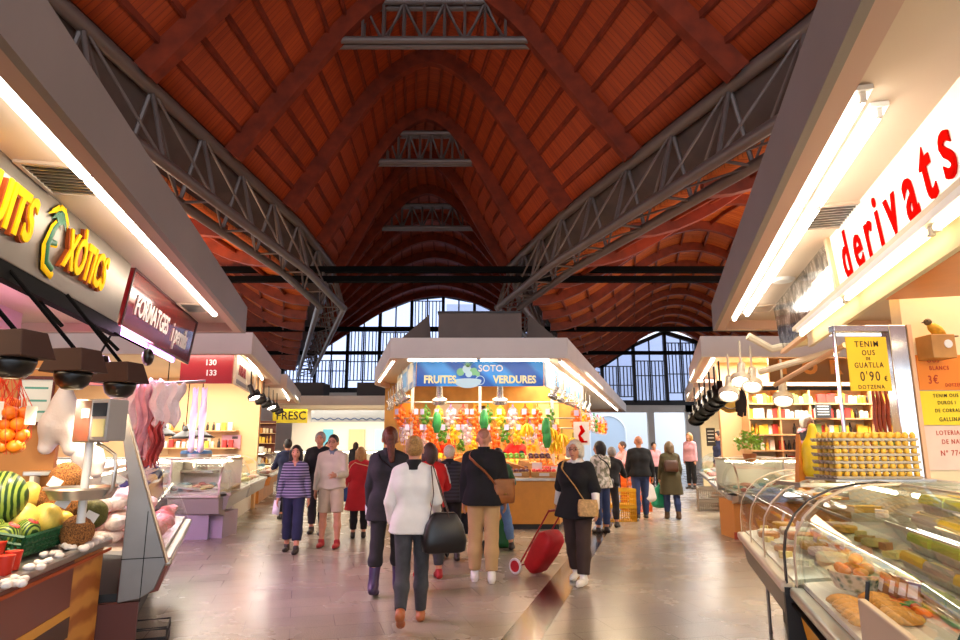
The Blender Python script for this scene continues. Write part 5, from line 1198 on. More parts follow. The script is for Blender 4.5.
for i, (px, py, Y) in enumerate(((55, 483, 4.62), (63, 502, 4.55), (91, 517, 4.72))):
    p = pw(px, py, Y); b = B(); b.bx(-.04, .04, -.002, .002, -.035, .035); o = b.obj('price_tag', tagw, M=T(p.x, p.y, p.z, .7, 0, .5), smooth=0); tag(o, ('white tag on the topmost coconut', 'white tag on the big coconut below the top one', 'white tag on the dark green coconut')[i], 'tag')
b = B(); l_ = FLi @ pw(45, 515, 4.75); b.bx(l_.x-1.1, l_.x+.42, l_.y-.02, l_.y+.5, .98, 1.06); tag(b.obj('display_step', mat('dark_step', '#4a2c1c', .6), M=FL.copy(), smooth=0), 'dark wooden step under the melons and coconuts on the fruit counter', 'step')
# green crate of small watermelons
p = on_deck(34, 553, .0); lc = FLi @ p
cr = thing('fruit_crate', 'green plastic crate of small melons at the front of the fruit counter', 'crate', FL @ T(lc.x-.3, lc.y-.03, p.z+.01) @ Matrix.Rotation(.19, 4, 'X'))
b = B()
for (x0, y0, x1, y1) in ((0, 0, .62, .0), (.62, 0, .62, .4), (.62, .4, 0, .4), (0, .4, 0, 0)):
    for z in (.01, .045, .08, .125): b.tube((x0, y0, z), (x1, y1, z), .011, n=4)
    n = 12 if y0 == y1 else 8
    for i in range(n+1): t = i/n; b.tube((x0+(x1-x0)*t, y0+(y1-y0)*t, 0), (x0+(x1-x0)*t, y0+(y1-y0)*t, .13), .009, n=4)
b.obj('lattice_wall', gcr, cr, smooth=0); b = B(); b.bx(0, .62, 0, .4, 0, .012); b.obj('base', gcr, cr)
for i, (x, y) in enumerate(((.14, .15), (.38, .14), (.54, .3), (.26, .3))):
    put('watermelon', wm, ('small striped melon with a red and white sticker at the end of the green crate', 'small striped melon with a pink sticker in the middle of the green crate', 'small pale striped melon in the corner of the green crate', 'small striped melon at the back of the green crate')[i], 'watermelon', cr.matrix_basis @ T(x, y, .09, i) @ Matrix.Scale(.078, 4))
    if i < 2:
        b = B(); b.lathe([(.0, .002), (.03, .001), (.036, -.006)], 14); o = b.obj('sticker', mat('sticker_red', '#d84a4a', .5), M=cr.matrix_basis @ T(x-.01, y-.025, .168, rx=.3)); tag(o, ('red and white sticker on the end melon in the green crate', 'pink sticker on the middle melon in the green crate')[i], 'sticker')
cup = proto('cup', lambda: (lambda b: (b.lathe([(.03, 0), (.04, .09), (.042, .09), (.042, .1), (.0, .1)], 20), b.mesh('cup', mat('red_cup', '#d8301a', .35), 40))[1])(B()))
for i, (px, py) in enumerate(((9, 553), (4, 575), (12, 570), (-4, 560))):
    p = on_deck(px, py, 0.); put('fruit_cup', cup, 'red lidded cup of cut fruit beside the green crate', 'cup', T(p.x, p.y, p.z, s=1.05), 'red fruit cups')
gm = lump_mesh('garlic', mat('garlic_white', '#efe4dc', .5, var=.08), 3, (1, 1, .8), .12)
for i in range(20):
    px, py = 6+i*3.4+jig(3), 588-i*2.3+jig(7)
    p = on_deck(px, py, .03); put('garlic_bulb', gm, 'white garlic bulb lying in front of the green crate', 'garlic', M_at(p, i) @ Matrix.Scale(.026, 4), 'garlic bulbs along the counter edge')
for i in range(5):
    p = on_deck(84+i*5, 548-i*3, .03); put('garlic_bulb', gm, 'white garlic bulb below the coconuts at the steel edge', 'garlic', M_at(p, i) @ Matrix.Scale(.034, 4), 'garlic bulbs by the coconuts')
# ginger roots in a basket, far back
p = on_deck(15, 492, .02, .12); bk = thing('root_basket', 'basket of pale ginger roots behind the yellow melons', 'basket', T(p.x-.05, p.y+.25, p.z-.02)); b = B()
rr = random.Random(4)
for i in range(70): 
    a = rr.uniform(0, 6.3); r0 = rr.uniform(0, .16); c = V(r0*math.cos(a), r0*math.sin(a), rr.uniform(0, .08)); d = V(rr.uniform(-1, 1), rr.uniform(-1, 1), rr.uniform(-.2, .8)).normalized()*.07; b.path([c-d, c+V(rr.uniform(-.015, .015), 0, .01), c+d], [.004, .007, .003], 5)
o = b.obj('root', mat('ginger', '#d9a06a', .7, var=.2), bk); o['kind'] = 'stuff'; b = B(); b.lathe([(.16, -.12), (.21, .02), (.19, .02), (.15, -.1)], 24); b.obj('basket', mat('wicker', '#8a5a2a', .8, bump=.6), bk)
# hanging nets of oranges
def net(label, M, n=9, r=.042, m=None, col='#d8401a', tagc=True, parts=True, group=None):
    t = thing('fruit_net', label, 'fruit net', M, group); rr = random.Random(len(label)+n)
    k = 0; mesh = ball_mesh('orange', orange_m, (1, 1, .95), 14) if m is None else m
    for lvl in range((n+2)//3):
        for a in range(3):
            if k >= n: break
            th = a*2.09+lvl*1.05; q = bpy.data.objects.new('orange', mesh); C.objects.link(q); q.parent = t; q.matrix_basis = T(.05*math.cos(th), .05*math.sin(th), -.46+lvl*.072) @ Matrix.Scale(r, 4); k += 1
    top = -.46+((n+2)//3)*.072
    b = B()
    for j in range(10):
        a = 2*PI*j/10; b.path([(.0, 0, 0), (.012*math.cos(a), .012*math.sin(a), -.06), (.09*math.cos(a), .09*math.sin(a), top-.03), (.1*math.cos(a+.3), .1*math.sin(a+.3), -.4), (.03*math.cos(a), .03*math.sin(a), -.51)], .0025, 4)
    b.obj('netting', mat('net_'+col, col, .5), t)
    if tagc: b = B(); b.bx(-.045, .045, -.108, -.102, -.32, -.2); b.obj('label_tag', mat('net_tag', '#f2ead8', .5), t, smooth=0)
    return t
for i, (px, py, lab) in enumerate(((3, 372, 'red net of oranges hanging at the edge of the fruit stall'), (21, 376, 'red net of oranges with a white tag hanging beside the framed certificate'), (12, 368, 'red net of oranges hanging behind the other two'))):
    p = pw(px, py, 4.25+.16*(i == 2)); net(lab, T(p.x, p.y, p.z, .5+i), 12, .046)
b = B(); a, c = pw(-30, 371, 4.3), pw(40, 369, 4.5); b.tube(a, c, .008, n=6); tag(b.obj('hanging_rail', inox), 'thin steel rail the orange nets hang from', 'rail')
# framed certificate
q = FL @ V(4.0, 2.56, 2.0); a = pw(20, 373, q.y); c = pw(52, 421, q.y)
fr = thing('picture_frame', 'framed white certificate in a dark red frame on the tan wall', 'picture', lay(FL @ V(5.545, 1.1, pw(20, 422, 5.2).z), FL.to_3x3() @ V(0, -1, 0), (0, 0, 1)) @ Matrix.Scale(.62, 4) @ Matrix.Diagonal((.5, 1, 1.1, 1)))
b = B(); b.bx(0, .75, -.012, 0, 0, .5); b.obj('paper', mat('cert_paper', '#e9efe9', .5), fr, smooth=0); b = B()
for x0, x1, z0, z1 in ((-.04, .79, -.04, 0), (-.04, .79, .5, .54), (-.04, 0, 0, .5), (.75, .79, 0, .5)): b.bx(x0, x1, -.03, 0, z0, z1)
b.obj('frame', mat('mahogany', '#5a1e16', .4), fr); b = B()
for z in (.4, .25, .12): b.bx(.1, .65, -.0135, -.012, z-.012, z+.012)
b.obj('print', mat('teal_print', '#5aa89a', .5), fr)
# jar shelf
p = FL @ V(3.3, 2.2, 1.5)
sh = thing('wall_shelf', 'steel shelf with clear boxes of nuts on the tan wall', 'shelf', FL @ T(3.4, 2.2, 1.42)); B().bx(0, 1.2, 0, .38, -.03, 0).obj('board', inox, sh, smooth=0); B().bx(0, 1.2, 0, .38, .35, .38).obj('board', inox, sh, smooth=0)
nutm = ramp2('nuts', '#5a2a12', '#c98a4a', 'voronoi', 34, rough=.6, pos=(.1, .5))
for i in range(3):
    for z in (0, .38):
        t = thing('nut_box', ('clear box of nuts on the lower steel shelf', 'clear box of nuts on the upper steel shelf')[z > 0], 'box', FL @ T(3.45+.39*i, 2.22, 1.425+z), ('boxes on the lower steel shelf', 'boxes on the upper steel shelf')[z > 0])
        B().bx(0, .34, 0, .3, 0, .2).obj('nuts', nutm, t, smooth=0); b = B(); b.bx(-.01, .35, -.01, .31, -.002, .27); b.obj('clear_box', GL, t, smooth=0)
# scale with pan
p = pw(103, 421, 4.55); sc_ = thing('weighing_scale', 'hanging steel weighing scale with a display and a shiny pan over the fruit', 'scale', T(p.x, p.y, p.z, -.25, s=.92))
B().bx(-.17, -.01, -.1, .1, -.16, .16).obj('housing', inox, sc_, bevel=.01); B().bx(-.005, .15, -.11, .08, -.15, .16).obj('display_head', mat('grey_plastic', '#9b9690', .45), sc_, bevel=.01)
B().bx(.01, .135, -.118, -.108, .03, .13).obj('screen', mat('dark_screen', '#22303a', .15), sc_, smooth=0); B().bx(.025, .13, -.118, -.108, -.12, .01).obj('keypad', mat('cream_keys', '#cfc58c', .5), sc_, smooth=0); B().bx(-.1, -.03, -.104, -.1, .02, .09).obj('label', tagw, sc_, smooth=0)
b = B(); b.path([(.02, -.05, -.17), (.1, -.05, -.2), (.19, -.05, -.25), (.21, -.05, -.34), (.2, -.05, -.5), (.14, -.05, -.56)], .014, 8); b.obj('pan_arm', inox, sc_); b = B(); b.tube((-.1, 0, -.16), (-.1, 0, -.75), .03, n=10); b.obj('column', white_e, sc_)
b = B(); b.lathe([(.0, -.58), (.2, -.57), (.235, -.5), (.25, -.5), (.24, -.485), (.205, -.555), (.0, -.565)], 32, (-.07, -.05, 0)); b.obj('pan', alu, sc_)
# plastic carrier bags hanging by the scale
wp = mat('white_plastic_roll', '#eae4e6', .45, bump=.3, bscale=14)
for lab, px, py, sx, Y in (('large bunch of white plastic bags hanging beside the scale', 64, 418, 1.15, 5.15), ('white plastic bags hanging just under the scale housing', 90, 450, .85, 5.2)):
    p = pw(px, py, Y); F = Field((-.2, -.12, -.3), (.2, .12, .3), .014); F.cone((0, 0, .26), (-.05, 0, -.05), .03, .1, .06); F.cone((-.05, 0, -.05), (-.1, 0, -.2), .08, .05, .06); F.cone((.02, 0, 0), (.08, 0, -.2), .07, .06, .06); F.cone((0, 0, .1), (.1, 0, -.1), .06, .05, .06)
    o = F.mesh('plastic_bag', wp); o.matrix_basis = T(p.x, p.y, p.z, s=sx); tag(o, lab, 'bag')
# ---- heat lamps over the fruit
lampb = mat('brown_lamp_cap', '#35190f', .75); lampd = mat('black_lamp_dome', '#120f0e', .3); BULB = emit('bulb_warm', '#ffd9a0', 25.)
def heat_lamp(label, p, rz, lit=True):
    t = thing('heat_lamp', label, 'lamp', T(p[0], p[1], p[2], rz))
    b = B(); b.rings([[(x*w, y*w, z) for x, y in ((-.2, -.14), (.2, -.14), (.2, .14), (-.2, .14))] for z, w in ((-.09, 1.), (.09, .72))]); b.obj('cap', lampb, t, smooth=0, bevel=.008)
    b = B(); b.lathe([(.13, -.09), (.13, -.12), (.11, -.18), (.07, -.215), (.05, -.22)], 24, caps=False); b.obj('dome', lampd, t, solid=.006); b = B(); b.lathe([(0, -.2), (.06, -.205), (.065, -.21), (0, -.215)], 20); b.obj('bulb', BULB, t)
    a = (FL.to_3x3() @ V(0, .3, 0)); m = Matrix.Rotation(-rz, 3, 'Z'); e = m @ V(a.x*.2-.25, a.y-.35, .62); b = B(); b.tube((0, 0, .08), e, .016, n=8); b.obj('rod', dark, t); return t
for lab, px, py, Y in (('brown heat lamp over the counter, the one nearest the orange nets', 16, 345, 3.75), ('brown heat lamp over the counter, middle one of three', 75, 361, 4.45), ('brown heat lamp over the counter beside the scale', 121, 373, 5.1)):
    p = pw(px, py, Y); heat_lamp(lab, p, -.2).scale = (.88, .88, .9)
p = pw(97, 372, 5.3); t = thing('pendant_lamp', 'wide black pendant shade with a copper inside behind the heat lamps', 'lamp', T(p.x, p.y, p.z)); b = B(); b.lathe([(.02, .14), (.07, .13), (.1, .04), (.2, -.06), (.25, -.09)], 28, caps=False); b.obj('shade', lampd, t, solid=.008); b = B(); b.lathe([(.0, .02), (.1, .0), (.235, -.088), (.0, -.04)], 24); b.obj('copper_liner', mat('copper', '#b8632c', .35, metal=.7), t); B().tube((0, 0, .13), (-.1, .3, .35), .01, n=6).obj('cord', dark, t)
p = pw(148, 357, 5.6); t = thing('spot_lamp', 'black oval spotlight head under the FORMATGES sign', 'lamp', T(p.x, p.y, p.z, .4)); b = B(); b.ball((0, 0, 0), (.05, .09, .08), 16); b.obj('head', lampd, t); B().tube((0, 0, .06), (-.3, .15, .22), .01, n=6).obj('arm', dark, t)
for i, (px0, py0, px1, py1) in enumerate(((22, 283, 62, 326), (75, 308, 118, 350))):
    a, c = pw(px0, py0, 4.7+i*.8), pw(px1, py1, 4.7+i*.8); B_ = B(); B_.tube(a, c, .016, n=8); tag(B_.obj('support_rod', dark), ('slanting black rod under the steel sign, the one towards the nets', 'slanting black rod under the steel sign, the one towards the meat counter')[i], 'rod')
b = B(); b.bx(1.2, 6.6, .74, .82, 2.68, 2.78); o = b.obj('awning_box', dark, M=FL.copy()); tag(o, 'long black awning box under the steel fruit sign', 'awning')
# ---- meat counter
meats = [lump_mesh('meat%d' % i, mat('meat_%d' % i, c, .35, var=.35, vscale=3, sub=.05), i, (1, .75, .5), .3) for i, c in enumerate(('#d98a8a', '#e8c4bc', '#c25a55', '#e6d3d0'))]
mn = ('rosy', 'pale', 'dark red', 'whitish'); k = 0
for i in range(9):
    for j in range(3):
        m = (i*2+j*3) % 4; put('meat_cut', meats[m], mn[m]+' piece of meat on the sloping tray of the steel ended meat counter', 'meat', FM @ T(.25+.3*i+jig(.04), .2+.25*j, .86+.03*j, random.uniform(0, 6), s=.13+.02*jig(1)), mn[m]+' pieces in the meat counter')
for i in range(7):
    for j in range(2): m = (i+j) % 2*3; put('meat_cut', meats[1 if m else 3], ('pale', 'whitish')[m == 0]+' wrapped piece of meat stacked behind the meat counter glass', 'meat', FM @ T(.3+.36*i, .42+.14*j, 1.0+.12*j, i, s=.14), ('pale', 'whitish')[m == 0]+' wrapped pieces in the meat counter')
def tripe(label, px, py, Y, w, h, m, seed, grp):
    p = pw(px, py, Y); rr = random.Random(seed); P = []
    for i in range(13):
        z = -h*i/12; P.append([(w*(x/8-.5)*(1-.25*i/12)+.02*math.sin(i*.8+seed), .03*math.sin(x*1.7+seed+i*.3), z-.03*math.sin(x*2.1+seed)) for x in range(9)])
    b = B(); b.grid(P); o = b.obj('tripe', m, M=T(p.x, p.y, p.z, .35), solid=.014); tag(o, label, 'tripe', grp)
tm = [mat('tripe_pale', '#ead6d6', .5, bump=.5, bscale=40), mat('tripe_pink', '#dfa5ae', .5, var=.2, bump=.5, bscale=40), mat('tripe_red', '#b84a48', .5, var=.4, vscale=5, bump=.3)]
tl = ('pale sheet of tripe hanging over the meat counter', 'pink sheet of tripe hanging over the meat counter', 'red strip of offal hanging low over the meat counter')
for i, (px, py, w, h, m) in enumerate(((128, 383, .3, .45, 0), (136, 386, .22, .5, 0), (143, 382, .2, .6, 1), (149, 384, .18, .7, 1), (155, 380, .22, .65, 0), (161, 383, .16, .62, 1), (168, 383, .3, .4, 0), (146, 415, .14, .5, 2), (140, 420, .14, .45, 2), (158, 420, .12, .4, 2), (152, 428, .12, .35, 2))): tripe(tl[m], px, py, 6.2+.1*(i % 3), w, h, tm[m], i, tl[m][:12]+' hanging')
a, c = pw(112, 386, 6.0), pw(205, 381, 7.2); b = B(); b.tube(a, c, .014, n=8); tag(b.obj('hanging_rail', inox), 'steel rail over the meat counter holding the tripe', 'rail')
for i, px in enumerate((196, 205)):
    p = pw(px, 388, 9.2); b = B(); P = [[(.09*(x/4-.5), .02*math.sin(x+r_), -.9*r_/10+.02*math.sin(2*x)) for x in range(5)] for r_ in range(11)]; b.grid(P); tag(b.obj('plastic_strip', mat('clear_strip', '#e2dede', .2, bump=.4), M=T(p.x, p.y, p.z), solid=.004), ('crinkled clear plastic strip hanging at the end of the meat stall', 'second crinkled plastic strip hanging nearer the aisle')[i], 'strip')
# ---- case A: cheeses
ch = [mat('cheese%d' % i, c, .5, var=.1, vscale=6) for i, c in enumerate(('#f0d98a', '#efe6d2', '#d9a03c', '#c98a5a', '#e8c8c0'))]; cn = ('yellow', 'white', 'amber', 'tan', 'pink wrapped')
def wedge(m):
    b = B(); n = 6; pts = [(0, 0)]+[(math.cos(a*.9/n), math.sin(a*.9/n)) for a in range(n+1)]
    b.add([(x, y, z) for z in (0, .5) for x, y in pts], [tuple(range(n+2))[::-1], tuple(range(n+2, 2*n+4))]+[(i, (i+1) % (n+2), n+2+(i+1) % (n+2), n+2+i) for i in range(n+2)]); return b.mesh('cheese_wedge', m, 30)
def wheel(m): b = B(); b.lathe([(0, 0), (.9, 0), (1, .1), (1, .45), (.9, .55), (0, .55)], 20); return b.mesh('round_cheese', m, 40)
def slab(m): b = B(); b.bx(-1, 1, -.6, .6, 0, .45); return b.mesh('cheese_block', m, 0)
cms = [(n_, f(ch[i])) for i in range(5) for n_, f in (('cheese_wedge', wedge), ('round_cheese', wheel), ('cheese_block', slab))]
MA = caseA.matrix_basis
for i in range(8):
    for j in range(4):
        k = (i*5+j*7+i*j) % 15; n_, me = cms[k]; c = cn[k//3]; lab = c+' '+n_.replace('_', ' ')+' on the deck of the curved cheese case'
        put(n_, me, lab, 'cheese', MA @ T(.2+.26*i+jig(.03), .14+.2*j, .815+.022*j+.02, random.uniform(0, 6), s=.085+jig(.015)), c+' '+n_.replace('_', ' ')+' in the cheese case')
sh_ = thing('glass_shelf', 'clear glass shelf of hams and cheeses inside the curved cheese case', 'shelf', MA @ T(.05, .45, 1.13)); B().bx(0, 2.1, 0, .45, 0, .012).obj('glass_plate', GL, sh_, smooth=0); B().bx(0, 2.1, -.008, 0, -.004, .016).obj('edge', alu, sh_, smooth=0)
for i in range(7):
    k = (i*4+3) % 15; n_, me = cms[k]; put(n_, me, cn[k//3]+' '+n_.replace('_', ' ')+' on the glass shelf of the cheese case', 'cheese', MA @ T(.22+.28*i, .66, 1.145, i, s=.1), cn[k//3]+' '+n_.replace('_', ' ')+' on the cheese shelf')
for i in range(6): b = B(); b.bx(-.05, .05, -.002, .002, 0, .075); tag(b.obj('price_tag', mat('pinkish_tag', '#ecd8d6', .6), M=MA @ T(.3+.33*i, .32+.1*(i % 2), .93, rx=-.3), smooth=0), 'small pinkish price tag among the cheeses in the curved case', 'tag', 'tags in the cheese case')
# ---- case B: eggs, bread, cartons
MB = caseB.matrix_basis; eggm = mat('brown_egg', '#d98a4a', .4, var=.06, vscale=4, sub=.05); eggy = mat('ochre_egg', '#e6b23a', .4, var=.1, vscale=5); pulp = mat('grey_pulp', '#b5a890', .9, bump=.3, bscale=60); pulp2 = mat('dark_pulp', '#7d7060', .9, bump=.3, bscale=60)
def egg(m): b = B(); b.lathe([(.001, -1)]+[(.78*math.sin(PI*t)*(1-.18*math.cos(PI*(1-t))), -math.cos(PI*t)*1.05) for t in np.linspace(.08, .92, 9)]+[(.001, 1.03)], 14, caps=False); return b.mesh('egg', m, 60)
eggb, eggo = egg(eggm), egg(eggy)
bw = thing('egg_basket', 'oval patterned basket holding brown eggs behind the case glass', 'basket', MB @ T(.4, .22, .86, .1)); b = B(); b.rings([[(.17*k*math.cos(a), .13*k*math.sin(a), z) for a in np.linspace(0, 2*PI, 28, endpoint=False)] for k, z in ((.75, 0), (1., .09), (.94, .09), (.7, .02))]); b.obj('bowl', ramp2('speckled_basket', '#4f7a68', '#e0d8c2', 'voronoi', 26, rough=.6, pos=(.15, .5)), bw)
for i, (x, y, z) in enumerate(((-.09, 0, .08), (-.03, .06, .08), (.03, -.05, .08), (.09, .01, .08), (0, 0, .1), (-.05, -.06, .085), (.05, .05, .1), (-.02, .02, .14), (.04, 0, .14))): put('egg', eggb, 'brown egg lying in the oval patterned basket', 'egg', MB @ T(.4+x, .22+y, .87+z, i, PI/2.3, 0, .036), 'eggs in the oval basket')
bun = lump_mesh('bread', mat('bread_crust', '#d9973f', .6, var=.25, vscale=5), 5, (1, .48, .36), .1)
for i in range(5):
    for j in range(2): put('bread_roll', bun, 'golden bread roll in the row below the egg basket', 'bread', MB @ T(.64+.1*i, .1+.15*j, .84+.02*j, PI/2+jig(.2), s=.085), 'bread rolls in the egg case')
for i in range(6): put('pastry', bun, 'golden pastry on the top shelf of the egg case under the egg trays', 'pastry', MB @ T(.3+.2*i, .62, 1.22, jig(.3), s=.11), 'pastries on the case shelf')
sh_ = thing('glass_shelf', 'clear glass shelf carrying the pastries inside the egg case', 'shelf', MB @ T(.05, .5, 1.165)); B().bx(0, 2.9, 0, .42, 0, .012).obj('glass_plate', GL, sh_, smooth=0); B().bx(0, 2.9, -.008, 0, -.004, .016).obj('edge', alu, sh_, smooth=0)
def carton_parts():
    b = B(); n = 6
    b.bx(-.15, .15, -.055, .055, .0, .012)
    for i in range(n):
        for j in (-1, 1): b.lathe([(.016, 0), (.024, .045), (.026, .05)], 10, (-.125+.05*i, j*.026, 0))
    b.bx(-.152, .152, -.056, .056, .044, .052); base = b.mesh('carton_base', mat('sage_pulp', '#c3c4a4', .9), 40)
    b = B(); b.rings([[(x*.152*k, y*.056*k2, z) for x, y in ((-1, -1), (1, -1), (1, 1), (-1, 1))] for k, k2, z in ((1, 1, .052), (.98, .95, .075), (.92, .8, .092))]); lid = {c: b.mesh('carton_lid', mat('lid_'+c, h, .6, var=.12, vscale=9), 0) for c, h in (('green', '#a9b83a'), ('yellow', '#e3c235'), ('grey', '#b5ac92'))}
    b = B(); b.bx(-.1, .1, -.04, .04, .0925, .094); return base, lid, b.mesh('carton_label', mat('carton_label', '#e8dc9a', .6), 0)
cb, cld, clb = carton_parts()
def carton(label, M, c, g):
    t = thing('egg_carton', label, 'egg carton', M, g)
    for n_, me in (('carton_base', cb), ('lid', cld[c]), ('label', clb)): o = bpy.data.objects.new(n_, me); C.objects.link(o); o.parent = t
for lv in range(5):
    for i in range(4 if lv < 3 else 3):
        for j in range(3):
            c = ('green', 'yellow', 'green', 'grey')[(lv+i*2+j) % 4]
            carton('%s egg carton on the %s layer of the stack in the case' % (c, ('bottom', 'second', 'middle', 'fourth', 'top')[lv]), MB @ T(.55+.34*i+.03*lv, .47+.14*j+.03*lv, .87+.017*j+.099*lv, jig(.06), s=1.08), c, '%s cartons, layer %d of the carton stack' % (c, lv))
b = B(); b.bx(-.06, .06, -.003, .003, 0, .13); o = b.obj('price_card', mat('green_card', '#7fbf3a', .5), M=MB @ T(.66, .36, .87, .1, -.25), smooth=0); tag(o, 'bright green price card standing in front of the egg cartons', 'card')
pm = {c: lump_mesh('pepper'+c, mat('pepper_'+c, h, .3), 7, (1, .5, .45), .15) for c, h in (('red', '#cf2a1a'), ('orange', '#e07a1c'), ('green', '#3d7a2a'))}
for i in range(8): c = ('red', 'orange', 'green')[i % 3]; put('pepper', pm[c], c+' pepper beside the green price card in the egg case', 'pepper', MB @ T(.72+.06*(i % 4), .3+.06*(i//4), .86, i, s=.05), c+' peppers in the egg case')
for i in range(4):
    t = thing('packet', 'small brown packet with a white label near the bread rolls', 'packet', MB @ T(.6+.05*i, .29+.03*i, .86, .2*i, -.25), 'brown packets in the egg case'); B().bx(-.04, .04, -.015, .015, 0, .12).obj('pouch', mat('pouch', '#9a6a3c', .6), t, bevel=.004); B().bx(-.03, .03, -.017, -.015, .03, .09).obj('label', tagw, t, smooth=0)
j = thing('jam_jar', 'dark jar with a pink label at the end of the egg case', 'jar', MB @ T(1.8, .28, .84)); b = B(); b.lathe([(0, 0), (.05, 0), (.055, .02), (.055, .14), (.045, .16), (0, .16)], 20); b.obj('glass', mat('dark_jam', '#4a1a16', .2), j); b = B(); b.lathe([(.048, .155), (.048, .18), (0, .18)], 20); b.obj('lid', wht, j); b = B(); b.lathe([(.0565, .04), (.0565, .11)], 20, caps=False); b.obj('label', mat('pink_label', '#e0a8b0', .5), j)
# egg trays stacked on the case top, in front of the hatch
xa, xb = pw(836, 470, 4.3).x, pw(922, 470, 4.3).x; W_ = xb-xa; z0 = 1.40
nx = 11
def tray_mesh():
    b = B(); P = []
    for jy in range(13):
        P.append([(W_*ix/(nx*2), .3*jy/12, .009*math.cos(ix*PI)*math.cos(jy*PI)) for ix in range(nx*2+1)])
    b.grid(P); b.bx(0, W_, -.003, .003, -.008, .006); return b.mesh('tray', pulp, 60)
tme = tray_mesh(); ordn = ('lowest', 'second', 'third', 'fourth', 'fifth', 'topmost')
for lv in range(6):
    z = z0+.012+.049*lv; o = put('egg_tray', tme, 'pulp egg tray, %s of the stack in front of the steel hatch' % ordn[lv], 'egg tray', T(xa, 4.3, z)); md = o.modifiers.new('thick', 'SOLIDIFY'); md.thickness = .006
    for i in range(nx):
        for jr in range(1 if lv < 5 and i else 4):
            dk = (i+lv) % 3 == 2
            put('egg', eggo, 'ochre egg in the %s tray of the stack by the steel hatch' % ordn[lv], 'egg', T(xa+W_*(i+.5)/nx, 4.315+.07*jr, z+.025, i+lv, .2, 0, .0238), 'eggs in the %s tray' % ordn[lv])
b = B(); b.bx(xa-.03, xb+.06, 4.26, 4.66, 1.385, 1.4); tag(b.obj('tray_shelf', inox, smooth=0), 'steel ledge under the stack of egg trays', 'ledge')
# hanging sausages and the bright yellow bags in the hatch
sm_ = mat('sausage', '#a5452f', .45, var=.3, vscale=12)
for i, px in enumerate((872, 876, 880, 885)): 
    p = pw(px, 390, 5.0); b = B(); b.path([(0, 0, 0), (.008, 0, -.1), (-.004, 0, -.22), (.006, 0, -.36)], [.008, .016, .017, .01], 8); tag(b.obj('sausage', sm_, M=T(p.x, p.y, p.z)), 'thin red sausage hanging under the amber card', 'sausage', 'sausages under the amber card')
for lab, px, py, m, sx in (('bright yellow bag standing behind the cheese case by the egg trays', 813, 452, mat('yellow_bag', '#f2cf22', .45, var=.1), .95), ('second yellow bag hanging beside the egg trays', 833, 460, mat('yellow_bag', '#f2cf22'), .9)):
    p = pw(px, py, 5.0); F = Field((-.14, -.1, -.24), (.14, .1, .24), .012); F.cone((0, 0, -.13), (0, 0, .02), .09, .08, .05); F.cone((0, 0, 0), (.01, 0, .2), .07, .03, .05); o = F.mesh('food_bag', m); o.matrix_basis = T(p.x, p.y, p.z, s=sx); tag(o, lab, 'bag')
p = pw(806, 462, 5.05); b = B(); b.prism([(-.0, -.2), (.1, -.2), (.05, .2)], -.02, .02, Matrix.Rotation(PI/2+.25, 4, 'Z')); o = b.obj('cheese_wedge', mat('orange_rind', '#e08a2c', .5), M=T(p.x, p.y, p.z, s=1.05)); tag(o, 'tall thin orange cheese wedge standing behind the cheese case', 'cheese')
b = B(); b.bx(pw(790, 478, 5.05).x, 3.2, 4.9, 5.3, pw(806, 482, 5.05).z-.03, pw(806, 482, 5.05).z); tag(b.obj('serving_ledge', inox, smooth=0), 'steel ledge behind the cheese case where the yellow bags stand', 'ledge')
# ================================================================ far goods, lamps, centre stall fruit, vendors
Ysh = 13.5; xs0, xs1 = pw(748, 400, Ysh).x, pw(903, 400, Ysh).x
sv = thing('shelf_unit', 'wooden shelf unit full of jars and packets at the back of the deli stall', 'shelf', T(xs0, Ysh, 0))
zs_ = [pw(800, y, Ysh).z for y in (466, 450, 434, 418, 403)]; zt_ = pw(800, 386, Ysh).z
shw = mat('shelf_wood', '#c99a66', .5, var=.1, vscale=3)
B().bx(0, xs1-xs0, .34, .36, .9, zt_).obj('back_panel', mat('cream_panel', '#e3d3b5'), sv, smooth=0)
for z in zs_+[zt_]: B().bx(0, xs1-xs0, 0, .34, z-.03, z).obj('shelf_board', shw, sv, smooth=0)
for x in np.linspace(0, xs1-xs0, 6): B().bx(x-.015, x+.015, .01, .34, .9, zt_).obj('upright', shw, sv, smooth=0)
kinds = {}
def jar(c, h):
    t = B(); t.lathe([(0, 0), (.042, 0), (.045, .01), (.045, .13), (.036, .15), (0, .15)], 12); a = t.mesh('jar', mat('jar_'+c, h, .35), 40); t = B(); t.lathe([(.04, .15), (.04, .175), (0, .175)], 12); return a
def boxp(c, h): t = B(); t.bx(-.05, .05, -.035, .035, 0, .19); return t.mesh('carton', mat('box_'+c, h, .5), 0)
def bott(c, h): t = B(); t.lathe([(0, 0), (.033, 0), (.035, .12), (.014, .17), (.014, .22), (0, .22)], 12); return t.mesh('bottle', mat('bottle_'+c, h, .25), 40)
items = [('jar', 'white', jar('white', '#efe9da')), ('jar', 'amber', jar('amber', '#c9802a')), ('packet', 'yellow', boxp('yellow', '#e9c23a')), ('packet', 'white', boxp('white', '#ece6dc')), ('bottle', 'dark', bott('dark', '#2a2016')), ('packet', 'red', boxp('red', '#b8322a')), ('jar', 'cream', jar('cream', '#e6d3a8')), ('packet', 'green', boxp('green', '#7a9a4a')), ('bottle', 'golden', bott('golden', '#d09a30'))]
on_ = ('lowest', 'second', 'middle', 'fourth', 'top')
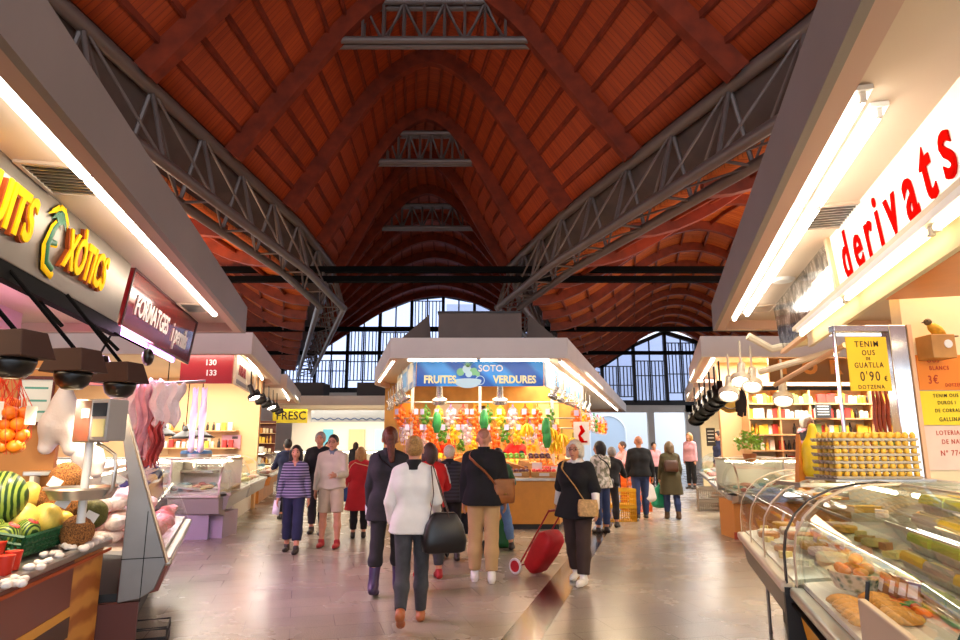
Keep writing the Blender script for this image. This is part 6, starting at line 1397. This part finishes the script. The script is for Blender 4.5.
def fill_shelf(M, L, z, seed, where, step=.088, sc=1.0, dy=.1):
    rr = random.Random(seed); x = .08; k = rr.randrange(9)
    while x < L-.06:
        if rr.random() < .8: k = rr.randrange(9)
        n_, c, me = items[k]
        if rr.random() < .93: put('food_'+n_, me, '%s food %s on %s' % (c, n_, where), n_, M @ T(x, dy+rr.uniform(-.02, .02), z+.001, rr.uniform(-.15, .15), s=sc*rr.uniform(.9, 1.1)), '%s %s %s' % (c, n_, where))
        x += step*rr.uniform(.95, 1.25)
for i, z in enumerate(zs_): fill_shelf(sv.matrix_basis, xs1-xs0, z, 10+i, 'the %s shelf of the deli shelf unit' % on_[i])
# chalk boards and round plaque
for i, (px0, py0, px1, py1, lab) in enumerate(((815, 404, 832, 418, 'black chalk board on the deli shelves, the higher one beside the hatch'), (884, 404, 896, 418, 'small black chalk board seen through the steel hatch'), (706, 428, 716, 446, 'black price board standing on the aisle counter'))):
    Y = Ysh-.05 if i < 2 else 14.5; a, c = pw(px0, py0, Y), pw(px1, py1, Y); t = thing('chalk_board', lab, 'board', T(a.x, Y, c.z)); w_, h_ = c.x-a.x, a.z-c.z; B().bx(0, w_, 0, .02, 0, h_).obj('panel', mat('slate', '#26282a', .6), t, smooth=0)
    b = B(); [b.bx(w_*.12, w_*.85, -.003, 0, h_*f-.008, h_*f+.008) for f in (.25, .45, .65, .83)]; b.obj('chalk_line', mat('chalk', '#d8dcd8', .8), t)
p = pw(729, 399, 13); t = thing('wall_plaque', 'round yellow plaque above the deli aisle counter', 'plaque', T(p.x, p.y, p.z)); b = B(); b.lathe([(0, 0), (.26, 0), (.28, .02), (.28, .04), (0, .04)], 28, M=Matrix.Rotation(PI/2, 4, 'X')); b.obj('disc', mat('ochre_disc', '#c99a3a', .5, var=.2, vscale=8), t); b = B(); b.path([(.2*math.cos(a), -.05, .2*math.sin(a)) for a in np.linspace(0, 2*PI, 24, endpoint=False)], .012, 6, closed=True); b.obj('ring', dkb, t)
a, c = pw(768, 358, 12.55), pw(862, 382, 12.55)
t = thing('shop_sign', 'brown fascia board with orange letters TORO over the deli shelves', 'sign', T(a.x, 12.55, c.z)); B().bx(0, c.x-a.x, 0, .05, 0, a.z-c.z).obj('board', mat('ochre_board', '#8a5c1c', .4), t, smooth=0)
for i, ch_ in enumerate('TORO'): put_text(t, 'lettering', ch_, mat('amber_letter', '#d98a2a', .4), .3+.5*i, .28, .36, off=.02, y=-.01)
b = B(); b.bx(pw(745, 384, 13).x, pw(905, 384, 13).x, 12.95, 13.1, pw(800, 386, 13).z-.08, pw(800, 386, 13).z); tag(b.obj('shelf_pelmet', dark, smooth=0), 'dark pelmet strip over the deli shelves', 'pelmet')
# hanging dried sausages and hams
dsm = mat('dark_sausage', '#2c1a16', .6)
for i in range(6): p = pw(735+i*1.6, 388+jig(3), 12.2); b = B(); b.path([(0, 0, 0), (.02, 0, -.2), (0, 0, -.5)], [.02, .04, .025], 8); tag(b.obj('dried_sausage', dsm, M=T(p.x, p.y, p.z)), 'dark dried sausage hanging beside the deli shelves', 'sausage', 'dark sausages by the deli shelves')
# plant on the deli counter
p = pw(749, 447, 12.0); t = thing('potted_plant', 'bushy light green herb plant on the deli counter', 'plant', T(p.x, p.y, p.z-.3)); b = B(); b.lathe([(.09, 0), (.12, .18), (.1, .18), (0, .16)], 16); b.obj('pot', mat('terracotta', '#b06a3c', .7), t); b = B(); rr = random.Random(3)
for i in range(170):
    a, e, r0 = rr.uniform(0, 6.28), rr.uniform(-.3, 1.4), rr.uniform(.1, .32); c = V(r0*math.cos(a)*math.cos(e), r0*math.sin(a)*math.cos(e), .32+r0*math.sin(e)*.9); s = .05; d = V(rr.uniform(-1, 1), rr.uniform(-1, 1), rr.uniform(-.5, 1)).normalized()*s; n_ = d.cross(V(rr.uniform(-1, 1), rr.uniform(-1, 1), .3)).normalized()*s*.45
    b.add([c-d, c+n_, c+d, c-n_], [(0, 1, 2, 3)])
b.obj('foliage', mat('herb_green', '#8fb83f', .5), t)
# contents of the far cases
packs = [lump_mesh('pack%d' % i, mat('pack_%d' % i, c, .4, var=.15, vscale=5), 20+i, (1, .7, .35), .12) for i, c in enumerate(('#e9dfd6', '#d9a08f', '#c9b26a', '#b86a5c', '#8fb3b8', '#e6c9a0'))]; pn = ('white', 'salmon pink', 'straw yellow', 'brick red', 'pale blue', 'buff')
def stock(M, L, where, rows=3, step=.24, z=.82, s=.1, name='food_tray', cat='food'):
    n = int((L-.2)/step)
    for i in range(n):
        for j in range(rows):
            k = random.randrange(6); put(name, packs[k], '%s portion on ice in %s' % (pn[k], where), cat, M @ T(.15+step*i+jig(.03), .18+.25*j, z+.03*j+.03, random.uniform(0, 3), s=s*random.uniform(.85, 1.2)), '%s portions in %s' % (pn[k], where))
stock(T(-8.2, 11.55, 0), 3.65, 'the lavender based fish counter', 3); stock(frame(-4.47, 11.75, -.2193, 1), 2.6, 'the corner counter beside the fish counter', 2, .3); stock(frame(-5.06, 14.5, -.2193, 1), 3.2, 'the long counter of the second stall', 2, .34, s=.13); stock(frame(-5.95, 18.7, -.2193, 1), 4.5, 'the far orange based counter', 2, .45, s=.16)
stock(T(4.45, 11.4, 0), 4.4, 'the orange based deli counter', 3, .27); stock(frame(xr_lip(15.3)+.25, 15.3, -.279, -1), 3.7, 'the deli counter along the aisle', 2, .32, s=.12); stock(frame(xr_lip(20.5)+.3, 20.5, -.279, -1), 4.2, 'the last counter before the exit', 2, .45, s=.15)
# second left stall: shelves, posters, lamps
for i, (z, y0) in enumerate(((1.55, 17.0), (2.0, 17.0))):
    t = thing('wall_shelf', ('lower wooden shelf on the peach back wall of the second stall', 'upper wooden shelf on the peach back wall of the second stall')[i], 'shelf', T(-9.2, y0, z)); B().bx(0, 2.8, 0, .28, -.03, 0).obj('board', shw, t, smooth=0); fill_shelf(t.matrix_basis, 2.8, 0, 40+i, 'the %s shelf of the peach wall' % ('lower', 'upper')[i], .14)
for i, (px0, py0, px1, py1, c, lab) in enumerate(((173, 437, 186, 444, '#b5653a', 'small framed red picture on the peach wall'), (189, 436, 209, 463, '#e8dccb', 'white sheet of dark pictures on the peach wall'), (222, 435, 240, 449, '#c98f96', 'pink meat poster on the peach wall'), (157, 440, 168, 455, '#e3c08a', 'straw coloured notice on the peach wall'))):
    Y = 17.25 if i < 3 else 17.26; a, cc = pw(px0, py0, Y), pw(px1, py1, Y); t = thing('poster', lab, 'poster', T(a.x, Y, cc.z)); w_, h_ = cc.x-a.x, a.z-cc.z; B().bx(0, w_, 0, .02, 0, h_).obj('sheet', mat('post_%d' % i, c, .5), t, smooth=0)
    b = B(); [b.bx(w_*(.15+.4*((k*7) % 3)/2), w_*(.45+.4*((k*7) % 3)/2), -.004, 0, h_*(.12+.3*k), h_*(.3+.3*k)) for k in range(3)]; b.obj('print', mat('dark_print', '#4a3a38', .6), t, smooth=0)
for i, (px, py) in enumerate(((163, 434), (185, 437), (199, 436))):
    p = pw(px, py, 13.2); t = thing('pendant_lamp', ('dark pendant lamp over the fish counter, the one by the tripe', 'dark pendant lamp over the fish counter, middle of three', 'dark pendant lamp over the fish counter, the one by the aisle')[i], 'lamp', T(p.x, p.y, p.z)); b = B(); b.lathe([(.03, .22), (.06, .12), (.22, .02), (.3, -.03)], 24, caps=False); b.obj('shade', mat('dark_shade', '#3a3634', .4, metal=.4), t, solid=.008); b = B(); b.ball((0, 0, .02), .05, 10); b.obj('bulb', BULB, t); B().tube((0, 0, .2), (0, 0, 3.36-p.z), .01, n=5).obj('cord', dark, t)
p = pw(196, 459, 12.6); t = thing('steel_pot', 'big steel pot with a blue lid behind the fish counter', 'pot', T(p.x, p.y, p.z-.2)); b = B(); b.lathe([(0, 0), (.28, 0), (.28, .3), (0, .3)], 24); b.obj('pot_body', inox, t); b = B(); b.lathe([(.29, .3), (.27, .36), (0, .38)], 24); b.obj('lid', mat('blue_lid', '#5a8fc0', .4), t); B().bx(-.5, .5, -.4, .4, -.04, 0).obj('stand', inox, t)
for i in range(4): p = pw(180+i*6, 465, 12.9); put('blue_tub', proto('tub', lambda: (lambda b: (b.bx(-.15, .15, -.1, .1, 0, .12), b.mesh('tub', mat('cobalt_tub', '#3f3fb8', .4), 0))[1])(B())), 'cobalt blue tub behind the fish counter glass', 'tub', T(p.x, p.y, p.z-.05), 'cobalt tubs behind the fish counter')
# ---- lamps
silver = mat('silver_lamp', '#cfcac2', .25, metal=.8); BULBC = emit('bulb_soft', '#fff1dc', 5.); BULBN = emit('bulb_neutral', '#fff1dc', 30.)
def spot_head(name, label, p, m, rz, tilt=.6, s=1., bulb=True, rod=.35, group=None):
    t = thing(name, label, 'lamp', T(p[0], p[1], p[2], rz, s=s), group); R = Matrix.Rotation(tilt, 4, 'X')
    b = B(); b.lathe([(.045, .2), (.05, .04), (.06, 0), (.12, -.03), (.12, -.1), (.105, -.1), (.1, -.04), (0, -.03)], 20, M=R); b.obj('head', m, t)
    b = B(); b.lathe([(0, -.075), (.1, -.08), (0, -.085)], 16, M=R); b.obj('bulb', (BULBN if s > 1.2 or bulb != 2 else BULBC), t) if bulb else b.obj('lens', lampd, t)
    b = B(); c = R @ V(0, 0, .12); b.tube(c, (c.x, c.y+.02, c.z+rod), .014, n=6); b.obj('arm', m, t); return t
cml = mat('cream_lamp', '#cdbfa8', .4)
for i, (px, py) in enumerate(((741, 376), (752, 381), (729, 390), (783, 395))): p = pw(px, py, 8.2); spot_head('spot_lamp', ('cream spotlight on the rail before the deli, top one nearest the cards', 'large cream spotlight on the rail before the deli, middle one', 'cream spotlight on the rail before the deli, lowest one', 'cream spotlight hanging in front of the TORO letters')[i], p, cml, -.5, -.6, 1.05, bulb=2, rod=.35)
rl = thing('lamp_rail', 'cream angled lamp rail under the end of the derivats canopy', 'rail', T()); a, c, d = pw(748, 336, 8.2), pw(772, 349, 8.2), pw(815, 340, 8.0); b = B(); b.path([a, c, d], .05, 8); b.obj('tube_frame', mat('cream_tube', '#e0d2b8', .4), rl); a, c = pw(760, 372, 8.2), pw(838, 350, 7.2); b = B(); b.tube(a, c, .04, n=8); b.obj('tube_frame', mat('cream_tube', '#e0d2b8'), rl); a, c = pw(775, 385, 8.2), pw(845, 345, 6.6); b = B(); b.tube(a, c, .03, n=8); b.obj('tube_frame', mat('peach_frame', '#e2b48a'), rl)
for i in range(6): p = pw(696+i*5, 416-i*4.6, 13.4-.35*i); spot_head('spot_lamp', 'black spotlight in the row along the deli aisle front', p, lampd, -.3, -.7, 1.35, bulb=False, group='black spotlights along the deli front')
for i in range(7): t_ = i/6; p = V(1.5+1.55*t_, 13.0+5.2*t_, 2.62); spot_head('spot_lamp', 'silver spotlight in the row below the picture banner on the exit side', p, silver, -1.2, -.5, .85, bulb=False, group='silver spotlights on the exit side of the SOTO stall')
for i in range(6): t_ = i/5; p = V(-1.55-.75*t_, 13.2+3.3*t_, 2.6); spot_head('spot_lamp', 'silver spotlight in the row below the banner on the narrow side', p, silver, 1.2, -.5, .85, bulb=False, group='silver spotlights on the narrow side of the SOTO stall')
for i, x in enumerate((-.85, .42)): spot_head('spot_lamp', ('silver spotlight inside the SOTO stall under the word FRUITES', 'silver spotlight inside the SOTO stall under the word VERDURES')[i], (x, 13.5, 2.6), silver, 0, .3, 1.3)
for i in range(6): p = V(-4.45-.2193*1.1*i, 12.6+1.1*i, 2.6); spot_head('spot_lamp', 'dark spotlight in the row over the second stall aisle front', p, mat('dark_shade', '#3a3634'), 1.2, -.5, 1.0, bulb=i % 3 == 0, group='dark spotlights on the second stall')
# ---- centre stall: nets, crates, fruit
fm = {n_: ball_mesh('fruit_'+n_, mat('fruit_'+n_, c, .4, var=.1, vscale=8), (1, 1, .95), 10) for n_, c in (('orange', '#f2801a'), ('lemon', '#f4d026'), ('red apple', '#c8281e'), ('lime', '#5f9a2c'), ('peach', '#f0a860'), ('plum', '#4a2038'), ('tomato', '#e03a1a'), ('garlic bulb', '#e8dcd8'))}
def far_net(label, p, m, nc, g):
    t = thing('fruit_net', label, 'fruit net', M_at(p, jig(1)), g); rr = random.Random(int(p[0]*100)); b = B()
    for k in range(11): a = k*2.4; b.ball((.065*math.cos(a), .065*math.sin(a), -.48+.032*k), .05, 8)
    o = b.obj('fruit', m, t); o['kind'] = 'stuff'; b = B(); b.lathe([(.01, 0), (.015, -.06), (.1, -.14), (.13, -.35), (.06, -.55)], 8, caps=False)
    o = b.obj('netting', mat('netwrap_'+nc, nc, .4), t); md = o.modifiers.new('wire', 'WIREFRAME'); md.thickness = .008
    B().bx(-.05, .05, -.14, -.13, -.24, -.12).obj('label_tag', mat('net_tag2', '#cfc0e0', .5), t, smooth=0)
spec = [('orange', '#e0402a'), ('lemon', '#f0e04a'), ('orange', '#f08a2a'), ('garlic bulb', '#b48ac8'), ('lime', '#4aa04a')]
for r_, (z, Y) in enumerate(((2.52, 14.3), (2.18, 14.28), (2.0, 15.1))):
    for i in range(13):
        n_, c = spec[(i*2+r_*3) % 5]; row = ('upper', 'lower', 'rear')[r_]; far_net('net of %ss hanging from the %s rail of the SOTO stall' % (n_, row), V(-1.75+.275*i+.1*r_, Y, z), fm[n_].materials[0], c, '%s nets on the %s rail' % (n_, row))
for i in range(8): n_, c = spec[i % 5]; far_net('net of %ss hanging along the exit side of the SOTO stall' % n_, V(2.15+.26*i, 14.5+.9*i, 2.5), fm[n_].materials[0], c, '%s nets on the exit side' % n_)
ban = mat('banana', '#f5cc1f', .45, var=.06)
def bananas(label, p, g=None):
    t = thing('banana_bunch', label, 'bananas', M_at(p, jig(2)), g)
    for k in range(7):
        a = 2*PI*k/7; b = B(); b.path([(.02*math.cos(a), .02*math.sin(a), 0), (.1*math.cos(a), .1*math.sin(a), -.07), (.13*math.cos(a), .13*math.sin(a), -.17), (.1*math.cos(a), .1*math.sin(a), -.27)], [.012, .026, .027, .01], 7); b.obj('banana', ban, t)
    B().tube((0, 0, -.01), (0, 0, .12), .02, n=6).obj('stem', mat('banana_stem', '#8a8a2a', .6), t)
for i, (px, py) in enumerate(((551, 428), (556, 441), (562, 434), (527, 424), (573, 438))): p = pw(px, py, 13.9); bananas('yellow banana bunch hanging near the exit corner of the SOTO stall', p, 'banana bunches hanging at the SOTO stall')
for i, (px, py) in enumerate(((546, 427), (547, 436), (484, 419), (437, 421))): p = pw(px, py, 13.8); b = B(); b.rings([[(.1*k*math.cos(a), .07*k*math.sin(a), z) for a in np.linspace(0, 2*PI, 14, endpoint=False)] for k, z in ((.3, .2), (.8, .12), (1, -.1), (.5, -.25))]); tag(b.obj('vegetable_bag', mat('green_bag', '#2f8a3f', .4, var=.3, vscale=8), M=T(p.x, p.y, p.z)), ('green vegetable bag hanging beside the bananas, the higher one', 'green vegetable bag hanging beside the bananas, the lower one', 'green vegetable bag among the orange nets', 'green vegetable bag at the narrow end of the SOTO stall')[i], 'bag')
boxw = mat('pine_box', '#c99b5c', .6, var=.12); cardb = mat('cardboard', '#b98a58', .7)
def crate(label, M, fk, g, n=(4, 3), w=.5, d=.36, m=None):
    t = thing('fruit_box', label, 'box', M, g)
    b = B(); b.bx(0, w, 0, d, 0, .012); b.bx(0, w, 0, .012, 0, .11); b.bx(0, w, d-.012, d, 0, .11); b.bx(0, .012, 0, d, 0, .11); b.bx(w-.012, w, 0, d, 0, .11); b.obj('box_body', m or boxw, t, smooth=0)
    b = B(); b.bx(w*.3, w*.7, -.004, 0, .03, .09); b.obj('label', tagw, t, smooth=0)
    for i in range(n[0]):
        for j in range(n[1]): put('loose_fruit', fm[fk], '%s inside %s' % (fk, label), 'fruit', M @ T(w*(i+.5)/n[0], d*(j+.5)/n[1], .1, i) @ Matrix.Scale(.052*random.uniform(.9, 1.1), 4), '%s fruit in: %s' % (fk, label))
fk = ['lemon', 'red apple', 'lime', 'orange', 'peach', 'plum', 'tomato']
pos_n = ('first', 'second', 'third', 'fourth', 'fifth', 'sixth'); 
for j in range(3):
    for i in range(6):
        f = fk[(i*3+j*2) % 7]; crate('%s box %s from narrow end, %s row, SOTO front counter' % (f, pos_n[i], ('front', 'middle', 'back')[j]), T(-1.72+.55*i, 13.12+.42*j, .985+.125*j, 0, .28), f, None, (4, 2) if j else (5, 2))
MS = frame(1.62, 13.05, .279, 1)
# side counter: frame x runs away from the camera, y towards the inside
for j in range(2):
    for i in range(6):
        f = fk[(i*2+j*3+1) % 7]; crate('%s box %s from corner, %s row, SOTO exit counter' % (f, pos_n[i], ('aisle', 'inner')[j]), MS @ T(.1+.9*i, .12+.45*j, .985+.13*j, 0, .28), f, None, (4, 2))
for i, (px, py) in enumerate(((497, 457), (537, 466), (556, 470))): p = pw(px, py, 13.25); b = B(); b.bx(-.1, .1, -.004, .004, -.07, .07); tag(b.obj('price_card', tagw, M=T(p.x, p.y, p.z), smooth=0), ('white price card above the fruit boxes next to the bald man', 'white price card in the middle of the SOTO fruit boxes', 'white price card near the exit corner of the SOTO fruit boxes')[i], 'card')
b = B(); b.tube((-1.9, 15.1, 2.0), (2.4, 15.1, 2.0), .018, n=8); b.tube((-1.85, 15.1, 2.0), (-1.85, 15.1, 3.4), .015, n=6); b.tube((2.35, 15.1, 2.0), (2.35, 15.1, 3.4), .015, n=6); tag(b.obj('hanging_rail', alu), 'rear steel rail of hanging nets inside the SOTO stall', 'rail')
for i, z in enumerate((1.25, 1.65)):
    t = thing('fruit_shelf', ('lower wooden fruit shelf on the back wall of the SOTO stall', 'upper wooden fruit shelf on the back wall of the SOTO stall')[i], 'shelf', T(-2.0, 16.4, z)); B().bx(0, 4.6, 0, .55, -.04, 0).obj('board', shw, t, smooth=0)
    for x in (.02, 1.5, 3.0, 4.56): B().bx(x-.02, x+.02, .5, .54, -z, 0).obj('upright', shw, t, smooth=0)
    for k in range(7): crate('%s box %s along the %s back shelf, SOTO stall' % (fk[(k*3+i) % 7], (pos_n+('seventh',))[k], ('lower', 'upper')[i]), t.matrix_basis @ T(.08+.65*k, .08, .002), fk[(k*3+i) % 7], None, (4, 2), .55, .34)
# yellow and orange crates stacked at the exit side
yc_ = mat('yellow_crate', '#d9a21c', .45); oc_ = mat('orange_crate', '#d8641c', .45)
def stack_crate(label, M, m, w=.62, d=.45, h=.34):
    t = thing('plastic_crate', label, 'crate', M); b = B()
    for (x0, y0, x1, y1) in ((0, 0, w, 0), (w, 0, w, d), (w, d, 0, d), (0, d, 0, 0)):
        L = math.hypot(x1-x0, y1-y0); n = int(L/.045)
        for i in range(n+1): tt = i/n; b.tube((x0+(x1-x0)*tt, y0+(y1-y0)*tt, 0), (x0+(x1-x0)*tt, y0+(y1-y0)*tt, h), .009, n=4)
        for z in (.01, h*.35, h*.65): b.tube((x0, y0, z), (x1, y1, z), .009, n=4)
    b.obj('lattice_wall', m, t, smooth=0); b = B()
    for x0, x1, y0, y1 in ((-.01, w+.01, -.012, .02), (-.01, w+.01, d-.02, d+.012), (-.01, .02, 0, d), (w-.02, w+.01, 0, d)): b.bx(x0, x1, y0, y1, h-.06, h)
    b.obj('rim', m, t, smooth=0); b = B(); b.bx(0, w, 0, d, 0, .01); b.obj('base', m, t, smooth=0); return t
x, y = gp(607, 521)
for i in range(2): stack_crate('yellow plastic crate, %s of the pair by the old man' % ('bottom', 'top')[i], T(x, y-.2, .345*i, .1), yc_)
x, y = gp(628, 512)
for i in range(3): stack_crate('orange plastic crate, %s of the stack behind the yellow ones' % ('bottom', 'middle', 'topmost')[i], T(x, y, .345*i, .1), oc_)
x, y = gp(700, 512)
for i in range(2): stack_crate('grey plastic crate under the aisle deli counter, %s one' % ('lower', 'upper')[i], T(x, y, .3*i, -.2), mat('grey_crate', '#8a8278', .5), h=.29)
# pushchair
x, y = gp(449, 556); t = thing('pushchair', 'dark folding pushchair with double wheels before the white-haired person', 'pushchair', T(x+.22, y+.1, 0, -.2)); b = B(); b.path([(-.22, -.35, 1.0), (-.22, -.25, .9), (-.2, .1, .35), (-.2, .3, .1)], .014, 8); b.path([(.22, -.35, 1.0), (.22, -.25, .9), (.2, .1, .35), (.2, .3, .1)], .014, 8); b.tube((-.22, -.35, 1.0), (.22, -.35, 1.0), .018, n=8); b.path([(-.2, -.25, .1), (-.2, .0, .5), (-.2, .12, .8)], .012, 8); b.path([(.2, -.25, .1), (.2, .0, .5), (.2, .12, .8)], .012, 8); b.obj('frame', dark, t)
b = B(); b.grid([[(-.19, -.18+.02*math.sin(i), .35+.3*i/4), (0, -.2, .32+.3*i/4), (.19, -.18, .35+.3*i/4)] for i in range(5)]); b.grid([[(-.19, -.18+.36*i/4, .36), (0, -.18+.36*i/4, .32), (.19, -.18+.36*i/4, .36)] for i in range(5)]); b.obj('seat', mat('dark_navy_seat', '#1c1c2a', .8), t, solid=.02)
for sx in (-.22, .22):
    for sy in (.3, -.25):
        for o_ in (-.025, .025): b = B(); b.path([(sx+o_, sy+.075*math.cos(a), .09+.075*math.sin(a)) for a in np.linspace(0, 2*PI, 18, endpoint=False)], .015, 6, closed=True); b.tube((sx+o_-.008, sy, .09), (sx+o_+.008, sy, .09), .045, n=12); b.obj('wheel', blk, t)
# ---- vendors
p = pw(805, 416, 12.7); q = Fig('white-haired vendor with glasses in dark striped top behind the deli counter', p.x, p.y, PI+.5, p.z-.42+.0, arms=((.4, .15, .9, .2), (.4, .15, .9, .2)), female=True, vox=.017, z=.42, nod=.15); q.body().face().top(ramp2('pink_black_top', '#2a2226', '#c98a92', 'noise', 7, rough=.8, pos=(.45, .5)), 'top', 1., -.1, .026).trousers(black).shoes(shoeb).hair(hwh, 'bob', .006).glasses(MC['black_sole'])
p = pw(447, 433, 15.2); q = Fig('vendor in orange-red top working inside the SOTO stall, dark hair tied up', p.x, p.y, 2.6, 1.72, arms=((.5, .2, .8, .2), (.5, .2, .8, .2)), female=True, vox=.017, z=.3); q.body().face(False).top(mat('orange_red_top', '#e0381a', .8), 'top', .6, -.1, .026, k=.05).trousers(black).shoes(shoeb).hair(hbr, 'bun', .006)
p = pw(519, 433, 15.0); q = Fig('vendor in bright red top with black sleeves reaching over the SOTO fruit', p.x, p.y, PI-.6, 1.72, lean=.3, arms=((.9, .2, .5, .1), (.7, .3, .7, .1)), vox=.017, z=.18); q.body().face(False).top(redb, 'waistcoat', .3, -.1, .03).top(black, 'shirt', 1., .2, .012).trousers(black).shoes(shoeb).hair(hbr, 'short')
p = pw(157, 446, 8.5); q = Fig('butcher in dark jacket bending behind the hanging tripe', p.x, p.y, 2.4, 1.62, lean=.2, arms=((.6, .2, .6, .1), (.6, .2, .6, .1)), vox=.016); q.body().top(navy, 'jacket', 1., -.1, .03).trousers(black).shoes(shoeb).hair(hb, 'short')
p = pw(708, 436, 18.0); q = Fig('vendor in dark jacket behind the last counter before the exit', p.x+.3, p.y, 1.8, 1.72, vox=.02, z=.25); q.body().top(navy, 'jacket', 1., -.1, .03).trousers(black).shoes(shoeb).hair(hb, 'short')
p = pw(697, 430, 19.0); q = Fig('fair-haired vendor in pale top further behind the last counter', p.x+.4, p.y+2, 2.2, 1.72, female=True, vox=.02, z=.25); q.body().top(pinkc, 'top', 1., -.1, .03).trousers(black).shoes(shoeb).hair(hbl, 'bob')
p = pw(356, 440, 26.5); q = Fig('far customer with curly brown hair waiting at the FRESC stall', p.x, p.y, .2, 1.7, vox=.02); q.body().top(charcoal, 'coat', 1., -.2, .03).trousers(black).shoes(shoeb).hair(hbr, 'bob')
# bottle shelf between the short canopy and the FRESC stall
t = thing('shelf_unit', 'narrow brown bottle shelf beside the yellow FRESC sign', 'shelf', T(-9.9, 26.4, 0)); B().bx(0, 1.5, .3, .33, .6, 2.6).obj('back_panel', brn_f, t, smooth=0)
for i, z in enumerate((.9, 1.3, 1.7, 2.1, 2.5)):
    B().bx(0, 1.5, 0, .3, z-.03, z).obj('shelf_board', shw, t, smooth=0)
    if i < 4: fill_shelf(t.matrix_basis, 1.5, z, 60+i, 'the %s shelf of the narrow bottle shelf' % on_[i], .13, 1.25)
# ================================================================ light
w = bpy.data.worlds.new('day'); SC.world = w; w.use_nodes = True
bg = w.node_tree.nodes['Background']; bg.inputs[0].default_value = (.78, .87, 1., 1); bg.inputs[1].default_value = 2.5
def area(name, loc, sx, sy, power, col, rot=(0, 0, 0)):
    l = bpy.data.lights.new(name, 'AREA'); l.shape = 'RECTANGLE'; l.size = sx; l.size_y = sy; l.energy = power; l.color = col
    o = bpy.data.objects.new(name, l); C.objects.link(o); o.location = loc; o.rotation_euler = rot; return o
def spot(name, loc, target, power, col, ang=1.2, blend=.6, r=.06):
    l = bpy.data.lights.new(name, 'SPOT'); l.energy = power; l.color = col; l.spot_size = ang; l.spot_blend = blend; l.shadow_soft_size = r
    o = bpy.data.objects.new(name, l); C.objects.link(o); o.location = loc; d = V(target)-V(loc); o.rotation_euler = d.to_track_quat('-Z', 'Y').to_euler(); return o
WARM = (1., .78, .5); NEUT = (1., .92, .8); PINK = (1., .62, 1.)
SC.view_settings.exposure = .32
# lamps inside the stalls, at their ceilings
zc = 3.36
p_ = FL @ V(3.8, 1.9, 3.3); area('fruit_stall_lamp', p_, 3, 1.2, 70, WARM)
for px, py, Y in ((16, 345, 3.75), (75, 361, 4.45), (121, 373, 5.1)): q_ = pw(px, py, Y); spot('heat_lamp_bulb', q_+V(0, 0, -.22), q_+V(-.25, .15, -1.5), 38, (1., .8, .55), 2.2, .5, .05)
p_ = FL @ V(7.4, 1.6, 2.8); area('meat_stall_lamp', p_, 3, 1.2, 210, PINK)
area('fish_stall_lamp', (-7.5, 14.5, zc), 4, 4, 400, NEUT); area('third_stall_lamp', (-8.5, 22, zc), 4, 5, 380, NEUT)
area('fresc_stall_lamp', (-6, 30, zc), 6, 3, 380, NEUT)
area('soto_stall_lamp', (.2, 14.6, zc), 3.2, 3, 260, WARM); area('soto_side_lamp', (2.6, 18, zc), 2.5, 5, 260, WARM)
p_ = FR @ V(-6, 2.2, 3.2); area('cheese_stall_lamp', p_, 3, 2, 170, WARM); p_ = FR @ V(-3.0, 1.5, 2.6); area('egg_stall_lamp', p_, 2.2, 1.1, 60, WARM)
area('deli_stall_lamp', (7, 13.05, zc), 4, .7, 420, NEUT); area('deli_aisle_lamp', (6.2, 16, zc), 2.5, 2.5, 220, NEUT); area('last_stall_lamp', (8.5, 21, zc), 3, 4, 420, NEUT)
# added fill lights above the canopies, without fittings, to brighten the wooden waves
for n_, x, y, p_ in (('added_roof_fill', -10, 15, 420), ('added_roof_fill', 10, 15, 420), ('added_roof_fill', .3, 15.5, 30), ('added_roof_fill', -7, 4, 45), ('added_roof_fill', 7, 4, 45)): area(n_, (x, y, 3.95), 2.5, 2.5, p_, (1., .66, .4), (PI, 0, 0))
SC.cycles.max_bounces = 8; SC.cycles.transparent_max_bounces = 24; SC.cycles.caustics_reflective = False; SC.cycles.caustics_refractive = False
SC.cycles.sample_clamp_indirect = 6
